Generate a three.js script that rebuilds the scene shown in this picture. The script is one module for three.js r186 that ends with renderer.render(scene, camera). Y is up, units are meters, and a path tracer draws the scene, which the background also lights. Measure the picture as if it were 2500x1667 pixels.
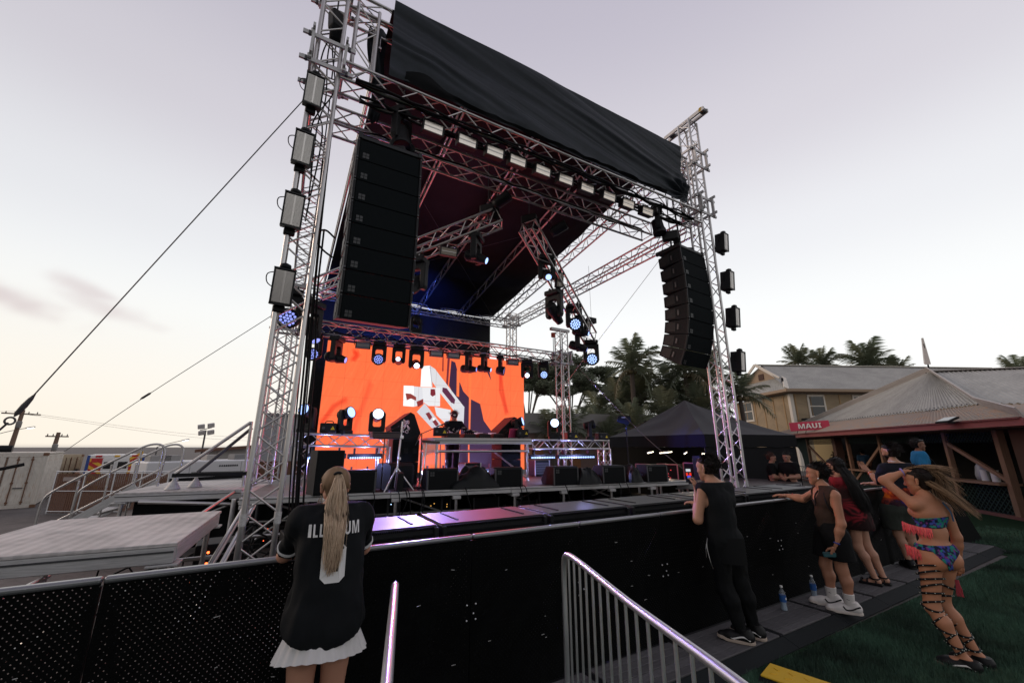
import * as THREE from 'three';
import { mergeGeometries } from 'three/addons/utils/BufferGeometryUtils.js';
import { RoundedBoxGeometry } from 'three/addons/geometries/RoundedBoxGeometry.js';
import { RectAreaLightUniformsLib } from 'three/addons/lights/RectAreaLightUniformsLib.js';
import { FontLoader } from 'three/addons/loaders/FontLoader.js';
import { TextGeometry } from 'three/addons/geometries/TextGeometry.js';

// ---------- camera, sky, light ----------
const scene = new THREE.Scene();
const camera = new THREE.PerspectiveCamera(80.58, 1024 / 682, 0.05, 5000);
camera.position.set(0, 1.85, 0);
{
  const p = 14.66 * Math.PI / 180, a = 29.3 * Math.PI / 180;
  camera.lookAt(Math.sin(a) * Math.cos(p), 1.85 + Math.sin(p), -Math.cos(a) * Math.cos(p));
}
const renderer = new THREE.WebGLRenderer({ antialias: true });
renderer.setSize(1024, 682);
renderer.toneMapping = THREE.LinearToneMapping;
renderer.toneMappingExposure = 1.0;
renderer.shadowMap.enabled = true;
RectAreaLightUniformsLib.init();

function rng(seed) { let s = seed >>> 0; return () => { s = (s + 0x6D2B79F5) >>> 0; let t = s; t = Math.imul(t ^ (t >>> 15), t | 1); t ^= t + Math.imul(t ^ (t >>> 7), t | 61); return ((t ^ (t >>> 14)) >>> 0) / 4294967296; }; }
const sm = (a, b, x) => { const t = Math.min(1, Math.max(0, (x - a) / (b - a))); return t * t * (3 - 2 * t); };
function vnoise(x, y, z = 0) {            // smooth value noise, -1..1
  const h = (i, j, k) => { let n = Math.imul(i, 374761393) + Math.imul(j, 668265263) + Math.imul(k, 2147483647 - 1013904223); n = Math.imul(n ^ (n >>> 13), 1274126177); return ((n ^ (n >>> 16)) >>> 0) / 2147483648 - 1; };
  const i = Math.floor(x), j = Math.floor(y), k = Math.floor(z); let u = x - i, v = y - j, w = z - k;
  u = u * u * (3 - 2 * u); v = v * v * (3 - 2 * v); w = w * w * (3 - 2 * w);
  const L = (a, b, t) => a + (b - a) * t;
  return L(L(L(h(i, j, k), h(i + 1, j, k), u), L(h(i, j + 1, k), h(i + 1, j + 1, k), u), v), L(L(h(i, j, k + 1), h(i + 1, j, k + 1), u), L(h(i, j + 1, k + 1), h(i + 1, j + 1, k + 1), u), v), w);
}
const fbm = (x, y, z = 0, o = 4) => { let s = 0, a = .5; for (let i = 0; i < o; i++) { s += a * vnoise(x, y, z + i * 7.3); x *= 2.03; y *= 2.03; z *= 2.03; a *= .5; } return s; };

{ // dusk sky: lavender overhead, almost white low down, warm towards the sunset on the left
  const W = 1024, H = 512, d = new Float32Array(W * H * 4);
  const lin = c => c.map(v => { v /= 255; return v <= .04045 ? v / 12.92 : Math.pow((v + .055) / 1.055, 2.4); });
  const stops = [[-1, [150, 148, 150]], [-.03, [226, 222, 218]], [0, [250, 248, 244]], [.1, [249, 249, 247]], [.25, [243, 245, 245]], [.42, [225, 226, 230]], [.6, [204, 201, 209]], [.8, [182, 178, 191]], [1, [166, 162, 177]]].map(([y, c]) => [y, lin(c)]);
  const sunAz = Math.atan2(-0.72, -0.70);      // towards the left of the view
  for (let j = 0; j < H; j++) for (let i = 0; i < W; i++) {
    const az = ((i + .5) / W - .5) * 2 * Math.PI, y = Math.sin(((j + .5) / H - .5) * Math.PI), cy = Math.sqrt(1 - y * y);
    const dx = Math.cos(az) * cy, dz = Math.sin(az) * cy;
    let k = 0; while (k < stops.length - 2 && y > stops[k + 1][0]) k++;
    const t = sm(stops[k][0], stops[k + 1][0], y) * .5 + .5 * Math.min(1, Math.max(0, (y - stops[k][0]) / (stops[k + 1][0] - stops[k][0])));
    const c = [0, 1, 2].map(q => stops[k][1][q] + (stops[k + 1][1][q] - stops[k][1][q]) * t);
    const side = Math.cos(az - Math.atan2(-.62, .78));      // brighter side of the sky, right of centre
    const hi = sm(1.05, .75, Math.abs(y)), br = 1.03 + .13 * side * hi * (.35 + .65 * sm(.05, .45, Math.abs(y))) - .26 * hi * sm(.15, -.9, side);      // the side away from the afterglow is dimmer
    const warm = Math.max(0, Math.cos(az - sunAz)) ** 2 * sm(.36, 0, y) * .85;
    c[0] *= br * (1 + .02 * warm); c[1] *= br * (1 - .09 * warm); c[2] *= br * (1 - .24 * warm);
    if (y > .02 && y < .6) {      // two small pink clouds
      const el = Math.asin(y), px = az, A = [[-2.0, .230, .105, .021, 1], [-1.905, .260, .052, .016, .85], [-1.872, .236, .075, .019, .75]];
      let m = 0; for (const [ca, ce, ra, re, s] of A) { const u = (px - ca) / ra, v = (el - ce + .25 * (px - ca)) / re; m = Math.max(m, s * sm(1.25, .1, Math.hypot(u, v) + .55 * fbm(px * 34, el * 70, 3))); }
      m *= .6; c[0] += (.64 - c[0]) * m; c[1] += (.53 - c[1]) * m; c[2] += (.54 - c[2]) * m;
    }
    d.set([c[0], c[1], c[2], 1], (j * W + i) * 4);
  }
  const tx = new THREE.DataTexture(d, W, H, THREE.RGBAFormat, THREE.FloatType);
  tx.mapping = THREE.EquirectangularReflectionMapping; tx.magFilter = tx.minFilter = THREE.LinearFilter; tx.needsUpdate = true;
  scene.background = tx; scene.environment = tx;
}
const sun = new THREE.DirectionalLight(0xffe2cc, 0.8);
sun.position.set(-28, 13, -20); sun.castShadow = true; sun.shadow.radius = 40; sun.shadow.mapSize.set(2048, 2048);
Object.assign(sun.shadow.camera, { left: -30, right: 30, top: 30, bottom: -30, near: 1, far: 120 });
scene.add(sun, sun.target);
// ---------- helpers ----------
const V = (x, y, z) => new THREE.Vector3(x, y, z);
const taken = new Map();
function numbered(n) { const k = taken.get(n) || 0; taken.set(n, k + 1); return k ? n + '_' + String(k).padStart(3, '0') : n; }
function tag(o, label, category, group) { o.userData.label = label; o.userData.category = category; if (group) o.userData.group = group; return o; }
function thing(name, label, category, pos = [0, 0, 0], turn = 0, group) {
  const o = new THREE.Group(); o.name = numbered(name); o.position.set(...pos); o.rotation.y = turn; scene.add(o); return tag(o, label, category, group);
}
function part(parent, name, geo, mat, pos, rot, scl) {
  const m = new THREE.Mesh(geo, mat); m.name = name; m.castShadow = m.receiveShadow = true;
  if (pos) m.position.set(pos[0], pos[1], pos[2]); if (rot) m.rotation.set(rot[0], rot[1], rot[2]); if (scl) m.scale.set(scl[0], scl[1], scl[2]);
  parent.add(m); return m;
}
function solo(name, label, category, geo, mat, pos, rot, group) { const m = part(scene, numbered(name), geo, mat, pos, rot); return tag(m, label, category, group); }
function structure(name, geo, mat, pos, rot) { const m = part(scene, name, geo, mat, pos, rot); m.userData.kind = 'structure'; return m; }
const UC = new THREE.CylinderGeometry(1, 1, 1, 10), UC6 = new THREE.CylinderGeometry(1, 1, 1, 6), UB = new THREE.BoxGeometry(1, 1, 1);
const YA = V(0, 1, 0), q_ = new THREE.Quaternion();
function rod(parent, name, a, b, r, mat, geo = UC, r2) {
  const m = new THREE.Mesh(geo, mat); m.name = name; m.castShadow = m.receiveShadow = true;
  const d = V(b[0] - a[0], b[1] - a[1], b[2] - a[2]), L = d.length();
  m.position.set((a[0] + b[0]) / 2, (a[1] + b[1]) / 2, (a[2] + b[2]) / 2); m.quaternion.setFromUnitVectors(YA, d.divideScalar(L)); m.scale.set(r, L, r2 || r);
  parent.add(m); return m;
}
const boxp = (parent, name, s, mat, pos, rot) => part(parent, name, UB, mat, pos, rot, s);
const rbGeo = new Map();
function rbox(w, h, d, r = .01, seg = 2) { const k = [w, h, d, r, seg].join(); if (!rbGeo.has(k)) rbGeo.set(k, new RoundedBoxGeometry(w, h, d, seg, r)); return rbGeo.get(k); }
// geometry pieces to merge
const M4 = new THREE.Matrix4();
function G(geo, pos = [0, 0, 0], rot = [0, 0, 0], scl = [1, 1, 1]) {
  let g = geo.index ? geo.toNonIndexed() : geo.clone();
  g.applyMatrix4(M4.compose(V(...pos), q_.setFromEuler(new THREE.Euler(...rot)), V(...scl)));
  for (const k of Object.keys(g.attributes)) if (!['position', 'normal', 'uv', 'color'].includes(k)) g.deleteAttribute(k);
  return g;
}
function Grod(a, b, r, geo = UC6, r2) { const d = V(b[0] - a[0], b[1] - a[1], b[2] - a[2]), L = d.length(); const q = new THREE.Quaternion().setFromUnitVectors(YA, d.divideScalar(L)); const g = geo.toNonIndexed(); g.applyMatrix4(M4.compose(V((a[0] + b[0]) / 2, (a[1] + b[1]) / 2, (a[2] + b[2]) / 2), q, V(r, L, r2 || r))); return g; }
const Gbox = (w, h, d, x, y, z, rot) => G(UB, [x, y, z], rot, [w, h, d]);
const join = L => mergeGeometries(L, false);
function tubeGeo(pts, r, n = 24, rs = 7, closed = false) { return new THREE.TubeGeometry(new THREE.CatmullRomCurve3(pts.map(p => V(...p)), closed), n, r, rs, closed); }
function lathe(pts, seg = 20) { return new THREE.LatheGeometry(pts.map(p => new THREE.Vector2(p[0], p[1])), seg); }
function extr(pts, depth, bevel = 0, holes = []) {
  const s = new THREE.Shape(pts.map(p => new THREE.Vector2(p[0], p[1])));
  for (const h of holes) s.holes.push(new THREE.Path(h.map(p => new THREE.Vector2(p[0], p[1]))));
  const g = new THREE.ExtrudeGeometry(s, { depth, bevelEnabled: bevel > 0, bevelSize: bevel, bevelThickness: bevel, bevelSegments: 2, curveSegments: 8 });
  g.translate(0, 0, -depth / 2); return g;
}
function quadGeo(list) { // list of [p0,p1,p2,p3] quads
  const pos = [], uv = [], nrm = [];
  for (const q of list) { const n = V(...q[1]).sub(V(...q[0])).cross(V(...q[2]).sub(V(...q[0]))).normalize(); for (const i of [0, 1, 2, 0, 2, 3]) { pos.push(...q[i]); nrm.push(n.x, n.y, n.z); } uv.push(0, 0, 1, 0, 1, 1, 0, 0, 1, 1, 0, 1); }
  const g = new THREE.BufferGeometry(); g.setAttribute('position', new THREE.Float32BufferAttribute(pos, 3)); g.setAttribute('normal', new THREE.Float32BufferAttribute(nrm, 3)); g.setAttribute('uv', new THREE.Float32BufferAttribute(uv, 2)); return g;
}
// a solid from 8 corners: bottom ring a,b,c,d then top ring a,b,c,d
function hexa(p) { return quadGeo([[p[0], p[3], p[2], p[1]], [p[4], p[5], p[6], p[7]], [p[0], p[1], p[5], p[4]], [p[1], p[2], p[6], p[5]], [p[2], p[3], p[7], p[6]], [p[3], p[0], p[4], p[7]]]); }
// parametric sheet
function sheet(nu, nv, f) {
  const pos = [], uv = [], idx = [];
  for (let j = 0; j <= nv; j++) for (let i = 0; i <= nu; i++) { const p = f(i / nu, j / nv); pos.push(p[0], p[1], p[2]); uv.push(p[3] ?? i / nu, p[4] ?? j / nv); }
  for (let j = 0; j < nv; j++) for (let i = 0; i < nu; i++) { const a = j * (nu + 1) + i, b = a + 1, c = a + nu + 1, d = c + 1; idx.push(a, b, d, a, d, c); }
  const g = new THREE.BufferGeometry(); g.setAttribute('position', new THREE.Float32BufferAttribute(pos, 3)); g.setAttribute('uv', new THREE.Float32BufferAttribute(uv, 2)); g.setIndex(idx); g.computeVertexNormals(); return g;
}
// ---------- textures and materials ----------
function dtex(n, f, srgb = false, rep = [1, 1]) {
  const d = new Uint8Array(n * n * 4);
  for (let j = 0; j < n; j++) for (let i = 0; i < n; i++) { const c = f(i / n, j / n); d.set([c[0], c[1], c[2], c[3] ?? 1].map(v => Math.max(0, Math.min(255, v * 255))), (j * n + i) * 4); }
  const t = new THREE.DataTexture(d, n, n); t.wrapS = t.wrapT = THREE.RepeatWrapping; t.magFilter = THREE.LinearFilter; t.minFilter = THREE.LinearMipmapLinearFilter; t.generateMipmaps = true; t.repeat.set(...rep);
  if (srgb) t.colorSpace = THREE.SRGBColorSpace; t.needsUpdate = true; return t;
}
// tiling noise 0..1
const tn = (u, v, f, s = 0) => { const a = u * 2 * Math.PI, b = v * 2 * Math.PI, r = f / 6.283; return .5 + .5 * (vnoise(Math.cos(a) * r + s, Math.sin(a) * r + Math.cos(b) * r, Math.sin(b) * r + s) + .5 * vnoise(Math.cos(a) * r * 2.1 + s, Math.sin(a) * r * 2.1 + Math.cos(b) * r * 2.1, Math.sin(b) * r * 2.1)) / 1.5; };
const mat = (r, g, b, rough = .7, metal = 0, extra = {}) => { const m = new THREE.MeshStandardMaterial({ roughness: rough, metalness: metal, ...extra }); m.color.setRGB(r, g, b); return m; };
const blk = (r, g, b, rough = .6, sp = .35, extra = {}) => { const m = new THREE.MeshPhysicalMaterial({ roughness: rough, specularIntensity: sp, ...extra }); m.color.setRGB(r, g, b); return m; };
const glow = (r, g, b, k = 1) => { const m = new THREE.MeshStandardMaterial({ roughness: .4 }); m.color.setRGB(.02, .02, .02); m.emissive.setRGB(r, g, b); m.emissiveIntensity = k; return m; };
const noiseRough = dtex(256, (u, v) => { const n = tn(u, v, 20, 1) * .6 + tn(u, v, 70, 5) * .4; const k = .75 + .5 * (n - .5); return [k, k, k]; });
const noiseCol = dtex(256, (u, v) => { const n = .84 + .32 * (tn(u, v, 14, 2) - .5) + .2 * (tn(u, v, 60, 4) - .5); return [n, n, n]; });
const MAT = {
  alu: mat(.50, .485, .48, .44, .92, { roughnessMap: noiseRough }),
  aluDull: mat(.60, .59, .59, .62, .55, { map: noiseCol }),
  railGrey: mat(.24, .24, .255, .42, .75, { roughnessMap: noiseRough }),
  galv: mat(.74, .74, .76, .46, .9, { roughnessMap: noiseRough }),
  deckAlu: mat(.50, .48, .47, .5, .35, {}),
  black: blk(.008, .0085, .010, .55, .4),
  blackMatte: blk(.009, .0095, .011, .9, .25),
  blackMetal: mat(.014, .015, .017, .45, .4),
  cab: blk(.009, .0105, .012, .62, .35),
  grille: blk(.007, .008, .009, .75, .25),
  plastic: blk(.013, .013, .015, .5, .45),
  cable: blk(.006, .006, .007, .6, .35),
  rubber: mat(.03, .03, .032, .85),
  steelDark: mat(.08, .08, .085, .5, .6),
  white: mat(.75, .74, .72, .6),
  greyLens: mat(.62, .59, .57, .34, .85),
  blueGlow: glow(.34, .50, 1, 2.2),
  blueSoft: glow(.30, .36, 1, 1.2),
  whiteGlow: glow(.55, .72, 1, 3.2),
};
// ---------- ground ----------
function groundY(x, z) { return -.85 * sm(-1.6, -6.5, x) * sm(-8, -20, z) - .5 * sm(-16, -34, z) * sm(3, -4, x) * 0; }
{
  const warp = t => Math.sign(t) * (Math.abs(t) * 26 + Math.pow(Math.abs(t), 6) * 2600);
  const g = sheet(120, 120, (u, v) => { const x = warp(u * 2 - 1), z = -10 - warp(v * 2 - 1) * -1; return [x, groundY(x, z) - .01, z, x, z]; });
  const t = dtex(512, (u, v) => { const n = .78 + .5 * (tn(u, v, 9, 3) - .5) + .35 * (tn(u, v, 60, 8) - .5) + .3 * (tn(u, v, 160, 9) - .5); return [n, n * .98, n * .97]; }, false, [1 / 7, 1 / 7]);
  structure('ground', g, mat(.125, .112, .108, .92, 0, { map: t }));
  // lawn of artificial turf in front of and beside the barricade
  const sh = new THREE.Shape([[-9, -9], [34, -9], [34, 9.5], [11.9, 3.6], [11.4, 2.52], [-9, 2.52]].map(p => new THREE.Vector2(...p)));
  const lg = new THREE.ShapeGeometry(sh); lg.rotateX(-Math.PI / 2);
  const uv = lg.attributes.uv, ps = lg.attributes.position; for (let i = 0; i < uv.count; i++) uv.setXY(i, ps.getX(i), ps.getZ(i));
  const tt = dtex(256, (u, v) => { const n = .6 + .7 * (tn(u, v, 40, 3) - .5) + .5 * (tn(u, v, 120, 8) - .5); return [n * .9, n, n * .8]; }, false, [1.7, 1.7]);
  { const lm = new THREE.MeshPhysicalMaterial({ roughness: 1, map: tt, specularIntensity: .15 }); lm.color.setRGB(.028, .058, .036); structure('lawn', lg, lm, [0, .0, 0]); }
  // turf blades
  const r = rng(11), bl = [];
  for (let k = 0; k < 7; k++) { const a = r() * 6.28, x = (r() - .5) * .035, z = (r() - .5) * .035, h = .026 + r() * .024, w = .0024, lx = (r() - .5) * .03, lz = (r() - .5) * .03; const c = Math.cos(a) * w, s = Math.sin(a) * w; bl.push(x - c, 0, z - s, x + c, 0, z + s, x + lx, h, z + lz); }
  const bg = new THREE.BufferGeometry(); bg.setAttribute('position', new THREE.Float32BufferAttribute(bl, 3)); bg.setAttribute('uv', new THREE.Float32BufferAttribute(bl.filter((_, i) => i % 3 < 2), 2)); bg.computeVertexNormals();
  const spots = [];
  const add = (n, x0, x1, z0, z1) => { for (let i = 0; i < n; i++) { const x = x0 + (x1 - x0) * r(), z = z0 + (z1 - z0) * r(); if (z < -2.47 && x < 11.6) continue; spots.push([x, z]); } };
  add(52000, 1.5, 7.5, -2.46, -.2); add(26000, 7, 12.2, -2.6, .4); add(7000, 11.5, 15, -3.6, 1.5);
  const im = new THREE.InstancedMesh(bg, mat(1, 1, 1, .75), spots.length); im.name = 'turf_blades'; im.userData = { kind: 'stuff', label: 'short dark green artificial turf blades on the lawn', category: 'grass' };
  const c = new THREE.Color(), m = new THREE.Matrix4(), q = new THREE.Quaternion();
  spots.forEach(([x, z], i) => { const s = .8 + .6 * r(); m.compose(V(x, .0, z), q.setFromAxisAngle(YA, r() * 6.28), V(s, s * (.8 + .5 * r()), s)); im.setMatrixAt(i, m); const k = (.7 + .8 * r()) * (1 + .55 * vnoise(x * 1.7, z * 1.7) + .35 * vnoise(x * 5, z * 5, 3)), y = Math.max(0, r() - .8) * .25 * (1 + vnoise(x * 2, z * 2, 9)); c.setRGB(.042 * k + y * .4, .092 * k + y * .35, .060 * k + y * .1); im.setColorAt(i, c); });
  scene.add(im);
}
// ---------- truss work ----------
function trussInto(g, A, B, { w = .31, h = .31, up = [0, 1, 0], r = .025, rb = .0105, pitch = .31, faces = [0, 1, 2, 3], chords = 4, m = MAT.alu, couplers = [] } = {}) {
  const a = V(...A), d = V(...B).sub(a), L = d.length(); d.divideScalar(L);
  const U = V(...up); U.addScaledVector(d, -U.dot(d)).normalize(); const S = V(0, 0, 0).crossVectors(d, U);
  const P = (t, i) => { const su = (i === 0 || i === 1) ? .5 : -.5, ss = (i === 0 || i === 3) ? .5 : -.5; const p = a.clone().addScaledVector(d, t).addScaledVector(U, su * h).addScaledVector(S, chords === 2 ? 0 : ss * w); return [p.x, p.y, p.z]; };
  const ci = chords === 2 ? [0, 2] : [0, 1, 2, 3];
  for (const i of ci) rod(g, 'chord', P(0, i), P(L, i), r, m);
  const n = Math.max(2, Math.round(L / pitch)), st = L / n;
  const pairs = chords === 2 ? [[0, 2]] : faces.map(f => [[0, 1], [1, 2], [2, 3], [3, 0]][f]);
  for (const [i, j] of pairs) for (let k = 0; k < n; k++) { const o = k % 2; rod(g, 'brace', P(k * st + .015, o ? j : i), P((k + 1) * st - .015, o ? i : j), rb, m, UC6); }
  for (const t of [0.012, L - .012]) for (const [i, j] of pairs) rod(g, 'brace', P(t, i), P(t, j), rb, m, UC6);
  for (const t of couplers) for (const i of ci) { const p = P(t, i); const c = rod(g, 'coupler', p, P(t + .11, i), r * 1.25, MAT.aluDull); }
}
function truss(name, label, A, B, o = {}) { const g = thing(name, label, 'truss', A, 0, o.group); trussInto(g, [0, 0, 0], [B[0] - A[0], B[1] - A[1], B[2] - A[2]], o); return g; }
const TX0 = -.07, TX1 = 7.915, TZ0 = -5.155, TZ1 = -14.15, TW = .30;
function tower(label, x, z, y0, y1, o = {}) {
  const g = thing('truss_tower', label, 'truss tower', [x, y0, z]);
  trussInto(g, [0, .12, 0], [0, y1 - y0, 0], { w: TW, h: TW, up: [0, 0, 1], pitch: .27, couplers: o.couplers || [.98], r: .027, rb: .011, ...o });
  boxp(g, 'base_plate', [.62, .03, .62], MAT.aluDull, [0, .015, 0]);
  for (const sx of [-1, 1]) for (const sz of [-1, 1]) { rod(g, 'screw_jack', [sx * TW / 2, .03, sz * TW / 2], [sx * TW / 2, .13, sz * TW / 2], .02, MAT.galv); }
  return g;
}
tower('tall aluminium truss tower at the left front, carrying four strobe panels', TX0, TZ0, 0, 9.75);
tower('tall aluminium truss tower at the right front, behind the hanging right speaker array', TX1, TZ0, 0, 9.62);
tower('rear right roof tower, thin against the sky beside the black backdrop', TX1, TZ1, 0, 7.3);
tower('rear left roof tower seen through the left front tower', TX0, TZ1, 0, 7.3);
// extra horizontals on the front towers near the foot
// sleeve blocks that ride on the towers
function sleeve(label, x, z, y, hh = .36) {
  const g = thing('sleeve_block', label, 'sleeve block', [x, y, z]);
  const e = TW / 2 + .055;
  for (const yy of [0, hh]) {
    for (const s of [-1, 1]) { boxp(g, 'cross_bar', [.66, .055, .03], MAT.aluDull, [0, yy, s * e]); boxp(g, 'cross_bar', [.03, .055, .64], MAT.aluDull, [s * e, yy + .058, 0]); }
    for (const sx of [-1, 1]) for (const sz of [-1, 1]) { rod(g, 'roller', [sx * (e + .045), yy - .03, sz * e], [sx * (e + .045), yy + .03, sz * e], .022, MAT.steelDark); part(g, 'clamp', rbox(.05, .07, .05, .012), MAT.aluDull, [sx * (e + .01), yy + .02, sz * (e + .03)]); }
  }
  for (const sx of [-1, 1]) for (const sz of [-1, 1]) boxp(g, 'corner_plate', [.035, hh + .02, .055], MAT.aluDull, [sx * e, hh / 2, sz * (e + .032)]);
}
sleeve('upper sleeve block clamped round the left front tower', TX0, TZ0, 8.25, .45);
sleeve('lower sleeve block round the left front tower above the top strobe panel', TX0, TZ0, 6.78, .42);
sleeve('upper sleeve block on the right front tower beside the valance', TX1, TZ0, 8.28, .42);
sleeve('lower sleeve block on the right front tower at the front truss end', TX1, TZ0, 7.02, .40);
sleeve('sleeve block round the rear right roof tower', TX1, TZ1, 6.75, .35);
// tower heads with beams
for (const [x, y, lab] of [[TX0, 9.75, 'head beam on top of the left front tower'], [TX1, 9.62, 'head beam with yellow strap on top of the right front tower']]) {
  const g = thing('head_beam', lab, 'head beam', [x, y, TZ0]);
  const d = V(.62, 0, .78);
  for (const s of [-1, 1]) boxp(g, 'beam', [.045, .09, 1.15], MAT.aluDull, [s * .075, .045, -.05]);
  for (const s of [-.5, .5]) rod(g, 'sheave', [-.05, .05, s * .9], [.05, .05, s * .9], .07, MAT.steelDark);
  for (const sx of [-1, 1]) for (const sz of [-1, 1]) rod(g, 'post', [sx * TW / 2, -.1, sz * TW / 2], [sx * .075, .0, sz * TW / 2], .02, MAT.aluDull);
  if (x > 1) part(g, 'strap', rbox(.2, .12, .09, .02), mat(.42, .28, .05, .8), [0, .06, .44], [.2, 0, 0]);
}
// front truss under the valance, second truss behind it, roof trusses
truss('front_truss', 'front roof truss along the bottom edge of the black valance', [TX0 + .18, 6.885, -5.14], [TX1 - .18, 6.905, -5.14], { w: .29, h: .29, pitch: .36, couplers: [2.6, 5.2] });
truss('hung_truss', 'inner box truss hung behind the row of strip lights', [.06, 6.93, -6.1], [7.2, 6.93, -6.1], { pitch: .36, couplers: [2.3, 4.7] });
truss('upper_front_truss', 'upper front truss behind the top edge of the valance', [TX0 + .18, 8.37, -5.3], [TX1 - .18, 8.42, -5.3], { w: .29, h: .29, pitch: .5 });
truss('rear_truss', 'rear roof truss in front of the blue lit backdrop', [TX0 + .15, 6.82, -14.1], [TX1 - .15, 6.82, -14.1], { pitch: .36, r: .022 });
truss('side_truss', 'level side truss between the right front and right rear towers', [TX1, 6.9, -5.4], [TX1, 6.86, -14.0], { pitch: .34 });
truss('side_truss', 'level side truss between the left towers, lit red', [TX0, 6.9, -5.4], [TX0, 6.86, -14.0], { pitch: .34 });
const roofY = z => 8.36 + (z + 5) * .155;
[[.62, 'leftmost'], [2.25, 'second from the left'], [3.85, 'middle'], [5.45, 'second from the right']].forEach(([x, w]) =>
  truss('roof_rafter', w + ' ladder rafter under the black roof fabric', [x, roofY(-5.4) - .2, -5.4], [x, roofY(-14) - .2, -14], { chords: 2, h: .27, pitch: .34, group: 'rafters under the roof fabric' }));
truss('roof_rafter', 'rightmost sloping box rafter outside the roof fabric against the sky', [7.12, roofY(-5.4) - .12, -5.4], [7.12, roofY(-14) - .02, -14], { w: .3, h: .3, pitch: .34, group: 'rafters under the roof fabric' });
// uprights between front truss and upper front truss at both ends
for (const [x, lab] of [[.38, 'short upright ladder truss between the front trusses at the left end'], [7.42, 'short upright ladder truss between the front trusses at the right end']])
  truss('upright_truss', lab, [x, 7.06, -5.2], [x, 8.26, -5.2], { w: .26, h: .3, up: [1, 0, 0], pitch: .4 });
// roof fabric and backdrop
const fabTex = dtex(256, (u, v) => { const n = .8 + .35 * (tn(u, v, 10, 7) - .5) + .25 * (tn(u, v, 90, 2) - .5); return [n, n, n]; }, false, [.8, .8]);
const fabric = blk(.017, .023, .032, .62, .55, { map: fabTex, side: THREE.DoubleSide }), roofFab = blk(.012, .011, .013, .6, .4, { map: fabTex, side: THREE.DoubleSide });
{
  const g = sheet(90, 90, (u, v) => { const x = .7 + 6.28 * u, z = -5.0 - 9.1 * v; const bay = Math.abs(((x - .62) / 1.6) % 1 - .5) * 2; return [x, roofY(z) + .03 - .05 * (1 - bay * bay) + .035 * fbm(x * 1.2, z * .9, 1) + .02 * Math.sin(z * 5 + 2 * vnoise(x, z)) * vnoise(x * 2, z * .6), z, x, z]; });
  solo('roof_canopy', 'black fabric roof sheet sloping down to the back of the stage', 'canopy', g, roofFab);
  const b = sheet(60, 60, (u, v) => { const x = .62 + 6.4 * u, y = 1.1 + (roofY(-14) - 1.1) * v; return [x, y, -14.36 + .05 * Math.sin(x * 4 + vnoise(x, y) * 2) * (1.2 - v) + .03 * fbm(x * 2, y, 4), x, y]; });
  solo('backdrop', 'black backdrop curtain hanging behind the screen', 'curtain', b, roofFab);
}
{ // valance: pulled towards its lower right corner, so the folds run diagonally
  const g = sheet(260, 110, (u, v) => {
    const x = .72 + 6.55 * u, sag = .035 * Math.sin(u * 7) + .02 * Math.sin(u * 23);
    const top = 8.52 + .06 * u, bot = 7.05 + .035 * u + .06 * Math.exp(-(((u - .1) / .045) ** 2)) * 1.2 + sag * .3;
    const y = bot + (top - bot) * v;
    // folds fan out along the line from upper left to lower right
    const s = v + .95 * u, e = Math.pow(Math.sin(Math.PI * Math.min(1, Math.max(0, v * .92 + .04))), .6);
    let f = .0; f += .06 * vnoise(s * 6, u * 1.1, 1) + .026 * vnoise(s * 15, u * 1.8, 5) + .008 * vnoise(s * 38, u * 3, 9) * sm(.1, .4, u);
    f += .03 * vnoise((v - .25 * u) * 6, u * 2, 13);
    f += .05 * Math.exp(-(((v - .12) / .1) ** 2)) * (.4 + vnoise(u * 14, 3, 3)) + .022 * vnoise(u * 40, v * 3, 2) * Math.exp(-v * 9);
    const pinch = Math.exp(-(((u - .985) ** 2) / .012 + ((v - .12) ** 2) / .03)); f += .07 * Math.sin(Math.atan2(v - .1, (.99 - u) * 4) * 16) * pinch * Math.min(1, (1 - u) * 40);
    return [x, y, -4.955 + e * f, x, y];
  });
  solo('valance', 'black fabric valance with diagonal creases across the top front of the stage', 'fabric', g, fabric);
  // small cut of loose fabric above the front truss on the left
  const hem = sheet(60, 6, (u, v) => { const x = .95 + 5.6 * u; return [x, 7.06 + .05 * v + .05 * Math.exp(-(((u - .05) / .05) ** 2)) * 3.2 * v + .03 * v * vnoise(u * 30, 1), -4.93 + .05 * v + .02 * vnoise(u * 40, v * 2), x, v * .1]; });
  solo('valance_hem', 'loose rolled hem of black fabric tied on the front truss', 'fabric', hem, MAT.blackMatte);
}
{ // ties along the left edge and bottom of the valance
  const r = rng(5);
  const side = thing('edge_drape', 'narrow black drape hanging behind the left end of the valance', 'drape', [.62, 6.6, -5.45]);
  part(side, 'cloth', sheet(8, 24, (u, v) => [(u - .5) * .3 * (.5 + v * .6) + .05 * Math.sin(v * 6), v * 1.8, .04 * Math.sin(u * 9 + v * 3), u, v]), fabric);
}
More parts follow.
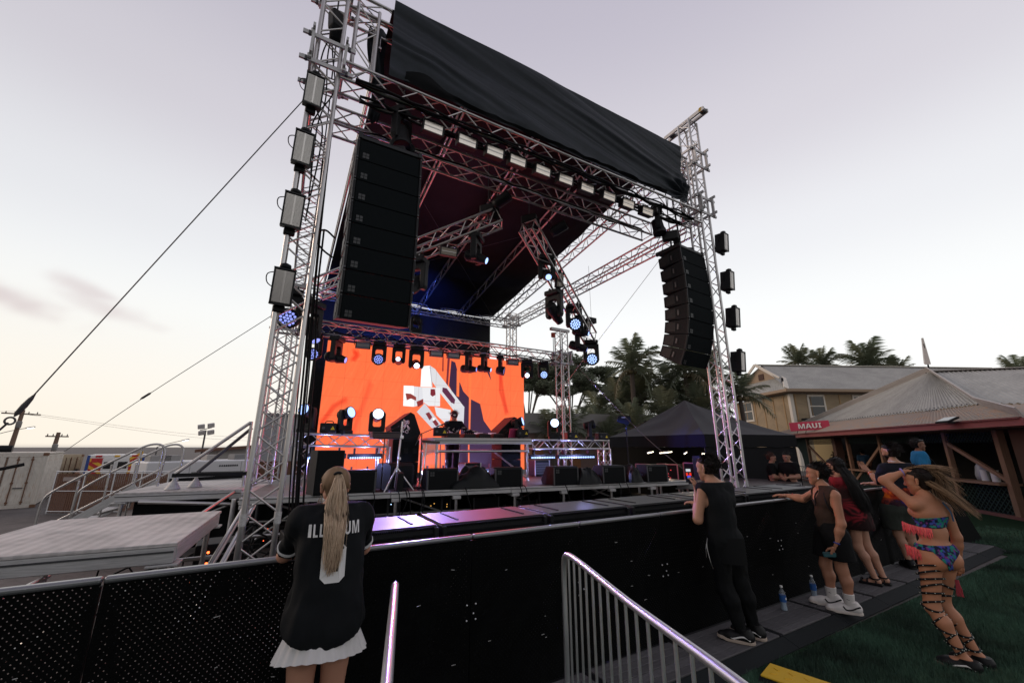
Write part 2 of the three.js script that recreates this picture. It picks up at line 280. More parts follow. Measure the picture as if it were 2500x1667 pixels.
// LED wall support: two towers, cross truss
function ledTower(label, x, y1) {
  const g = thing('truss_tower', label, 'truss tower', [x, 1.06, -10.65]);
  trussInto(g, [0, .03, 0], [0, y1 - 1.06, 0], { w: TW, h: TW, up: [0, 0, 1], pitch: .27, r: .024, couplers: [1.5] });
  boxp(g, 'head_beam', [.75, .09, .12], MAT.aluDull, [-.05, y1 - 1.0, 0]);
  rod(g, 'hoist', [-.33, y1 - 1.28, 0], [-.33, y1 - 1.14, 0], .07, x > 1 ? mat(.4, .05, .02, .5) : MAT.black);
  rod(g, 'chain', [-.33, y1 - 1.9, 0], [-.33, y1 - 1.28, 0], .012, MAT.steelDark);
  return g;
}
ledTower('screen support tower right of the screen with orange hoist at its head', TX1 - .03, 5.62);
ledTower('screen support tower at the left seen behind the left front tower', -.2, 5.62);
sleeve('sleeve block on the right screen support tower', TX1 - .03, -10.65, 4.5, .34);
sleeve('sleeve block on the left screen support tower', -.2, -10.65, 4.5, .34);
truss('screen_truss', 'cross truss above the screen hung with moving head lights', [.0, 4.67, -10.6], [TX1 - .2, 4.67, -10.6], { pitch: .34, r: .022, couplers: [2.25, 5.0] });
{ // outrigger struts of the left screen tower
  const g = thing('outrigger', 'pair of sloping outrigger struts on the left wing deck', 'strut', [-.55, 1.06, -10.5]);
  rod(g, 'post', [0, 0, 0], [-.03, 1.32, 0], .03, MAT.alu);
  rod(g, 'strut', [-.04, 1.3, .02], [-1.15, .28, .05], .035, MAT.alu); rod(g, 'strut', [-.02, 1.2, -.35], [-.85, .28, -.3], .035, MAT.steelDark);
  boxp(g, 'foot_beam', [1.35, .07, .07], MAT.black, [-.52, .25, .05]); boxp(g, 'foot_beam', [1.1, .07, .07], MAT.black, [-.4, .25, -.32]);
  for (const [x, z] of [[-1.15, .05], [-.85, -.3]]) { part(g, 'foot', lathe([[0.13, 0], [.12, .02], [.03, .16], [.025, .25]], 12), MAT.aluDull, [x, .0, z]); }
}
// hanging pair of tilted trusses
const VL = [[3.32, 6.33, -6.45], [.25, 4.72, -8.0]], VR = [[3.98, 6.35, -6.45], [6.88, 4.66, -8.0]];
truss('tilted_truss', 'left one of the two tilted hanging trusses under the roof', VL[0], VL[1], { w: .30, h: .30, pitch: .33 });
truss('tilted_truss', 'right one of the two tilted hanging trusses, falling to the right', VR[0], VR[1], { w: .30, h: .30, pitch: .33 });
for (const [P, lab] of [[V(3.1, 6.36, -6.5), 'black chain hoist above the left tilted truss'], [V(4.1, 6.45, -6.55), 'black chain hoist above the right tilted truss'], [V(1.08, 6.28, -5.5), 'chain hoist above the left speaker array'], [V(7.0, 6.25, -5.3), 'chain hoist with hanging chain bag above the right speaker array']]) {
  const g = thing('chain_hoist', lab, 'hoist', [P.x, P.y, P.z]);
  part(g, 'motor', rbox(.16, .22, .34, .04, 3), MAT.plastic, [0, .12, 0], [0, .7, .1]); part(g, 'chain_bag', lathe([[0.01, -.16], [.07, -.14], [.085, 0], [.08, .06]], 12), MAT.blackMatte, [.13, .06, .06]);
  rod(g, 'chain', [0, .22, 0], [0, Math.min(1.2, roofY(P.z) - P.y - .3), 0], .011, MAT.steelDark); rod(g, 'hook', [0, -.12, 0], [0, .05, 0], .02, MAT.steelDark);
}
{ // hoist and cables inside the left tower head
  const g = thing('chain_hoist', 'black chain hoist hanging inside the left front tower near its top', 'hoist', [-.04, 7.72, -5.16]);
  part(g, 'motor', rbox(.17, .3, .17, .04, 3), MAT.plastic, [0, .1, 0], [0, .5, .1]); part(g, 'chain_bag', lathe([[.01, -.3], [.075, -.27], [.085, -.08], [.08, -.05]], 12), MAT.blackMatte, [.02, .0, .02]); rod(g, 'chain', [0, .25, 0], [0, 1.9, 0], .012, MAT.steelDark); rod(g, 'chain', [.05, -.9, .0], [.04, 0, 0], .01, MAT.steelDark);
  for (const [k, l] of [[0, 'black cable curling inside the left front tower below the hoist'], [1, 'second black cable hanging inside the left front tower'], [2, 'third black cable hanging beside the left front tower chord']]) { const r = rng(60 + k); wire('tower_cable', l, [[-.1 + k * .07, 7.9, -5.2], [-.02 - k * .06, 7.2, -5.15], [.06 - k * .09, 6.7 - k * .2, -5.22], [-.14 + k * .06, 6.0, -5.18], [-.06, 5.2 - k * .3, -5.22]], .010, MAT.cable, 40, 'cable', 'cables up the left front tower'); }
}
// steel safety wires under the roof
function wire(name, label, pts, r = .006, m = MAT.cable, n = 16, cat = 'cable', group) { const p0 = pts[0]; const g = tubeGeo(pts.map(p => [p[0] - p0[0], p[1] - p0[1], p[2] - p0[2]]), r, n, 5); return solo(name, label, cat, g, m, p0, null, group); }
wire('roof_wire', 'thin bracing wire crossing under the roof fabric to the right rear', [[2.3, roofY(-8.5) - .25, -8.5], [6.9, 6.95, -13.9]], .008, MAT.steelDark);
wire('roof_wire', 'thin bracing wire crossing under the roof fabric to the left rear', [[5.4, roofY(-8.5) - .25, -8.5], [.7, 6.95, -13.9]], .008, MAT.steelDark);
// guy wires
wire('guy_wire', 'long guy wire from the left front tower down to the lower left', [[-.28, 6.3, -5.15], [-2.3, 2.25, -6.0]], .007, MAT.steelDark);
{
  const g = thing('turnbuckle', 'turnbuckle with shackle at the lower end of the long left guy wire', 'turnbuckle', [-2.3, 2.25, -6.0]);
  part(g, 'body', lathe([[.006, -.12], [.022, -.08], [.026, 0], [.02, .08], [.006, .14]], 10), MAT.steelDark, [0, 0, 0], [.15, 0, -.45]);
  part(g, 'shackle', new THREE.TorusGeometry(.035, .009, 8, 16), MAT.steelDark, [-.07, -.15, -.01], [0, .6, 0]); rod(g, 'rod', [-.08, -.17, -.01], [-.42, -.62, -.2], .01, MAT.steelDark);
}
wire('guy_wire', 'thin guy wire from the left screen tower to the parking lot', [[-.6, 5.15, -11.8], [-3.3, 3.23, -14.5], [-6.05, 1.7, -18.9]], .009, MAT.steelDark);
part(thing('turnbuckle', 'small turnbuckle on the thin left guy wire', 'turnbuckle', [-3.35, 3.2, -14.55]), 'body', lathe([[.006, -.16], [.03, -.1], [.03, .1], [.006, .16]], 8), MAT.steelDark, [0, 0, 0], [.5, 0, -.8]);
wire('guy_wire', 'guy wire from the right screen tower passing in front of the black tent', [[7.6, 5.2, -10.6], [6.75, 2.05, -6.25], [6.5, 1.3, -4.95]], .0055, MAT.steelDark);
wire('guy_wire', 'thin guy wire crossing the sky behind the right speaker array', [[7.9, 6.7, -6.0], [7.9, 4.45, -9.55], [7.9, 3.4, -11.2]], .006, MAT.alu);
// ---------- stage lights ----------
const lensGeo = new THREE.CircleGeometry(1, 24), ringGeo = new THREE.TorusGeometry(1, .1, 8, 24);
const baseGeo = rbox(.36, .11, .25, .03, 3);
const yokeGeo = extr([[-.19, 0], [.19, 0], [.19, -.42], [.165, -.47], [.125, -.47], [.115, -.40], [.115, -.13], [.08, -.09], [-.08, -.09], [-.115, -.13], [-.115, -.40], [-.125, -.47], [-.165, -.47], [-.19, -.42]], .09, .012);
const headSpot = lathe([[0, -.24], [.09, -.235], [.115, -.2], [.12, -.05], [.105, 0], [.105, .12], [.085, .2], [.078, .255], [.07, .26], [.066, .245], [0, .243]], 24);
const headWash = lathe([[0, -.16], [.1, -.15], [.14, -.1], [.15, 0], [.165, .08], [.165, .13], [.155, .14], [.15, .12], [0, .12]], 28);
const finGeo = join([-.17, -.14, -.11, -.08].map(y => G(new THREE.TorusGeometry(.118, .008, 6, 24), [0, y, 0], [Math.PI / 2, 0, 0])));
const cells = []; for (const [n, r] of [[1, 0], [6, .052], [12, .104]]) for (let k = 0; k < n; k++) { const a = k / n * 6.283 + r; cells.push(G(new THREE.CircleGeometry(.0215, 12), [Math.cos(a) * r, .126, Math.sin(a) * r], [-Math.PI / 2, 0, 0])); }
const cellGeo = join(cells);
const CI = MAT.plastic;
// pos is the clamp point; dir is where the lens looks; up=1 stands on its base
function movingHead(label, pos, dir, { kind = 'spot', up = -1, s = 1, lens = MAT.blueGlow, group } = {}) {
  const g = thing(kind === 'wash' ? 'wash_light' : 'moving_head_light', label, kind === 'wash' ? 'wash light' : 'moving head', pos, 0, group);
  const d = V(...dir).normalize(), pan = Math.atan2(d.x, d.z), tilt = Math.acos(Math.max(-1, Math.min(1, d.y)));
  g.scale.setScalar(s); g.rotation.y = pan;
  part(g, 'base', baseGeo, CI, [0, up * .055, 0]);
  if (up < 0) { for (const x of [-.1, .1]) part(g, 'clamp', new THREE.TorusGeometry(.034, .014, 8, 16), MAT.blackMetal, [x, .035, 0], [0, Math.PI / 2, 0]); } else for (const x of [-.14, .14]) part(g, 'foot', UC, MAT.rubber, [x, -.005, .08], null, [.02, .02, .02]);
  part(g, 'yoke', yokeGeo, CI, [0, up * .115, 0], up > 0 ? [0, 0, Math.PI] : [0, 0, 0]);
  const h = part(g, 'head', kind === 'wash' ? headWash : headSpot, CI, [0, up * .5, 0], [tilt, 0, 0]);
  if (kind === 'wash') { part(h, 'led_cells', cellGeo, lens); part(h, 'lens_ring', new THREE.TorusGeometry(.155, .014, 8, 28), MAT.blackMetal, [0, .135, 0], [Math.PI / 2, 0, 0]); }
  else { part(h, 'cooling_fins', finGeo, MAT.blackMetal); part(h, 'lens', lensGeo, lens, [0, .252, 0], [-Math.PI / 2, 0, 0], [.067, .067, .067]); }
  return g;
}
const beamHead = lathe([[0, -.2], [.1, -.19], [.125, -.14], [.13, .04], [.15, .1], [.15, .17], [.142, .18], [.138, .165], [0, .165]], 26);
function beamLight(label, pos, dir, o = {}) {
  const g = movingHead(label, pos, dir, { ...o, kind: 'spot' }), h = g.children.find(c => c.name === 'head'); h.geometry = beamHead;
  const l = h.children.find(c => c.name === 'lens'); l.position.y = .172; l.scale.setScalar(.13); return g;
}
// strobe panel: face looks along +z
const ribGeo = (w, h, n) => join(Array.from({ length: n }, (_, k) => Gbox(w, h / n * .45, .012, 0, -h / 2 + (k + .5) * h / n, 0)));
const ribA = ribGeo(.068, .34, 26), ribB = ribGeo(.068, .30, 18);
function strobePanel(label, pos, turn, tilt, { w = .2, h = .4, d = .1, land = false, group, lens = MAT.greyLens, face } = {}) {
  const g = thing('strobe_panel', label, 'strobe light', pos, turn, group), i = new THREE.Group();
  const R = land ? [tilt, 0, Math.PI / 2] : [tilt, 0, 0], E = new THREE.Euler(...R);
  const at = (x, y, z) => { const v = V(x, y, z).applyEuler(E); return [v.x, v.y, v.z]; };
  part(g, 'housing', rbox(w, h, d, .012), CI, at(0, 0, -d / 2), R);
  for (const s of [-1, 1]) { part(g, 'reflector', rbox(w * .40, h * .88, .012, .003), face || MAT.greyLens, at(s * w * .235, 0, .002), R); part(g, 'reflector_ribs', ribA, face || MAT.greyLens, at(s * w * .235, 0, .008), R, [w * .36 / .068, h * .86 / .34, 1]); }
  part(g, 'strobe_tube', rbox(w * .10, h * .88, .02, .004), lens, at(0, 0, .008), R);
  for (const s of [-1, 1]) { boxp(g, 'bezel', [w + .01, .016, .03], MAT.blackMetal, at(0, s * (h / 2 - .006), .008), R); boxp(g, 'bezel', [.014, h, .03], MAT.blackMetal, at(s * (w / 2 - .004), 0, .008), R); }
  part(g, 'mount', rbox(land ? .07 : .12, .08, .07, .02), MAT.black, at(land ? .0 : 0, land ? 0 : -h / 2 - .04, -.08)); 
  if (!land) { part(g, 'mount', lathe([[.03, 0], [.06, .01], [.055, .05], [.02, .07]], 12), MAT.black, at(0, h / 2, -.05)); part(g, 'cable', tubeGeo([[-.05, h / 2, -.08], [-.16, h / 2 - .06, -.07], [-.15, .05, -.09], [-.06, 0, -.11]], .006, 16, 5), MAT.cable); }
  else part(g, 'yoke', tubeGeo([[-h / 2 - .02, 0, -.05], [-h / 2 - .03, .12, -.06], [0, .2, -.06], [h / 2 + .03, .12, -.06], [h / 2 + .02, 0, -.05]], .009, 20, 5), MAT.black);
  return g;
}
const ord = ['topmost', 'second', 'third', 'lowest'];
[[-.16, 6.25], [-.18, 5.37], [-.185, 4.51], [-.17, 3.56]].forEach(([x, y], i) => strobePanel(ord[i] + ' of the four upright strobe panels on the left front tower', [x - .01, y, -4.86], .08, .22, { w: .21, h: .41, group: 'strobe panels on the left front tower' }));
[[8.23, 6.33], [8.235, 5.4], [8.24, 4.55], [8.2, 3.57]].forEach(([x, y], i) => strobePanel(ord[i] + ' of the four upright strobe panels beside the right front tower', [x + .02, y, -4.82], .12, .1, { w: .2, h: .42, d: .2, group: 'strobe panels on the right front tower' }));
{
  const xs = [1.48, 2.05, 2.55, 2.99, 3.51, 4.01, 4.52, 5.07, 5.58, 6.13], nth = ['first from the left', 'second from the left', 'third from the left', 'fourth from the left', 'fifth from the left', 'fifth from the right', 'fourth from the right', 'third from the right', 'second from the right', 'rightmost'];
  const face = mat(.92, .85, .79, .3, .9); 
  xs.forEach((x, i) => strobePanel('pale strip light under the front truss, ' + nth[i] + ' in the row of ten', [x, 6.62, -5.12], 0, .24, { w: .175, h: .33, d: .12, land: true, face, group: 'strip lights under the front truss' }));
}
const toCam = (p, k = .0) => [0 - p[0] + k, 1.85 - p[1], 0 - p[2]];
beamLight('large unlit moving head hanging at the left end of the front truss', [1.05, 6.9, -5.35], [.1, -1, .12], { s: .95, lens: MAT.black });
beamLight('large unlit moving head hanging at the right end of the front truss', [6.7, 7.0, -5.35], [.1, -1, .12], { s: .95, lens: MAT.black });
// fixtures under the cross truss above the screen
{
  const Z = -10.62, Y = 4.5, f = 1.062;
  const X = x => x * f;
  const row = 'lights under the cross truss above the screen';
  movingHead('round blue cell wash light at the left end of the cross truss', [X(.42), Y, Z], [-.1, -.3, 1], { kind: 'wash', s: .95, lens: MAT.blueSoft, group: row });
  movingHead('black moving head at the upper left corner of the screen pointing right', [X(.9), Y, Z], [.9, -.25, .55], { s: 1.05, lens: MAT.blueSoft, group: row });
  movingHead('round blue cell wash light third from the left on the cross truss', [X(1.87), Y, Z], [-.25, -.25, 1], { kind: 'wash', s: .9, lens: MAT.blueSoft, group: row });
  movingHead('small lit moving head left of the bright flaring light', [X(2.35), Y, Z], [-.3, -.05, 1], { s: .85, lens: MAT.whiteGlow, group: row });
  movingHead('brightest blue white moving head, centre left of the cross truss', [X(2.8), Y, Z], [-.18, -.28, .9], { s: 1.0, lens: glow(.6, .72, 1, 9), group: row });
  movingHead('black moving head right of the pair of small strobe panels', [X(4.25), Y, Z], [.75, -.1, .65], { s: .95, lens: MAT.blueSoft, group: row });
  movingHead('black moving head turned right, fifth from the right on the cross truss', [X(4.72), Y, Z], [.7, -.2, .7], { s: .85, lens: MAT.blueGlow, group: row });
  movingHead('round blue cell wash light turned away on the right half of the cross truss', [X(5.23), Y, Z], [.85, -.2, .6], { kind: 'wash', s: .85, lens: MAT.blueSoft, group: row });
  movingHead('bright blue white moving head at the upper right corner of the screen', [X(6.12), Y, Z], [-.5, -.25, .85], { s: .95, lens: glow(.6, .72, 1, 8), group: row });
  movingHead('round blue cell wash light at the right end of the cross truss', [X(6.7), Y, Z], [-.45, -.12, 1], { kind: 'wash', s: .85, lens: MAT.blueGlow, group: row });
  [[1.47, 'small strobe panel at the left of the cross truss'], [3.31, 'small strobe panel right of the brightest light'], [3.79, 'small strobe panel left of the black moving heads'], [5.62, 'small strobe panel at the right of the cross truss']].forEach(([x, l]) => strobePanel(l, [X(x), 4.36, Z + .05], -.1, .1, { w: .17, h: .36, d: .12, land: true, face: mat(.3, .3, .36, .4), group: 'small strobe panels under the cross truss' }));
}
movingHead('blue uplight standing on top of the cross truss facing the backdrop', [2.9, 4.84, -10.6], [0, .5, -.85], { kind: 'wash', up: 1, s: .8, lens: glow(.06, .15, 1, 3) });  // added fixture, gives the blue on the backdrop a source
// fixtures on the tilted trusses
const lerp3 = (P, t, dx = 0, dy = 0, dz = 0) => [0, 1, 2].map(i => P[0][i] + (P[1][i] - P[0][i]) * t + [dx, dy, dz][i]);
movingHead('moving head with lit lens near the top of the left tilted truss', lerp3(VL, .13, 0, -.2), [.75, -.45, .7], { s: .95, lens: MAT.blueGlow });
strobePanel('strip light under the left tilted truss', lerp3(VL, .29, 0, -.33, .05), -.1, .2, { w: .16, h: .34, d: .12, land: true, face: mat(.5, .43, .36, .5) });
movingHead('moving head pointing down left under the left tilted truss', lerp3(VL, .46, 0, -.2), [-.55, -.75, .5], { s: 1.1, lens: MAT.blueGlow });
movingHead('dark moving head at the left end of the left tilted truss behind the speaker array', lerp3(VL, 1.02, .05, -.2), [.4, -.8, .4], { s: 1.1, lens: MAT.blueSoft });
movingHead('round blue cell wash light seen through the left front tower', [-.15, 4.36, -7.2], [.2, -.25, 1], { kind: 'wash', s: 1.0, lens: MAT.blueSoft });
movingHead('lit moving head near the top of the right tilted truss', lerp3(VR, .26, 0, .1), [-.35, -.55, .8], { s: .95, lens: MAT.blueGlow });
strobePanel('strip light on the right tilted truss', lerp3(VR, .40, .02, -.12, .12), -.2, .2, { w: .16, h: .34, d: .12, face: mat(.62, .56, .5, .5) });
movingHead('dark moving head hanging below the middle of the right tilted truss', lerp3(VR, .5, -.25, -.12), [.6, -.5, -.2], { s: 1.1, lens: MAT.blueSoft });
movingHead('round blue cell wash light two thirds down the right tilted truss', lerp3(VR, .70, -.02, .12), [-.4, -.4, .9], { kind: 'wash', s: 1.0, lens: MAT.blueGlow });
movingHead('lit moving head in the lower part of the right tilted truss', lerp3(VR, .80, 0, .08), [.6, -.3, .8], { s: .85, lens: MAT.blueGlow });
strobePanel('small strip light near the low end of the right tilted truss', lerp3(VR, .88, .05, 0, .1), 0, .2, { w: .14, h: .28, d: .1, face: mat(.6, .56, .5, .5) });
movingHead('moving head hanging near the low end of the right tilted truss', lerp3(VR, .92, -.3, .0), [.75, -.4, .7], { s: .95, lens: MAT.blueSoft });
movingHead('round blue cell wash light at the low end of the right tilted truss', lerp3(VR, 1.0, .0, -.08), [-.55, -.25, .9], { kind: 'wash', s: 1.0, lens: MAT.blueGlow });
boxp(thing('sensor_box', 'small black box on a wire beside the right tilted truss', 'box', [6.95, 5.15, -8.0]), 'case', [.26, .14, .12], MAT.black);
wire('drop_wire', 'thin vertical wire down to the small black box', [[6.95, 6.75, -8.0], [6.95, 5.22, -8.0]], .004, MAT.steelDark, 2);
// dark spot lamps on the inner truss
[[3.15, 6.75, -6.35, 'black can light on the inner truss above the left tilted truss'], [4.55, 6.55, -6.4, 'black can light above the right tilted truss']].forEach(([x, y, z, l]) => { const g = thing('can_light', l, 'stage light', [x, y, z], .6); part(g, 'can', lathe([[0, 0], [.09, .01], [.11, .1], [.11, .36], [.1, .38], [.09, .36], [0, .33]], 18), CI, [0, -.25, 0], [1.2, 0, 0]); part(g, 'yoke', tubeGeo([[-.13, -.2, 0], [-.13, .02, 0], [0, .06, 0], [.13, .02, 0], [.13, -.2, 0]], .01, 18, 5), CI); });
// ---------- screen ----------
{
  const W = 1188, H = 672, cv = document.createElement('canvas'); cv.width = W; cv.height = H; const c = cv.getContext('2d');
  const poly = (pts, col) => { c.fillStyle = col; c.beginPath(); pts.forEach(([x, y], i) => i ? c.lineTo(x * W, y * H) : c.moveTo(x * W, y * H)); c.closePath(); c.fill(); };
  c.fillStyle = '#ff7242'; c.fillRect(0, 0, W, H);
  const r = rng(21);
  // brushed darker and lighter strokes of the printed picture
  for (let k = 0; k < 420; k++) { const x = r() * W, y = r() * H, l = 40 + r() * 140; c.strokeStyle = r() < .5 ? 'rgba(255,96,48,.16)' : 'rgba(255,132,84,.16)'; c.lineWidth = 2 + r() * 9; c.beginPath(); c.moveTo(x, y); c.quadraticCurveTo(x - l * .2, y + l * .5, x - l * .5 + r() * 30, y + l); c.stroke(); }
  const stroke = (pts, n, col, w) => { for (let k = 0; k < n; k++) { c.strokeStyle = col; c.lineWidth = w * (.4 + r()); c.beginPath(); pts.forEach(([x, y], i) => { const X = x * W + (r() - .5) * 26, Y = y * H + (r() - .5) * 26; i ? c.lineTo(X, Y) : c.moveTo(X, Y); }); c.stroke(); } };
  stroke([[.115, .056], [.124, .092], [.109, .138]], 16, 'rgba(235,50,22,.12)', 14); stroke([[.152, .534], [.131, .58], [.09, .67]], 12, 'rgba(238,62,30,.12)', 12);
  stroke([[.853, .098], [.861, .286], [.897, .501]], 20, 'rgba(232,60,32,.12)', 14); stroke([[.013, .63], [.055, .506], [.099, .449]], 16, 'rgba(236,66,34,.10)', 16); stroke([[.2, .3], [.17, .5], [.12, .8]], 14, 'rgba(240,80,46,.09)', 16); stroke([[.86, .6], [.9, .75], [.93, .9]], 12, 'rgba(236,66,34,.1)', 14);
  poly([[.575, .058], [.596, .07], [.61, .148], [.615, .232], [.626, .251], [.644, .322], [.683, .386], [.739, .426], [.761, .573], [.814, .683], [.814, .777], [.831, 1.05], [.565, 1.05], [.559, .779], [.637, .778], [.638, .499], [.568, .28]], '#3a2540');
  poly([[.766, .095], [.786, .108], [.801, .206], [.787, .164]], '#3a2540'); poly([[.527, .003], [.533, .001], [.536, .159], [.529, .161]], '#8a2c2c'); poly([[.555, .008], [.567, .005], [.562, .28], [.552, .282]], '#7c2a33');
  for (const q of [[[.518, .779], [.556, .779], [.561, 1.03], [.525, 1.03]], [[.678, .778], [.686, .778], [.691, 1.04], [.682, 1.04]], [[.812, .777], [.824, .777], [.826, 1.05], [.815, 1.05]], [[.675, .17], [.688, .168], [.688, .678], [.679, .679]], [[.606, .138], [.621, .124], [.623, .377], [.609, .368]]]) poly(q, '#ff7a44');
  poly([[.534, .779], [.54, .779], [.545, 1.03], [.538, 1.03]], '#7c2a33');
  poly([[.83, .777], [.883, .777], [.884, 1.05], [.832, 1.05]], '#8d80e8');
  // white block figure
  poly([[.464, .121], [.491, .144], [.52, .203], [.653, .462], [.651, .518], [.6, .501], [.511, .328], [.481, .26]], '#d9dade'); poly([[.424, .134], [.464, .121], [.481, .306], [.424, .31]], '#ffffff');
  poly([[.535, .302], [.556, .307], [.603, .401], [.599, .439], [.582, .427], [.534, .337]], '#5a2a44'); poly([[.344, .31], [.392, .307], [.398, .48], [.348, .477]], '#ffffff'); poly([[.392, .31], [.433, .312], [.444, .454], [.398, .48]], '#dcdde2');
  poly([[.355, .373], [.38, .374], [.406, .399], [.407, .428], [.382, .413], [.363, .428]], '#8c3a34'); poly([[.433, .312], [.523, .306], [.526, .465], [.468, .467], [.441, .435]], '#e6e7ea'); poly([[.475, .324], [.496, .321], [.501, .369], [.486, .386], [.475, .372]], '#7a2530');
  poly([[.41, .438], [.441, .41], [.442, .454], [.417, .481]], '#8a2a28'); poly([[.498, .471], [.582, .491], [.581, .573], [.561, .613], [.511, .542]], '#e2e2e6'); poly([[.413, .52], [.45, .446], [.538, .619], [.523, .646], [.491, .65]], '#cfd0d8');
  poly([[.456, .531], [.473, .518], [.49, .558], [.478, .586]], '#7a2a30'); poly([[.491, .595], [.506, .577], [.524, .615], [.511, .635]], '#7a2a30'); poly([[.603, .489], [.653, .456], [.652, .604], [.621, .616]], '#d2d3da');
  poly([[.463, .12], [.468, .118], [.484, .3], [.48, .306]], '#b9bac2'); poly([[.49, .57], [.5, .56], [.507, .575], [.497, .59]], '#ffffff');
  c.fillStyle = 'rgba(60,10,0,.10)'; for (let y = 0; y < H; y += 4) c.fillRect(0, y, W, 1); c.fillStyle = 'rgba(70,8,0,.22)'; for (let i = 1; i < 12; i++) c.fillRect(i * 99 - 1, 0, 1.5, H); for (let j = 1; j < 7; j++) c.fillRect(0, j * 96 - 1, W, 1.5);
  const tx = new THREE.CanvasTexture(cv); tx.colorSpace = THREE.SRGBColorSpace;
  const m = new THREE.MeshStandardMaterial({ color: 0x050505, roughness: .7, emissive: 0xffffff, emissiveMap: tx, emissiveIntensity: 1.12 });
  const g = thing('screen', 'huge LED wall showing orange brush marks and white block figure', 'screen', [3.75, 1.18, -11.2]);
  const face = part(g, 'display', new THREE.PlaneGeometry(5.94, 3.36), m, [0, 1.68, .01]);
  for (let i = 0; i < 12; i++) for (let j = 0; j < 7; j++) boxp(g, 'panel', [.49, .474, .07], MAT.black, [-2.97 + .2475 + i * .495, .24 + j * .48, -.03]);
  const L = new THREE.RectAreaLight(new THREE.Color().setRGB(1, .10, .11), 2.6, 5.9, 3.3); L.position.set(3.75, 2.86, -11.16); L.lookAt(3.75, 2.86, 0); scene.add(L);
}
// ---------- stage platforms ----------
const DH = 1.05, PHI = -.125, O = [-.45, -8.2];
const dk = (a, b) => [O[0] + a * Math.cos(PHI) + b * -Math.sin(PHI), O[1] + a * -Math.sin(PHI) - b * Math.cos(PHI)];   // a along the front edge, b upstage
const plyTex = dtex(256, (u, v) => { const n = .75 + .5 * (tn(u, v, 8, 5) - .5) + .4 * (tn(u, v, 70, 6) - .5); return [n, n * .96, n * .95]; }, false, [.5, .5]);
const deckTop = mat(.060, .043, .044, .45, 0, { map: plyTex });
const gripTex = dtex(128, (u, v) => { const n = .80 + .55 * (tn(u, v, 6, 5) - .5) + .3 * (tn(u, v, 17, 11) - .5) + ((Math.floor(u * 32) % 2) ? .07 : -.05) + .15 * (tn(u, v, 40, 2) - .5); return [n, n, n]; }, false, [1, 1]);
const gripMat = mat(.60, .565, .55, .6, .15, { map: gripTex, bumpMap: gripTex, bumpScale: .002 });
const ledger = (g, a, b, r = .024) => rod(g, 'ledger', a, b, r, MAT.alu);
{
  const g = thing('stage_platform', 'main stage platform of aluminium framed deck panels on legs', 'stage', [O[0], 0, O[1]], PHI);
  const PW = 2.36, PD = 1.19;
  for (let i = 0; i < 4; i++) for (let j = 0; j < 5; j++) {
    const p = boxp(g, 'deck_panel', [PW - .012, .03, PD - .012], deckTop, [PW * (i + .5), DH - .015, -PD * (j + .5) - .012]);
    boxp(g, 'panel_frame', [PW - .02, .075, PD - .02], MAT.aluDull, [PW * (i + .5), DH - .0685, -PD * (j + .5) - .012]);
  }
  for (let i = 0; i < 4; i++) {
    const e = part(g, 'edge_rail', rbox(PW - .006, .105, .045, .008), MAT.aluDull, [PW * (i + .5), DH - .051, .014]);
    boxp(e, 'groove', [PW - .02, .012, .012], MAT.steelDark, [0, .018, .0205]); for (const x of [-.6, .2, .75]) part(e, 'latch', rbox(.07, .016, .03, .005), MAT.aluDull, [x, -.03, .022]);
    for (const t of [.02, .5]) {
      const x = PW * (i + t) + .05; part(g, 'leg_clamp', rbox(.16, .06, .11, .01), MAT.aluDull, [x, DH - .14, .015]);
      rod(g, 'leg', [x, .02, .0], [x, DH - .12, .0], .03, MAT.alu); part(g, 'leg_coupler', lathe([[.03, 0], [.055, .01], [.06, .04], [.045, .07], [.06, .1], [.03, .12]], 10), MAT.galv, [x, .40, 0]);
      for (const zz of [-1.2, -2.4, -3.6, -4.8, -5.9]) { rod(g, 'leg', [x, .02, zz], [x, DH - .1, zz], .026, MAT.steelDark); }
      rod(g, 'cross_tube', [x, .45, .02], [x, .45, -5.9], .022, MAT.steelDark);
    }
    rod(g, 'diagonal_brace', [PW * i + .1, .9, -1.2], [PW * (i + 1) - .1, .12, -1.2], .022, MAT.alu); rod(g, 'diagonal_brace', [PW * i + .1, .12, -2.4], [PW * (i + 1) - .1, .9, -2.4], .022, MAT.alu);
  }
  ledger(g, [0, .47, .03], [PW * 4, .47, .03], .03); ledger(g, [0, .5, -1.2], [PW * 4, .5, -1.2]); ledger(g, [0, .2, -2.4], [PW * 4, .2, -2.4]);
}
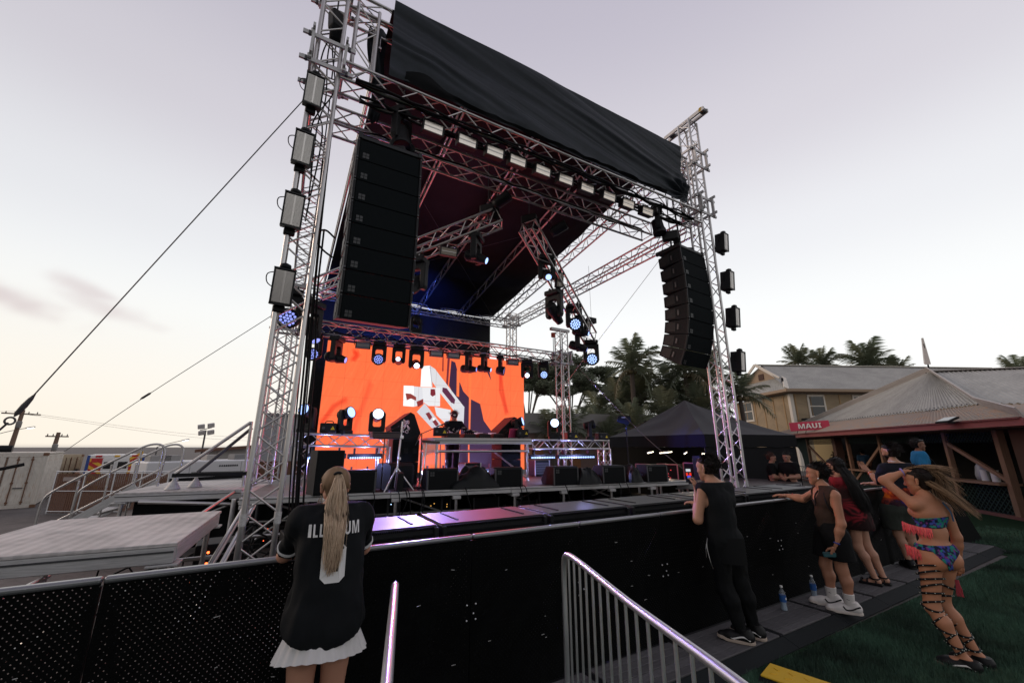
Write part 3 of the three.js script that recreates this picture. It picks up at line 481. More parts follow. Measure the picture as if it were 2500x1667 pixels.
function deck(name, label, x0, x1, z0, z1, h, top, legs = true, turn = 0) {
  const cx = (x0 + x1) / 2, cz = (z0 + z1) / 2, w = x1 - x0, d = z0 - z1, gy = groundY(cx, cz), g = thing(name, label, 'platform', [cx, gy, cz], turn), H = h - gy;
  const t = part(g, 'deck_panel', rbox(w, .03, d, .006), top, [0, H - .015, 0]);
  for (const [sx, sz, ww, dd] of [[0, 1, w - .02, .05], [0, -1, w - .02, .05], [1, 0, .05, d - .12], [-1, 0, .05, d - .12]]) part(g, 'edge_rail', rbox(ww, .13, dd, .008), MAT.aluDull, [sx * (w / 2 - .03), H - .096, sz * (d / 2 - .03)]);
  for (const s of [-1, 1]) boxp(g, 'groove', [w - .03, .014, .01], MAT.steelDark, [0, H - .07, s * (d / 2 - .003)]);
  for (const sx of [-1, 1]) for (const sz of [-1, 1]) { rod(g, 'leg', [sx * (w / 2 - .1), 0, sz * (d / 2 - .1)], [sx * (w / 2 - .1), H - .16, sz * (d / 2 - .1)], .03, MAT.alu); part(g, 'leg_plate', rbox(.22, .02, .18, .005), MAT.aluDull, [sx * (w / 2 - .08), H - .175, sz * (d / 2 - .08)]); }
  rod(g, 'diagonal_brace', [w / 2 - .1, H - .25, d / 2 - .1], [-w / 2 + .3, .15, d / 2 - .12], .026, MAT.alu); rod(g, 'diagonal_brace', [w / 2 - .1, .2, -d / 2 + .1], [w / 2 - .1, H - .25, d / 2 - .14], .026, MAT.galv);
  rod(g, 'ledger', [-w / 2, H * .5, -d / 2 + .1], [w / 2, H * .5, -d / 2 + .1], .024, MAT.alu); rod(g, 'ledger', [-w / 2 + .1, H * .45, -d / 2], [-w / 2 + .1, H * .45, d / 2], .024, MAT.alu);
  return g;
}
deck('side_platform', 'near pale ribbed aluminium platform at the left behind the barricade', -2.2, -.6, -4.78, -6.78, DH, gripMat, true, -.06);
deck('side_platform', 'far aluminium wing platform left of the stage below the outrigger', -2.3, -.35, -10.0, -12.7, DH, gripMat, true, -.12);
deck('side_platform', 'second wing platform left of the stage next to the left tower', -.34, .9, -9.35, -12.3, DH - .01, gripMat, true, -.12);
deck('side_platform', 'purple lit wing platform right of the right front tower', 8.95, 11.6, -5.75, -7.4, 1.0, deckTop, true, 0);
{ // horizontal tubes under the wing platform, cable bundles
  const g = thing('brace_frame', 'aluminium brace tubes between the left platforms', 'frame', [-1.3, groundY(-1.3, -8), -8]);
  rod(g, 'tube', [-.75, .9, -1.9], [.65, .78, -1.9], .035, MAT.alu); rod(g, 'tube', [.65, 1.0, -1.9], [-.1, .5, .9], .03, MAT.alu); rod(g, 'tube', [.75, .1, -.6], [.75, 1.0, -.6], .03, MAT.galv); rod(g, 'tube', [.6, .1, 2.7], [1.0, 1.05, .9], .035, MAT.alu); rod(g, 'tube', [.72, .1, 2.5], [1.1, 1.05, .9], .03, MAT.galv);
}
{ // black skirting hung under the left platforms
  const sk = blk(.008, .0085, .009, .9, .2, { side: THREE.DoubleSide });
  [[-2.2, -.45, -10.35, 'black skirting cloth under the far left wing platform'], [-.4, .95, -9.75, 'black skirting cloth under the second wing platform']].forEach(([x0, x1, z, l]) => { const gy = groundY((x0 + x1) / 2, z); solo('skirting_cloth', l, 'cloth', sheet(40, 6, (u, v) => { const x = x0 + (x1 - x0) * u; return [x, gy + .01 + (DH - .18 - gy) * v, z + .12 * (x - x0) + .03 * Math.sin(x * 24) * (1.1 - v), x, v]; }), sk); });
  solo('skirting_cloth', 'black skirting cloth behind the legs of the main stage', 'cloth', sheet(120, 4, (u, v) => { const [x, z] = dk(.05 + 9.3 * u, 2.6); return [x, .01 + .9 * v, z + .03 * Math.sin(u * 160) * (1.1 - v), u * 9, v]; }), sk);
}
// stair with handrails up to the wing platform
{
  const g = thing('stair', 'stair with two aluminium handrails up to the left wing platform', 'stair', [-2.3, groundY(-3, -11.5), -11.5], -.12);
  const H = DH - groundY(-3, -11.5), n = 6;
  for (let k = 0; k < n; k++) boxp(g, 'step', [.28, .04, 1.0], MAT.aluDull, [-.17 - k * .26, H - (k + 1) * H / (n + 1), -.2]);
  for (const z of [.35, -.75]) {
    boxp(g, 'stringer', [1.95, .14, .04], MAT.aluDull, [-.85, H * .5, z], [0, 0, .62]);
    part(g, 'handrail', tubeGeo([[.28, H + .02, z], [.28, H + .75, z], [.2, H + .84, z], [.02, H + .84, z], [-.3, H + .66, z], [-1.35, H - .08, z], [-1.4, H - .2, z], [-1.4, .1, z]], .021, 70, 8), MAT.alu);
    rod(g, 'handrail', [.28, H + .35, z], [-1.4, H - .72, z], .018, MAT.alu);
    for (const x of [-.1, -.52, -.95]) rod(g, 'baluster', [x, H - .3 + (x * .7), z], [x, H + .81 + (x + .02) * .7, z], .017, MAT.alu);
  }
}
// ---------- under the stage: racks and cable runs ----------
{
  const r = rng(31);
  const led = [glow(1, .12, .04, 3), glow(.5, .7, 1, 4), glow(1, .5, .1, 2)];
  for (let k = 0; k < 9; k++) {
    const [x, z] = dk(.1 + k * 1.05 + r() * .3, .9 + r() * 1.0); const w = .5 + r() * .3, h = .45 + r() * .35;
    const g = thing('equipment_rack', ['black amplifier rack under the left end of the stage', 'second black rack under the stage from the left', 'third black rack under the stage from the left', 'fourth black rack under the stage from the left', 'middle black rack under the stage', 'fourth black rack under the stage from the right', 'third black rack under the stage from the right', 'second black rack under the stage from the right', 'black rack under the right end of the stage'][k], 'rack', [x, 0, z], (r() - .5) * .4, 'racks under the stage');
    part(g, 'case', rbox(w, h, .55, .02), MAT.black, [0, h / 2, 0]); for (const s of [-1, 1]) boxp(g, 'case_edge', [.03, h + .01, .02], MAT.steelDark, [s * (w / 2 - .01), h / 2, .275]);
    const L = []; for (let q = 0; q < 5; q++) L.push(G(new THREE.SphereGeometry(.009, 6, 5), [(r() - .5) * w * .8, .1 + r() * (h - .15), .28])); part(g, 'status_lights', join(L), led[Math.floor(r() * 3)]);
  }
  for (let k = 0; k < 14; k++) {
    const a = .2 + r() * 8.6, [x, z] = dk(a, -.05), [x1, z1] = dk(a + (r() - .5) * .8, .3 + r() * .6);
    wire('stage_cable', 'black cable drooping over the stage front edge to the ground', [[x, DH + .01, z - .25], [x, DH + .015, z + .05], [x + .02, DH - .12, z + .09], [x + (r() - .5) * .25, .5 + r() * .2, z + .1], [x1, .03, z1]], .010, MAT.cable, 20, 'cable', 'cables over the stage edge');
  }
}
{ // tangle of truss spigots, steel and cables beneath the left tower and wing
  const r = rng(77), L = [];
  for (let k = 0; k < 26; k++) { const x = -1.3 + r() * 2.6, z = -6.2 - r() * 2.6; L.push(tubeGeo([[x, .03, z], [x + (r() - .5) * .8, .2 + r() * .4, z + (r() - .5) * .6], [x + (r() - .5) * 1.3, .05 + r() * .6, z + (r() - .5) * 1], [x + (r() - .5) * 1.5, .03, z + (r() - .5)]], .009 + r() * .006, 22, 5)); }
  const o = solo('cable_heap', 'tangled heap of black cables on the ground beside the left tower', 'cable', join(L), MAT.cable);
  for (const [x, z, w, lab] of [[-.5, -7.2, .6, 'open black flight case with orange lights behind the left tower'], [.55, -7.4, .7, 'black power distribution rack with orange lights behind the left tower']]) {
    const g = thing('power_rack', lab, 'rack', [x, 0, z], .1); part(g, 'case', rbox(w, .62, .5, .02), MAT.black, [0, .31, 0]);
    const q = []; for (let k = 0; k < 9; k++) q.push(G(new THREE.SphereGeometry(.016, 6, 5), [(r() - .5) * w * .7, .15 + r() * .4, .255])); part(g, 'status_lights', join(q), glow(1, .16, .04, 4));
    for (let k = 0; k < 3; k++) boxp(g, 'shelf', [w - .04, .02, .02], MAT.steelDark, [0, .15 + k * .17, .255]);
  }
  for (let k = 0; k < 5; k++) { const x = .12 + k * .035 + (r() - .5) * .02, top = [6.6, 5.6, 6.2, 5.2, 4.6][k]; wire('tower_cable', ['leftmost black cable up the right side of the left front tower', 'second black cable up the right side of the left front tower', 'middle black cable up the right side of the left front tower', 'fourth black cable up the right side of the left front tower', 'rightmost black cable up the right side of the left front tower'][k], [[x + .2, .1, -5.6 - k * .05], [x + .06, 1.2, -5.42], [x - .02, 3, -5.36 - k * .012], [x - .08, top * .8, -5.34], [x - .1, top, -5.33]], .009 + .004 * (k % 3), MAT.cable, 40, 'cable', 'cables up the left front tower'); }
  const L2 = []; for (let k = 0; k < 15; k++) { const y = .3 + k * .5; L2.push(Grod([.0, y, -5.31], [.26, y, -5.35], .012)); }
}
// red-brown scaffold boards at the pit, ribbed mats below the near platform
{
  const g = thing('floor_mat', 'grey ribbed plastic floor mats below the near left platform', 'mat', [-1.4, groundY(-1.5, -5.2) + .0, -5.2]);
  for (let i = 0; i < 3; i++) { const p = boxp(g, 'mat_panel', [.98, .04, 1.9], mat(.16, .14, .13, .8), [-1 + i, .022, .2]); for (let k = 0; k < 12; k++) boxp(p, 'rib', [.03, .6, 1], mat(.24, .21, .2, .7), [-.46 + k * .083, .6, 0]).scale.set(.035, .7, 1); }
}
// ---------- cable looms lying along the trusses ----------
{
  const r = rng(88), loom = (label, x0, x1, y, z, sag, rad, n) => { const L = []; for (let q = 0; q < n; q++) { const pts = []; for (let k = 0; k <= 26; k++) { const t = k / 26; pts.push([x0 + (x1 - x0) * t, y - sag * Math.abs(Math.sin(t * 9 * Math.PI + q)) * (.4 + .6 * r()) + .02 * q, z + .03 * (r() - .5) + .03 * q]); } L.push(tubeGeo(pts, rad, 130, 6)); } solo('cable_loom', label, 'cable', join(L), MAT.cable); };
  loom('black cable loom swagged along the lower front chord of the front truss', .3, 7.4, 6.735, -4.99, .05, .017, 3);
  loom('black cable loom inside the front truss behind the strip lights', .4, 7.3, 6.76, -5.28, .09, .02, 3);
  loom('black cable loom along the inner hung truss', .3, 6.9, 6.79, -5.95, .05, .015, 2);
  loom('black cable loom swagged along the cross truss above the screen', .3, 7.4, 4.56, -10.44, .10, .012, 3);
}
// ---------- low trusses, floor lights, DJ table ----------
truss('low_truss', 'low horizontal truss at stage left holding three moving heads', [.2, 1.99, -8.95], [2.0, 1.96, -8.95], { w: .22, h: .22, pitch: .3, r: .022 });
truss('low_truss', 'low horizontal truss right of the DJ table holding moving heads', [5.55, 1.91, -8.95], [8.1, 1.91, -8.95], { w: .22, h: .22, pitch: .3, r: .022 });
truss('upright_truss', 'upright truss leg at the right end of the right low truss', [7.99, DH, -8.95], [7.99, 1.79, -8.95], { w: .24, h: .24, up: [1, 0, 0], pitch: .26, r: .022 });
truss('upright_truss', 'upright truss leg at the right end of the left low truss', [1.95, DH, -9.05], [1.95, 1.85, -9.05], { w: .22, h: .22, up: [1, 0, 0], pitch: .26, r: .02 });
truss('upright_truss', 'upright truss leg at the left end of the left low truss', [.4, DH, -9.05], [.4, 1.85, -9.05], { w: .22, h: .22, up: [1, 0, 0], pitch: .26, r: .02 });
const FG = { up: 1, s: .82 };
beamLight('lit beam light at the left end of the left low truss facing left', [.42, 2.11, -8.95], [-.7, .25, .8], { ...FG, lens: MAT.blueGlow });
beamLight('lit beam light beside the warning box on the left low truss', [1.12, 2.09, -8.95], [.65, .25, .8], { ...FG, lens: MAT.blueGlow });
beamLight('brightly lit beam light at the right end of the left low truss', [1.75, 2.08, -8.95], [-.1, .2, 1], { ...FG, lens: MAT.whiteGlow });
beamLight('small lit beam light behind the right wedge speaker on the DJ table', [5.45, 2.06, -9.4], [.7, .25, .7], { ...FG, lens: MAT.blueGlow });
beamLight('brightly lit beam light on the right low truss near the palms', [6.3, 2.03, -8.95], [-.5, .12, 1], { ...FG, lens: MAT.whiteGlow });
beamLight('lit beam light turned right on the right low truss', [7.5, 2.03, -8.95], [.8, .2, .5], { ...FG, lens: MAT.blueGlow });
const warnTex = (() => { const cv = document.createElement('canvas'); cv.width = cv.height = 64; const c = cv.getContext('2d'); c.fillStyle = '#0c0c0d'; c.fillRect(0, 0, 64, 64); c.fillStyle = '#e2c21c'; c.beginPath(); c.moveTo(32, 6); c.lineTo(60, 56); c.lineTo(4, 56); c.closePath(); c.fill(); c.fillStyle = '#111'; c.fillRect(30, 24, 4, 18); c.fillRect(30, 46, 4, 5); const t = new THREE.CanvasTexture(cv); t.colorSpace = THREE.SRGBColorSpace; return t; })();
const warnMat = new THREE.MeshStandardMaterial({ map: warnTex, roughness: .6 });
[[.83, 2.11, -8.95, 'black haze machine with yellow warning triangle on the left low truss'], [6.85, 2.03, -8.95, 'black box with warning triangle on the middle of the right low truss'], [7.93, 2.03, -8.95, 'black box with warning triangle on the right end of the right low truss'], [3.15, 2.08, -8.95, 'black box with warning triangle on the left front corner of the DJ table'], [5.3, 2.08, -8.95, 'small black box with warning triangle on the right front corner of the DJ table']].forEach(([x, y, z, l]) => {
  const g = thing('effect_box', l, 'effect machine', [x, y, z], -.25); part(g, 'case', rbox(.3, .19, .26, .02), CI, [0, .1, 0]); part(g, 'warning_sign', new THREE.PlaneGeometry(.09, .09), warnMat, [.09, .1, .1315]); part(g, 'handle', tubeGeo([[-.08, .19, 0], [-.06, .23, 0], [.06, .23, 0], [.08, .19, 0]], .009, 14, 5), MAT.black); part(g, 'nozzle', UC, MAT.steelDark, [-.08, .1, .13], [Math.PI / 2, 0, 0], [.03, .03, .03]);
});
function ledBar(label, x0, x1, y, z, n, m = MAT.blueGlow, tilt = .2) {
  const w = x1 - x0, g = thing('led_bar', label, 'light bar', [(x0 + x1) / 2, y, z]);
  part(g, 'housing', rbox(w + .06, .1, .12, .015), CI, [0, .03, -.05]); const L = []; for (let k = 0; k < n; k++) L.push(G(new THREE.CircleGeometry(w / n * .42, 10), [-w / 2 + (k + .5) * w / n, 0, .014])); part(g, 'led_cells', join(L), m);
  for (const s of [-1, 1]) boxp(g, 'bracket', [.03, .16, .09], CI, [s * w * .35, .11, -.05]);
}
ledBar('lit blue white light bar at the left end under the left low truss', .47, 1.17, 1.645, -8.9, 14);
ledBar('lit blue white light bar at the right end under the left low truss', 1.26, 1.88, 1.635, -8.9, 14);
ledBar('lit blue white light bar next to the DJ table under the right low truss', 5.54, 6.26, 1.585, -8.9, 14);
ledBar('long lit blue white light bar under the right low truss', 6.4, 7.58, 1.58, -8.9, 20);
ledBar('lit light bar on the floor behind the tall side speaker', 1.5, 2.02, 1.2, -10.6, 12, MAT.whiteGlow);
ledBar('lit light bar on the floor left below the DJ table', 3.4, 4.03, 1.18, -10.75, 14, MAT.whiteGlow);
ledBar('lit light bar on the floor right below the DJ table', 4.9, 5.4, 1.18, -10.75, 12, MAT.whiteGlow);
{
  const g = thing('dj_table', 'DJ table made of an aluminium deck on four tube legs', 'table', [4.23, DH, -8.8]);
  part(g, 'tabletop', rbox(2.52, .03, 1.2, .005), MAT.aluDull, [0, .985, -.6]); for (const z of [0, -1.2]) part(g, 'edge_rail', rbox(2.54, .12, .05, .01), MAT.aluDull, [0, .92, z]); for (const s of [-1, 1]) part(g, 'edge_rail', rbox(.05, .12, 1.12, .01), MAT.aluDull, [s * 1.24, .92, -.6]);
  boxp(g, 'groove', [2.5, .014, .006], MAT.steelDark, [0, .935, .027]);
  for (const x of [-1.17, 1.17]) for (const z of [-.06, -1.14]) { rod(g, 'leg', [x, 0, z], [x, .88, z], .03, MAT.alu); part(g, 'leg_foot', lathe([[.06, 0], [.05, .02], [.03, .06]], 10), MAT.galv, [x, 0, z]); part(g, 'leg_coupler', lathe([[.03, 0], [.048, .01], [.048, .06], [.03, .07]], 10), MAT.galv, [x, .66, z]); }
  rod(g, 'ledger', [-1.17, .70, -.06], [1.17, .70, -.06], .028, MAT.alu); rod(g, 'ledger', [-1.17, .70, -1.14], [1.17, .70, -1.14], .028, MAT.alu); for (const x of [-1.17, 1.17]) rod(g, 'ledger', [x, .7, -.06], [x, .7, -1.14], .026, MAT.alu);
  rod(g, 'diagonal_brace', [1.14, .08, -.08], [.62, .72, -.9], .024, MAT.alu);
}
{ // players and mixer on the table
  const knobs = (g, n, w, d, y) => { const r = rng(n), L = []; for (let k = 0; k < n; k++) L.push(G(UC6, [(r() - .5) * w, y + .008, (r() - .5) * d], undefined, [.009, .02, .009])); part(g, 'knobs', join(L), MAT.steelDark); };
  [[-.42, 'leftmost DJ deck on the table in front of the performer', .32], [.02, 'DJ mixer between the decks on the table', .3], [.42, 'DJ deck right of the mixer under the performer hand', .32], [.82, 'rightmost DJ deck on the table', .32]].forEach(([x, l, w], i) => {
    const g = thing(i === 1 ? 'dj_mixer' : 'dj_deck', l, i === 1 ? 'mixer' : 'DJ deck', [4.05 + x, 2.051, -9.55]); part(g, 'case', rbox(w, .11, .42, .015), MAT.plastic, [0, .055, 0]); knobs(g, 14, w * .8, .32, .11);
    if (i !== 1) { part(g, 'jog_wheel', lathe([[0, 0], [.1, 0], [.105, .012], [.1, .022], [0, .024]], 24), MAT.steelDark, [0, .11, .05]); boxp(g, 'display', [w * .8, .012, .1], glow(.3, .35, .5, .6), [0, .125, -.15], [.5, 0, 0]); }
  });
  const g = thing('laptop', 'open laptop with pink lit lid at the right of the DJ table', 'laptop', [5.08, 2.051, -9.15], .3);
  boxp(g, 'keyboard_base', [.33, .018, .23], MAT.steelDark, [0, .012, 0]); boxp(g, 'lid', [.33, .22, .012], mat(.5, .06, .16, .4, .3), [0, .13, .13], [.25, 0, 0]);  // lid has a pink base colour
  for (const [x, l] of [[3.35, 'coil of thin cable on the left of the DJ table'], [4.95, 'coil of thin cable near the right wedge speaker']]) part(thing('cable_coil', l, 'cable', [x, 2.06, -9.1]), 'loops', join([0, 1, 2].map(k => G(new THREE.TorusGeometry(.07 + k * .015, .006, 6, 20), [0, .07 + k * .02, 0], [.4 * k, k, .3])).concat([])), MAT.cable);
}
// wedge cabinets on sub stacks beside the table
function wedgeStack(lab, x0, x1, z, wt, pts) {
  const g = thing('speaker_stack', 'stack of black bass speakers ' + lab, 'speaker', [(x0 + x1) / 2, DH, z]); const w = x1 - x0, H = wt - DH;
  for (let k = 0; k < 2; k++) { const b = part(g, 'cabinet', rbox(w, H / 2 - .006, .6, .015), MAT.cab, [0, H * (k + .5) / 2, -.3]); part(b, 'grille', rbox(w - .06, H / 2 - .06, .02, .008), MAT.grille, [0, 0, .3]); for (const s of [-1, 1]) boxp(b, 'port', [.09, .12, .01], MAT.black, [s * .1 + .1, .0, .3125]); }
  const t = thing('wedge_speaker', 'black wedge monitor speaker tilted on top of the stack ' + lab, 'speaker', [(x0 + x1) / 2, wt, z]);
  const P = pts.map(([x, y]) => [x - (x0 + x1) / 2, y - wt]); part(t, 'cabinet', extr(P, .55, .012), MAT.cab, [0, 0, -.28]);
  const c = P.reduce((a, p) => [a[0] + p[0] / P.length, a[1] + p[1] / P.length], [0, 0]); for (const [dx, dy] of [[-.03, .06], [.08, -.06]]) part(t, 'handle_recess', rbox(.11, .08, .01, .003), MAT.black, [c[0] + dx, c[1] + dy, .011], [0, 0, -.95]);
  part(t, 'corner_plate', rbox(.02, .3, .012, .003), MAT.steelDark, [P[P.length - 2][0] - .03 + 0, P[P.length - 2][1] - .14, .008], [0, 0, -.45]);
}
wedgeStack('left of the DJ table', 2.18, 2.78, -9.25, 2.0, [[2.2, 2.0], [2.12, 2.28], [2.2, 2.34], [2.54, 2.6], [2.62, 2.56], [2.78, 2.16], [2.72, 2.0]]);
wedgeStack('right of the DJ table', 5.08, 5.66, -9.6, 2.0, [[5.02, 2.0], [4.98, 2.18], [5.06, 2.28], [5.46, 2.62], [5.53, 2.6], [5.78, 2.2], [5.76, 2.0]]);
// side speaker, floor monitors along the edge
{
  const g = thing('side_speaker', 'tall narrow black speaker at the left front of the stage', 'speaker', [.78, DH, -8.15], .22);
  part(g, 'cabinet', hexa([[-.23, 0, .2], [.23, 0, .2], [.2, 0, -.3], [-.2, 0, -.3], [-.23, .74, .2], [.23, .74, .2], [.2, .74, -.3], [-.2, .74, -.3]]), MAT.cab); part(g, 'grille', rbox(.42, .7, .02, .006), MAT.grille, [0, .37, .21]); boxp(g, 'side_plate', [.012, .72, .03], MAT.steelDark, [.236, .37, .17]);
}
const logoGeo = join([[-1, 1], [1, 1], [-1, -1], [1, -1]].map(([x, y]) => Gbox(.036, .036, .004, x * .022, y * .022, 0)));
const logoMat = mat(.035, .037, .039, .5);
function monitor(label, x, z, turn, w = .62) {
  const g = thing('floor_monitor', label, 'speaker', [x, DH + .0, z], turn, 'floor monitors along the stage edge');
  const prof = [[0, 0], [.5, 0], [.56, .08], [.3, .37], [.03, .37], [0, .34]];
  part(g, 'cabinet', (() => { const e = extr(prof, w - .03, .01); e.rotateY(Math.PI / 2); return e; })(), MAT.cab, [0, .008, 0]);
  part(g, 'back_panel', rbox(w - .07, .33, .014, .006), MAT.grille, [0, .185, .012]);
  for (const s of [-1, 1]) boxp(g, 'end_rail', [.03, .35, .02], MAT.steelDark, [s * (w / 2 - .025), .185, .014]);
  part(g, 'logo', logoGeo, logoMat, [-w / 2 + .11, .29, .021]);
  part(g, 'handle_recess', rbox(.008, .1, .12, .003), MAT.black, [-w / 2 + .003, .17, -.16]);
}
[[1.33, -8.05, 'floor monitor at the left beside the tall speaker'], [2.86, -7.85, 'floor monitor left of the draped black cover below the DJ table'], [4.22, -7.66, 'floor monitor right of the draped black cover below the DJ table'], [5.5, -7.42, 'floor monitor right of the DJ table front leg'], [6.72, -7.25, 'second floor monitor from the right end of the stage'], [7.93, -7.08, 'rightmost floor monitor near the stage end']].forEach(([x, z, l]) => monitor(l, x, z, PHI + .02, .64));
{ const g = thing('floor_monitor', 'big wedge monitor turned sideways behind the left floor monitors', 'speaker', [2.25, DH, -8.55], .5, 'floor monitors along the stage edge'); part(g, 'cabinet', (() => { const e = extr([[0, 0], [.6, 0], [.62, .1], [.36, .46], [.06, .46], [0, .4]], .6, .012); e.rotateY(Math.PI / 2); return e; })(), MAT.cab, [0, .01, 0]); part(g, 'grille', rbox(.5, .4, .014, .006), MAT.grille, [0, .22, .014]); part(g, 'handle_recess', rbox(.008, .12, .14, .003), MAT.black, [.314, .2, -.16]); }
function drape(name, label, x, z, w, turn, seed, peak) {
  const g = sheet(40, 26, (u, v) => { const a = (u - .5) * w, b = (v - .5) * .7; const e = Math.min(1, Math.min(u, 1 - u) * 5) * Math.min(1, Math.min(v, 1 - v) * 4); const h = (.26 + peak * Math.exp(-(((u - .55) / .2) ** 2)) + .10 * vnoise(u * 5, v * 4, seed) + .03 * vnoise(u * 16, v * 14, seed)) * Math.pow(Math.max(0, e), .45); return [a + .05 * vnoise(v * 5, seed), .012 + Math.max(0, h), -b, u * w, v * .7]; });
  solo(name, label, 'cover', g, blk(.007, .008, .009, .5, .4, { side: THREE.DoubleSide }), [x, DH, z], [0, turn, 0]);
}
drape('equipment_cover', 'crumpled black tarpaulin over equipment between two floor monitors', 3.55, -7.98, .98, PHI, 4, .06);
drape('equipment_cover', 'low black tarpaulin over equipment in the right half of the stage edge', 6.1, -7.6, .6, PHI, 9, .0);
drape('equipment_cover', 'small dark blue cloth bundle left of the rightmost floor monitor', 7.35, -7.4, .35, PHI, 15, .05);
// percussion corner
{
  const g = thing('percussion_stand', 'tripod stand with percussion pad and clamps beside the left floor monitor', 'stand', [2.0, DH, -8.05]);
  rod(g, 'pole', [0, .06, 0], [.06, 1.28, 0], .017, MAT.galv); for (const a of [.3, 2.4, 4.5]) rod(g, 'tripod_leg', [.01, .42, 0], [Math.cos(a) * .34, .01, Math.sin(a) * .34], .012, MAT.galv); part(g, 'foot_pedal', rbox(.12, .34, .2, .03), MAT.black, [.04, .17, .12], [.1, 0, 0]);
  part(g, 'clamp', rbox(.09, .07, .07, .015), MAT.galv, [.05, .98, 0]); part(g, 'clamp', rbox(.06, .06, .06, .015), MAT.galv, [.04, .58, 0]);
  part(g, 'drum_pad', rbox(.52, .11, .3, .02), mat(.05, .03, .035, .5), [-.24, 1.0, -.08]); part(g, 'pad_rim', rbox(.54, .02, .31, .008), MAT.steelDark, [-.24, 1.065, -.08]);
  const L = []; const r = rng(3); for (let k = 0; k < 12; k++) L.push(G(new THREE.TorusGeometry(.03, .006, 5, 12), [.12 + (r() - .5) * .16, 1.08 + r() * .22, (r() - .5) * .1], [r() * 3, r() * 3, 0])); part(g, 'shaker_rings', join(L), MAT.galv);
}
{
  const g = thing('bar_chimes', 'silver bar chimes hanging beside the DJ table', 'chimes', [2.72, DH, -8.5], .1); rod(g, 'stand_pole', [-.05, 0, 0], [-.02, .9, 0], .014, MAT.galv); for (const a of [.2, 2.3, 4.4]) rod(g, 'tripod_leg', [-.05, .3, 0], [-.05 + Math.cos(a) * .25, .0, Math.sin(a) * .25], .01, MAT.galv); boxp(g, 'beam', [.4, .05, .05], mat(.04, .025, .02, .5), [.08, .9, 0], [0, 0, -.06]);
  for (let k = 0; k < 14; k++) rod(g, 'chime', [-.08 + k * .024, .88 - k * .0015, .0], [-.08 + k * .024, .60 + k * .009, .0], .0075, MAT.alu, UC6);
}
[[1.75, -8.1, .5, 'microphone stand with boom arm left of the percussion stand'], [2.55, -8.35, -.4, 'microphone stand among the percussion left of the DJ table']].forEach(([x, z, a, l]) => { const g = thing('microphone_stand', l, 'microphone stand', [x, DH, z], a); part(g, 'base', lathe([[.13, 0], [.13, .015], [.03, .03], [.015, .05]], 18), MAT.black); rod(g, 'pole', [0, .03, 0], [0, 1.05, 0], .011, MAT.black); rod(g, 'boom', [-.25, .95, 0], [.42, 1.25, .05], .008, MAT.black); part(g, 'microphone', lathe([[0, -.09], [.013, -.085], [.015, .03], [.024, .045], [.027, .065], [.02, .09], [0, .098]], 14), MAT.steelDark, [.46, 1.27, .055], [0, 0, -1.1]); part(g, 'clip', rbox(.03, .03, .03, .008), MAT.black, [.42, 1.25, .05]); });
[[4.05, -9.3, .42, 'black rack case with vent slots below the DJ table'], [6.6, -10.2, .5, 'black rack case behind the right low truss']].forEach(([x, z, w, l]) => { const g = thing('rack_case', l, 'rack', [x, DH, z]); part(g, 'case', rbox(w, .42, .4, .015), MAT.black, [0, .22, 0]); for (let k = 0; k < 5; k++) boxp(g, 'rack_unit', [w - .07, .05, .012], MAT.steelDark, [0, .08 + k * .065, .2]); for (const s of [-1, 1]) boxp(g, 'case_edge', [.025, .43, .02], MAT.aluDull, [s * (w / 2 - .01), .22, .2]); });
// stagehand-side plastic bag
part(thing('gear_bag', 'dark plastic bag lying by the right table leg', 'bag', [5.72, DH, -7.9]), 'bag', new THREE.SphereGeometry(.17, 16, 12), mat(.03, .03, .05, .3), [0, .13, 0], null, [1.1, .8, .9]);

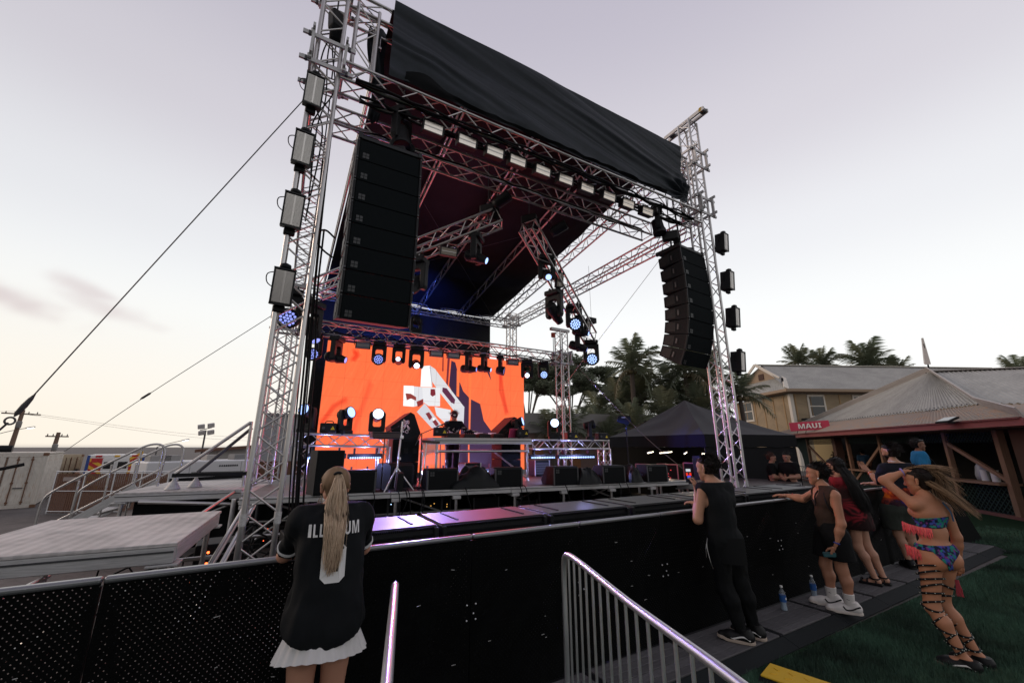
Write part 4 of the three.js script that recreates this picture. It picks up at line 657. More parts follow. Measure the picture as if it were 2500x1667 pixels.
// ---------- hanging speaker arrays ----------
const perfTex = dtex(64, (u, v) => { const a = Math.hypot((u * 4 % 1) - .5, (v * 4 % 1) - .5), k = a < .3 ? .35 : 1; return [k, k, k]; }, false, [14, 14]);
const grilleMat = blk(.009, .0115, .013, .85, .12, { map: perfTex });
function lineArray(label, x, yTop, z, turn, angles) {
  const g = thing('line_array', label, 'speaker array', [x, yTop, z], turn), w = .88, h = .315, d = .52;
  const yk = .012; part(g, 'fly_frame', rbox(w, .06, .55, .01), MAT.blackMetal, [0, .05, -.26]); for (const s of [-1, 1]) part(g, 'fly_frame', rbox(.05, .09, .6, .01), MAT.blackMetal, [s * (w / 2 - .03), .06, -.27]); part(g, 'lifting_bar', rbox(.14, .12, .5, .03), MAT.plastic, [.0, .13, -.2], [0, 1.1, 0]);
  const shape = hexa([[-w / 2, -h + .004, 0], [w / 2, -h + .004, 0], [w / 2, -h + .045, -d], [-w / 2, -h + .045, -d], [-w / 2, -.004, 0], [w / 2, -.004, 0], [w / 2, -.045, -d], [-w / 2, -.045, -d]]);
  let py = 0, pz = 0, a = 0;
  angles.forEach((da, i) => {
    a += da * Math.PI / 180;
    const c = part(g, 'cabinet', shape, MAT.cab, [0, py, pz], [a, 0, 0]);
    part(c, 'grille', rbox(w - .07, h - .012, .02, .003), grilleMat, [.0, -h / 2, .008]);
    for (const s of [-1, 1]) { part(c, 'rigging_strip', rbox(.03, h - .012, .035, .006), MAT.plastic, [s * (w / 2 - .012), -h / 2, .012]); part(c, 'handle_recess', rbox(.01, .11, .075, .003), MAT.black, [s * (w / 2 + .002), -h / 2, -.2]); part(c, 'handle_recess', rbox(.01, .11, .03, .003), MAT.steelDark, [s * (w / 2 + .003), -h / 2, -.205]); part(c, 'side_panel', rbox(.012, h * .62, .22, .004), MAT.plastic, [s * (w / 2 + .0), -h / 2, -.37]); for (const yy of [-.02, -h + .02]) part(c, 'pin', UC6, MAT.steelDark, [s * (w / 2 - .012), yy, .03], [Math.PI / 2, 0, 0], [.012, .012, .012]); }
    part(c, 'logo', logoGeo, logoMat, [-w / 2 + .12, -h + .075, .0205]);
    const dy = Math.cos(a) * -h, dz = Math.sin(a) * -h; py += dy; pz += dz;
  });
  return g;
}
lineArray('left hanging line array of eight black speaker cabinets', .86, 5.87, -5.0, .0, [-1, 0, .5, .5, 1.5, 2, 2, 3]);
lineArray('right hanging line array of eight black speaker cabinets curving back at the bottom', 7.23, 5.9, -5.0, .07, [-4, 1, 1.5, 2, 4, 6, 7, 9]);
for (const [p, q, l] of [[[.3, 4.45, -5.2], [.05, 4.5, -5.3], 'cable loop from the left tower to the left speaker array'], [[.3, 4.2, -5.25], [.05, 4.46, -5.3], 'second cable loop from the left tower to the left speaker array']]) wire('speaker_cable', l, [p, [(p[0] + q[0]) / 2, p[1] + .08, p[2]], q], .013, MAT.cable);
for (const [a, b, l] of [[[.86, 5.95, -5.2], [1.05, 6.95, -5.3], 'black sling from the left speaker array up to the front truss'], [[7.2, 5.98, -5.2], [7.12, 6.9, -5.2], 'black sling from the right speaker array up to the front truss'], [[7.3, 6.7, -5.2], [7.75, 6.95, -5.3], 'black sling between the front truss end and the right tower']]) wire('sling', l, [a, b], .02, MAT.cable, 2, 'sling');
// ---------- bass speakers on the floor in the pit ----------
{
  const w = 1.26, h = 1.1, d = .72, rib = join(Array.from({ length: 22 }, (_, k) => Gbox(w - .1, .018, .03, 0, .06 + k * .046, 0)).concat(Array.from({ length: 60 }, (_, k) => Gbox(.008, .02, .03, -w / 2 + .06 + k * .0193, h - .012, 0))));
  const subM = blk(.012, .0125, .014, .42, 1);
  [[.84, 'bass speaker in the pit behind the ponytail woman'], [2.13, 'second bass speaker from the left in the pit, lit purple'], [3.43, 'third bass speaker from the left in the pit'], [4.74, 'fourth bass speaker from the left in the pit'], [6.04, 'bass speaker in the pit behind the man with the phone'], [7.34, 'bass speaker in front of the right front tower'], [8.5, 'rightmost bass speaker in the pit']].forEach(([x, l]) => {
    const g = thing('bass_speaker', l, 'speaker', [x, 0, -4.12 - .02 * (x - 4)], .01, 'bass speakers in the pit'); for (let k = 0; k < 2; k++) part(g, 'cabinet', rbox(w - .02, h / 2 - .004, d, .012), subM, [0, h / 4 + k * h / 2, -d / 2 - .03]);
    part(g, 'lid', rbox(w - .03, .012, d - .02, .003), subM, [0, h + .003, -d / 2 - .035]); for (const s of [-1, 1]) boxp(g, 'skid', [.02, .014, d - .2], MAT.black, [s * .4, h + .012, -d / 2 - .06]);
    part(g, 'grille_ribs', rib, MAT.grille, [0, 0, -.012]); for (const s of [-1, 1]) part(g, 'corner_post', rbox(.045, h - .02, .05, .01), MAT.plastic, [s * (w / 2 - .03), h / 2, -.02]);
  });
}
// ---------- coloured stage beams (light of the two flaring heads, the added uplight and a low beam light) ----------
function spot(p, t, col, I, ang, pen = .6) { const s = new THREE.SpotLight(new THREE.Color().setRGB(...col), I, 0, ang, pen, 2); s.position.set(...p); s.target.position.set(...t); s.castShadow = true; s.shadow.radius = 2; scene.add(s, s.target); }
spot([2.93, 3.85, -10.3], [2.3, 1.1, -4.4], [.36, .32, 1], 150, .33, .8);
spot([6.4, 3.9, -10.35], [8.3, 2.0, -5.2], [.42, .38, 1], 110, .22);
spot([2.9, 5.32, -10.85], [2.9, 6.8, -14.2], [.05, .13, 1], 70, .9, 1);  // blue on the backdrop, thrown by the added uplight
spot([7.62, 2.55, -8.8], [10.6, 2.05, -8.0], [.06, .12, 1], 26, .32, .9);
for (const [x, y, z, k] of [[.82, 1.58, -8.72, 1.6], [1.57, 1.57, -8.72, 1.6], [5.9, 1.52, -8.72, 1.6], [7, 1.52, -8.72, 2.4], [1.76, 1.2, -10.4, 2], [3.7, 1.2, -10.5, 4], [5.15, 1.2, -10.5, 3]]) { const L = new THREE.PointLight(new THREE.Color().setRGB(.36, .40, 1), k, 0, 2); L.position.set(x, y, z); L.castShadow = true; scene.add(L); }
// ---------- crowd barricade ----------
const holeTex = (() => { const n = 64, d = new Uint8Array(n * n * 4); for (let j = 0; j < n; j++) for (let i = 0; i < n; i++) { const u = i / n, v = j / n, a = Math.min(Math.hypot(u - .25, v - .25), Math.hypot(u - .75, v - .75)); const k = a < .088 ? 0 : 255; d.set([k, k, k, 255], (j * n + i) * 4); } const t = new THREE.DataTexture(d, n, n); t.wrapS = t.wrapT = THREE.RepeatWrapping; t.magFilter = THREE.LinearFilter; t.needsUpdate = true; return t; })();
const dustTex = dtex(512, (u, v) => { const n = tn(u, v, 7, 4) * .5 + tn(u, v, 30, 6) * .3 + tn(u * 1, v, 110, 8) * .2, sp = tn(u, v, 190, 12) > .74 ? 2.2 : 0, k = .45 + .55 * sm(.35, .7, n) + sp * .35; return [k * .5, k * .5, k * .5]; }, false, [.012, .012]);
const perfSheet = blk(.006, .0067, .007, .8, .15, { map: dustTex, alphaMap: holeTex, transparent: true, side: THREE.DoubleSide });
const plankTex = dtex(256, (u, v) => { const n = .75 + .5 * (tn(u, v * .2, 30, 5) - .5) + .35 * (tn(u * .3, v, 90, 6) - .5) + .3 * (tn(u, v, 10, 1) - .5); return [n, n, n * 1.02]; }, false, [.8, 2]);
const plankMats = [.115, .10, .13].map(k => mat(k, k * .95, k * .97, .75, 0, { map: plankTex }));
{
  const W = 1.05, x0 = -3.86, n = 15, r = rng(41);
  const where = ['beyond the left edge', 'at the left edge of the view', 'left of the ponytail woman', 'left beside the ponytail woman', 'behind the ponytail woman', 'right of the ponytail woman', 'behind the near steel barrier end', 'left of the man with the phone', 'behind the man with the phone', 'at the two water bottles', 'behind the man in white sneakers', 'behind the woman in red', 'left of the man in the jersey', 'behind the man in the jersey', 'at the far right end'];
  const sheetGeo = (() => { const g = new THREE.PlaneGeometry(W - .008, 1.1); const uv = g.attributes.uv; for (let i = 0; i < uv.count; i++) uv.setXY(i, uv.getX(i) * W / .034, uv.getY(i) * 1.1 / .034); return g; })();
  const railGeo = rbox(W - .006, .034, .048, .014, 3), plankGeo = rbox(W - .07, .018, .086, .004), boltG = new THREE.SphereGeometry(.0075, 8, 6);
  for (let k = 0; k < n; k++) {
    const x = x0 + (k + .5) * W, z = -3.09 - .012 * x;
    const g = thing('crowd_barricade', 'black perforated crowd barricade panel ' + where[k], 'barricade', [x, 0, z], .01, 'crowd barricade panels along the pit');
    part(g, 'face_sheet', sheetGeo, perfSheet, [0, .62, .0]); part(g, 'top_rail', railGeo, MAT.railGrey, [0, 1.18, -.005]);
    for (const s of [-1, 1]) { boxp(g, 'upright', [.03, 1.1, .03], MAT.black, [s * (W / 2 - .02), .6, -.02]); rod(g, 'rear_brace', [s * (W / 2 - .05), 1.05, -.04], [s * (W / 2 - .05), .05, -.75], .018, MAT.steelDark); }
    boxp(g, 'base_frame', [W - .02, .03, .5], MAT.black, [0, .03, .26]); boxp(g, 'rear_plate', [W - .02, .02, .9], MAT.black, [0, .02, -.46]);
    for (let q = 0; q < 5; q++) part(g, 'plank', plankGeo, plankMats[Math.floor(r() * 3)], [0, .052 + r() * .003, .055 + q * .0915]);
    part(g, 'joint_strip', rbox(.055, .016, .46, .004), MAT.black, [W / 2, .053, .24]);
    part(g, 'edge_ramp', hexa([[-W / 2 + .004, 0, .46], [-W / 2 + .004, 0, .62], [W / 2 - .004, 0, .62], [W / 2 - .004, 0, .46], [-W / 2 + .004, .056, .48], [-W / 2 + .004, .004, .62], [W / 2 - .004, .004, .62], [W / 2 - .004, .056, .48]].map(p => p)), blk(.012, .015, .016, .7, .3));
    for (const [bx, by] of [[-.036, .06], [.036, .06], [-.036, -.04], [.036, -.04], [.018, .0]]) part(g, 'bolt', boltG, MAT.galv, [W / 2 + bx - .0, .66 + by, .012]);
    for (let q = 0; q < 5; q++) boxp(g, 'scratch', [.012 + r() * .02, .004, .002], MAT.aluDull, [(r() - .5) * .9, .35 + r() * .65, .0035], [0, 0, (r() - .5) * .4]);
  }
}
{ // black drape covering the end of the barricade on the right
  const g = thing('barricade_cover', 'black sloped cover at the far right end of the barricade', 'cover', [12.0, 0, -3.3]);
  part(g, 'cloth', hexa([[-.1, 0, .15], [.9, 0, .15], [.9, 0, -.4], [-.1, 0, -.4], [-.1, 1.15, .05], [.1, 1.15, .05], [.1, 1.15, -.3], [-.1, 1.15, -.3]]), blk(.006, .007, .007, .9, .2));
}
// ---------- steel crowd barriers in the foreground ----------
function barrier(label, A, B, H, nb) {
  const d = V(B[0] - A[0], 0, B[1] - A[1]), L = d.length(), g = thing('crowd_barrier', label, 'barrier', [A[0], 0, A[1]], Math.atan2(-d.z, d.x), 'steel crowd barriers in the foreground');
  const r = .0205, lo = .2, c = .09;
  part(g, 'frame', tubeGeo([[0, lo, 0], [0, lo + .3, 0], [0, H - c, 0], [c * .3, H - c * .3, 0], [c, H, 0], [L * .5, H, 0], [L - c, H, 0], [L - c * .3, H - c * .3, 0], [L, H - c, 0], [L, lo + .3, 0], [L, lo, 0]], r, 160, 10), MAT.galv);
  rod(g, 'bottom_rail', [0, lo, 0], [L, lo, 0], .019, MAT.galv);
  for (let k = 1; k < nb; k++) rod(g, 'bar', [L * k / nb, lo, 0], [L * k / nb, H - .005, 0], .0085, MAT.galv);
  for (const x of [.03, L - .03]) { rod(g, 'foot_post', [x, .12, 0], [x, lo, 0], .016, MAT.galv); part(g, 'foot', tubeGeo([[x, .01, -.3], [x, .02, -.28], [x, .10, -.17], [x, .13, 0], [x, .10, .17], [x, .02, .28], [x, .01, .3]], .017, 40, 8), MAT.galv); }
}
barrier('steel bar crowd barrier running towards the camera on the right', [1.965, -2.71], [1.33, -.72], 1.085, 19);
barrier('steel crowd barrier seen end on next to the ponytail woman', [.702, -2.66], [.15, -.62], 1.085, 19);
// ---------- bottles, cable ramp ----------
[[5.22, -3.0, 'left one of two water bottles at the foot of the barricade'], [5.95, -3.03, 'right one of two water bottles at the foot of the barricade']].forEach(([x, z, l], i) => {
  const g = thing('water_bottle', l, 'bottle', [x, .062, z], i);
  const gl = new THREE.MeshPhysicalMaterial({ roughness: .08, transmission: .9, thickness: 0, ior: 1.4 }); gl.color.setRGB(.85, .9, .95);
  part(g, 'bottle', lathe([[0, 0], [.03, .0], [.034, .012], [.031, .04], [.028, .06], [.032, .085], [.033, .16], [.03, .185], [.015, .215], [.0125, .225], [.0125, .236]], 20), gl);
  part(g, 'water', lathe([[0, .004], [.029, .004], [.031, .014], [.029, .04], [.026, .06], [.03, .085], [.03, .10], [0, .10]], 18), mat(.35, .4, .45, .1));
  part(g, 'paper_sleeve', lathe([[.0335, .09], [.0342, .095], [.0342, .155], [.0335, .16]], 20), mat(.02, .09, .30, .35)); part(g, 'emblem', rbox(.02, .022, .004, .001), MAT.white, [0, .125, .0345]); part(g, 'cap', UC, MAT.white, [0, .243, 0], null, [.0145, .018, .0145]);
});
{
  const g = thing('cable_ramp', 'yellow topped cable ramp lying on the turf at the bottom edge', 'cable ramp', [4.04, 0, -1.23], -1.32);
  part(g, 'base', hexa([[-1.2, 0, .24], [1.2, 0, .24], [1.2, 0, -.24], [-1.2, 0, -.24], [-1.2, .06, .13], [1.2, .06, .13], [1.2, .06, -.13], [-1.2, .06, -.13]]), blk(.012, .013, .013, .8, .3), [0, 0, 0]);
  const y = mat(.72, .43, .02, .55); for (let k = 0; k < 2; k++) { const l = part(g, 'lid', rbox(1.18, .014, .26, .004), y, [-.6 + k * 1.2, .069, 0]); const L = []; for (let a = 0; a < 11; a++) for (let b = 0; b < 2; b++) L.push(Gbox(.05, .006, .012, -.52 + a * .104, .008, -.045 + b * .09, [0, .6 * (b ? 1 : -1), 0])); part(l, 'tread', join(L), y).userData.kind = 'stuff'; }
  for (const s of [-1, 1]) for (let k = 0; k < 5; k++) boxp(g, 'hinge', [.12, .02, .02], MAT.black, [-.95 + k * .48, .058, s * .14]);
}
part(thing('shoulder_bag', 'black and white bag on the barricade rail beside the woman in red', 'bag', [7.62, 1.2, -3.2], .3), 'bag', rbox(.3, .16, .18, .05, 3), MAT.blackMatte, [0, .08, 0]);
{ const g = scene.children.find(o => o.name === 'shoulder_bag'); boxp(g, 'stripe', [.06, .165, .185], MAT.white, [-.05, .08, 0]); boxp(g, 'stripe', [.04, .165, .185], MAT.white, [.08, .08, 0], [0, 0, .3]); }
// ---------- bar pavilion ----------
const FONT = await new FontLoader().loadAsync('fonts/droid/droid_sans_bold.typeface.json');
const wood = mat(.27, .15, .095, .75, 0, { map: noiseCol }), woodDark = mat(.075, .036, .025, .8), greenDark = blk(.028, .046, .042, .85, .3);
const roofTex = dtex(256, (u, v) => { const n = .82 + .35 * (tn(u, v, 8, 5) - .5) + .25 * (tn(u, v, 50, 6) - .5); return [n, n, n * .97]; }, false, [.25, .25]);
const rustTex = dtex(256, (u, v) => { const n = tn(u, v, 12, 9) * .6 + tn(u * 2, v, 40, 3) * .4; const k = .7 + .5 * (n - .5); const s = sm(.35, .7, n); return [k, k * (1 - .22 * s), k * (1 - .36 * s)]; }, false, [.3, .3]);
const roofM = mat(.40, .395, .375, .6, .1, { map: roofTex }), rustM = mat(.45, .38, .32, .75, 0, { map: rustTex }), flash = mat(.5, .46, .43, .6, 0, { map: noiseCol });
{
  const g = thing('bar_pavilion', 'open bar pavilion with corrugated hip roof and pink fascia on the right', 'building', [14.8, 0, -2.4], .795);
  const EV = [0, 18.8];
  const slope = (a, b, c, d, n, m, name) => { // corrugated quad, a-b low edge, d-c high edge
    const A = V(...a), B = V(...b), C = V(...c), D = V(...d), N = B.clone().sub(A).cross(D.clone().sub(A)).normalize(); if (N.y < 0) N.negate();
    return part(g, name, sheet(n * 4, 1, (u, v) => { const p = A.clone().lerp(B, u).lerp(D.clone().lerp(C, u), v); p.addScaledVector(N, .022 * Math.sin(u * n * 2 * Math.PI)); return [p.x, p.y, p.z, u * 18, v * 4]; }), m); };
  slope([0, 2.5, -.05], [18.8, 2.5, -.05], [15.6, 3.05, 1.4], [3.2, 3.05, 1.4], 110, rustM, 'roof_skirt');
  slope([3.2, 3.08, 1.4], [15.6, 3.08, 1.4], [9.45, 5.0, 4.2], [9.35, 5.0, 4.2], 72, roofM, 'roof_slope');
  slope([0, 2.5, 22], [0, 2.5, -.05], [3.2, 3.05, 1.4], [3.2, 3.05, 22], 120, rustM, 'roof_skirt'); slope([3.2, 3.08, 22], [3.2, 3.08, 1.4], [9.4, 5.0, 4.2], [9.4, 5.0, 22], 110, roofM, 'roof_slope');
  for (const [a, b] of [[[9.4, 5.03, 4.2], [3.2, 3.1, 1.4]], [[3.2, 3.1, 1.4], [0, 2.54, -.04]], [[9.4, 5.03, 4.2], [15.6, 3.1, 1.4]], [[9.4, 5.03, 4.2], [9.4, 5.03, 22]]]) { const r = rod(g, 'ridge_cap', a, b, .2, flash, UB, .035); r.scale.x = .42; r.rotation.order = 'XYZ'; }
  for (const x of [0]) boxp(g, 'fascia', [18.8, .17, .05], mat(.27, .075, .075, .7), [9.4, 2.41, -.04]); boxp(g, 'fascia', [.05, .17, 22], mat(.27, .075, .075, .7), [-.0, 2.41, 11]); boxp(g, 'gutter', [18.7, .04, .1], mat(.2, .06, .06, .7), [9.4, 2.5, -.07]);
  // scalloped valley of ridge dots
  { const L = []; for (let k = 0; k < 60; k++) L.push(G(UC6, [3.6 + k * .2, 3.12, 1.36], undefined, [.02, .03, .02])); part(g, 'roof_screws', join(L), MAT.steelDark); }
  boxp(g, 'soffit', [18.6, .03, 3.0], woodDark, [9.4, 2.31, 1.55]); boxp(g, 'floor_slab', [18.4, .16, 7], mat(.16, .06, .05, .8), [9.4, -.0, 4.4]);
  boxp(g, 'shade_dark_wall', [18, 2.5, .1], blk(.012, .012, .012, .9, .2), [8.4, 1.2, 3.4]);  // near-black colour stands in for the shade inside the bar
  // posts
  const P = [[2.3, .16], [4.25, .12], [7.8, .12], [10.3, .12], [11.3, .3], [14.6, .12]];
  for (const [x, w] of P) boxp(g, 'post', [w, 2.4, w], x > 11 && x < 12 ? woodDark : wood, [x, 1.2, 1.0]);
  part(g, 'post', rbox(.7, 2.5, .6, .02), woodDark, [1.2, 1.2, 1.0]);
  for (const [a, b, c, d] of [[4.2, 1.95, 2.35, .95], [7.75, 1.9, 10.25, .35], [14.5, 1.9, 12.4, .8]]) rod(g, 'diagonal_brace', [a, b, .99], [c, d, .99], .055, wood, UB, .055).scale.set(.1, Math.hypot(c - a, d - b), .07);
  for (const [a, b] of [[2.3, 4.25], [4.25, 7.8], [7.8, 10.3], [11.4, 14.6]]) {
    const w = b - a, cx = (a + b) / 2; boxp(g, 'counter', [w - .1, .06, .5], wood, [cx, .87, 1.0]); boxp(g, 'lattice_backing', [w - .1, .84, .03], blk(.008, .010, .010, .9, .2), [cx, .43, 1.08]);
    const lat = (x0, x1, y0, y1, st, nm, m) => { const L = [], H = y1 - y0; for (let x = x0 - H; x < x1; x += st) for (const s of [1, -1]) { let p = [x, s > 0 ? y0 : y1], q = [x + H, s > 0 ? y1 : y0]; const cl = (p, q) => { const f = (xx) => { const t = (xx - p[0]) / (q[0] - p[0]); return [xx, p[1] + (q[1] - p[1]) * t]; }; const a2 = p[0] < x0 ? f(x0) : p, b2 = q[0] > x1 ? f(x1) : q; return [a2, b2]; }; const [c, d] = cl(p, q); if (d[0] - c[0] > .03) L.push(Grod([c[0], c[1], s * .008], [d[0], d[1], s * .008], .022, UB, .01)); } const o = part(g, nm, join(L), m, [0, 0, 1.0]); o.userData.kind = 'stuff'; };
    lat(a + .05, b - .05, .02, .82, .15, 'lattice', greenDark); lat(a + .05, b - .05, 1.98, 2.26, .12, 'frieze_lattice', greenDark);
  }
  // things on the bar side are separate; arched passage at the far end
  part(g, 'arch_wall', extr([[-2, 0], [2, 0], [2, 2.35], [-2, 2.35]], .1, 0, [[[-1.3, 0], [-1.3, 1.1], [-1.15, 1.5], [-.8, 1.8], [-.3, 1.93], [.3, 1.93], [.8, 1.8], [1.15, 1.5], [1.3, 1.1], [1.3, 0]]]), greenDark, [16.7, 0, 1.0]);
}
const PAV = (lx, y, lz) => [14.8 + .70 * lx + .714 * lz, y, -2.4 - .714 * lx + .70 * lz];
{ // sign
  const g = thing('sign', 'pink MAUI sign standing on the pavilion roof edge', 'sign', PAV(11.35, 2.64, .0), -1.05);
  part(g, 'board', rbox(1.62, .42, .05, .01), mat(.50, .035, .085, .5), [0, .21, 0], [0, 0, .05]);
  const t = new TextGeometry('MAUI', { font: FONT, size: .235, depth: .03, curveSegments: 4 }); t.computeBoundingBox(); t.translate(-(t.boundingBox.max.x) / 2, 0, 0); t.scale(1.12, 1, 1); part(g, 'lettering', t, mat(.8, .78, .76, .5), [.0, .095, .03], [0, 0, .05]);
  for (const x of [-.5, -.15, .2, .55]) rod(g, 'bracket', [x, 0, -.03], [x - .04, -.14, -.1], .012, MAT.black);
}
{
  const g = thing('flood_light', 'black flood light clamped on the pavilion fascia', 'flood light', PAV(1.95, 2.5, -.25), .795 + Math.PI);
  part(g, 'housing', rbox(.52, .05, .3, .02), MAT.black, [0, .06, .0], [.45, 0, 0]); boxp(g, 'glass', [.46, .01, .24], mat(.12, .12, .13, .15), [0, .09, .012], [.45, 0, 0]); part(g, 'bracket', rbox(.1, .05, .24, .01), MAT.steelDark, [0, 0, -.14]);
}
{
  const g = thing('furled_flag', 'furled white pennant on a short pole on the pavilion roof peak', 'flag', PAV(9.6, 5.0, 4.3), .4);
  rod(g, 'pole', [0, 0, 0], [-.32, 1.25, 0], .03, MAT.black); part(g, 'cloth', hexa([[-.14, .35, .09], [.2, .45, .08], [.2, .45, -.08], [-.14, .35, -.09], [-.40, 1.5, .03], [-.3, 1.5, .03], [-.3, 1.5, -.03], [-.40, 1.5, -.03]]), mat(.6, .57, .55, .7)); part(g, 'base', rbox(.3, .1, .3, .03), MAT.black);
}
{ // bar clutter
  for (const [lx, l, c] of [[3.35, 'white paper towel roll on the bar counter', .7], [3.0, 'stack of white cups on the bar counter', .65]]) { const g = thing(c === .7 ? 'paper_roll' : 'cup_stack', l, c === .7 ? 'paper roll' : 'cups', PAV(lx, .9, 1.15)); part(g, 'roll', UC, mat(.55, .53, .5, .7), [0, .15, 0], null, [.085, .3, .085]); if (c !== .7) part(g, 'rim', new THREE.TorusGeometry(.085, .008, 6, 18), MAT.white, [0, .3, 0], [Math.PI / 2, 0, 0]); else part(g, 'core', UC, woodDark, [0, .3, 0], null, [.02, .006, .02]); }
  const g = thing('draped_bag', 'pale plastic bag leaning behind the bar counter', 'bag', PAV(3.65, .9, 1.3)); part(g, 'bag', lathe([[.001, 0], [.14, 0], [.16, .15], [.12, .38], [.05, .5], [.001, .5]], 14), mat(.3, .3, .31, .4));
}
// ---------- planting and lattice people corner ----------
function leafBall(n, R, c, size, seed, flat = 1) { const r = rng(seed), pos = [], nr = []; for (let k = 0; k < n; k++) { let p; do { p = [r() * 2 - 1, r() * 2 - 1, r() * 2 - 1]; } while (Math.hypot(...p) > 1 || Math.hypot(...p) < .35 * r()); const q = [c[0] + p[0] * R[0], c[1] + p[1] * R[1], c[2] + p[2] * R[2]]; const a = V(r() - .5, (r() - .5) * flat, r() - .5).normalize().multiplyScalar(size * (.6 + .8 * r())), b = V(r() - .5, (r() - .5) * flat, r() - .5).cross(a).normalize().multiplyScalar(size * .28); pos.push(q[0] - a.x, q[1] - a.y, q[2] - a.z, q[0] + b.x, q[1] + b.y, q[2] + b.z, q[0] + a.x, q[1] + a.y, q[2] + a.z, q[0] - a.x, q[1] - a.y, q[2] - a.z, q[0] + a.x, q[1] + a.y, q[2] + a.z, q[0] - b.x, q[1] - b.y, q[2] - b.z); } const g = new THREE.BufferGeometry(); g.setAttribute('position', new THREE.Float32BufferAttribute(pos, 3)); g.setAttribute('uv', new THREE.Float32BufferAttribute(new Array(pos.length / 3 * 2).fill(0), 2)); g.computeVertexNormals(); return g; }
const leafM = (r, g, b) => { const m = new THREE.MeshPhysicalMaterial({ roughness: .7, side: THREE.DoubleSide, transmission: .3, thickness: 0 }); m.color.setRGB(r, g, b); return m; };
{ const g = thing('croton_shrub', 'red and green leafed shrub in the passage behind the pavilion', 'shrub', PAV(14.3, 0, 2.4)); part(g, 'foliage', leafBall(420, [.7, .55, .5], [0, 1.15, 0], .12, 5), leafM(.10, .05, .02)); part(g, 'foliage', leafBall(420, [.6, .5, .45], [.1, 1.05, 0], .12, 6), leafM(.035, .05, .015)); rod(g, 'stem', [0, 0, 0], [0, .9, 0], .03, woodDark); part(g, 'pot', lathe([[0, 0], [.22, 0], [.3, .4], [.26, .42], [0, .4]], 16), mat(.2, .05, .03, .7)); }
{ const g = thing('passage_wall', 'warm yellow wall seen through the lattice arch', 'wall', [0, 0, 0]); g.position.set(...PAV(17.5, 0, 3.6)); g.rotation.y = .795; boxp(g, 'plaster', [6, 2.6, .1], mat(.55, .36, .14, .8), [0, 1.3, 0]); boxp(g, 'white_door', [.9, 2.0, .04], mat(.6, .58, .55, .6), [-2.3, 1.0, -.08]); }
{ const g = thing('low_fence', 'low dark fence below the lattice arch', 'fence', PAV(15.6, 0, .6), .795); for (let k = 0; k < 12; k++) rod(g, 'picket', [-1.6 + k * .28, 0, 0], [-1.6 + k * .28, .8, 0], .012, MAT.steelDark, UC6); rod(g, 'rail', [-1.7, .8, 0], [1.6, .8, 0], .02, MAT.steelDark); rod(g, 'rail', [-1.7, .15, 0], [1.6, .15, 0], .02, MAT.steelDark); }
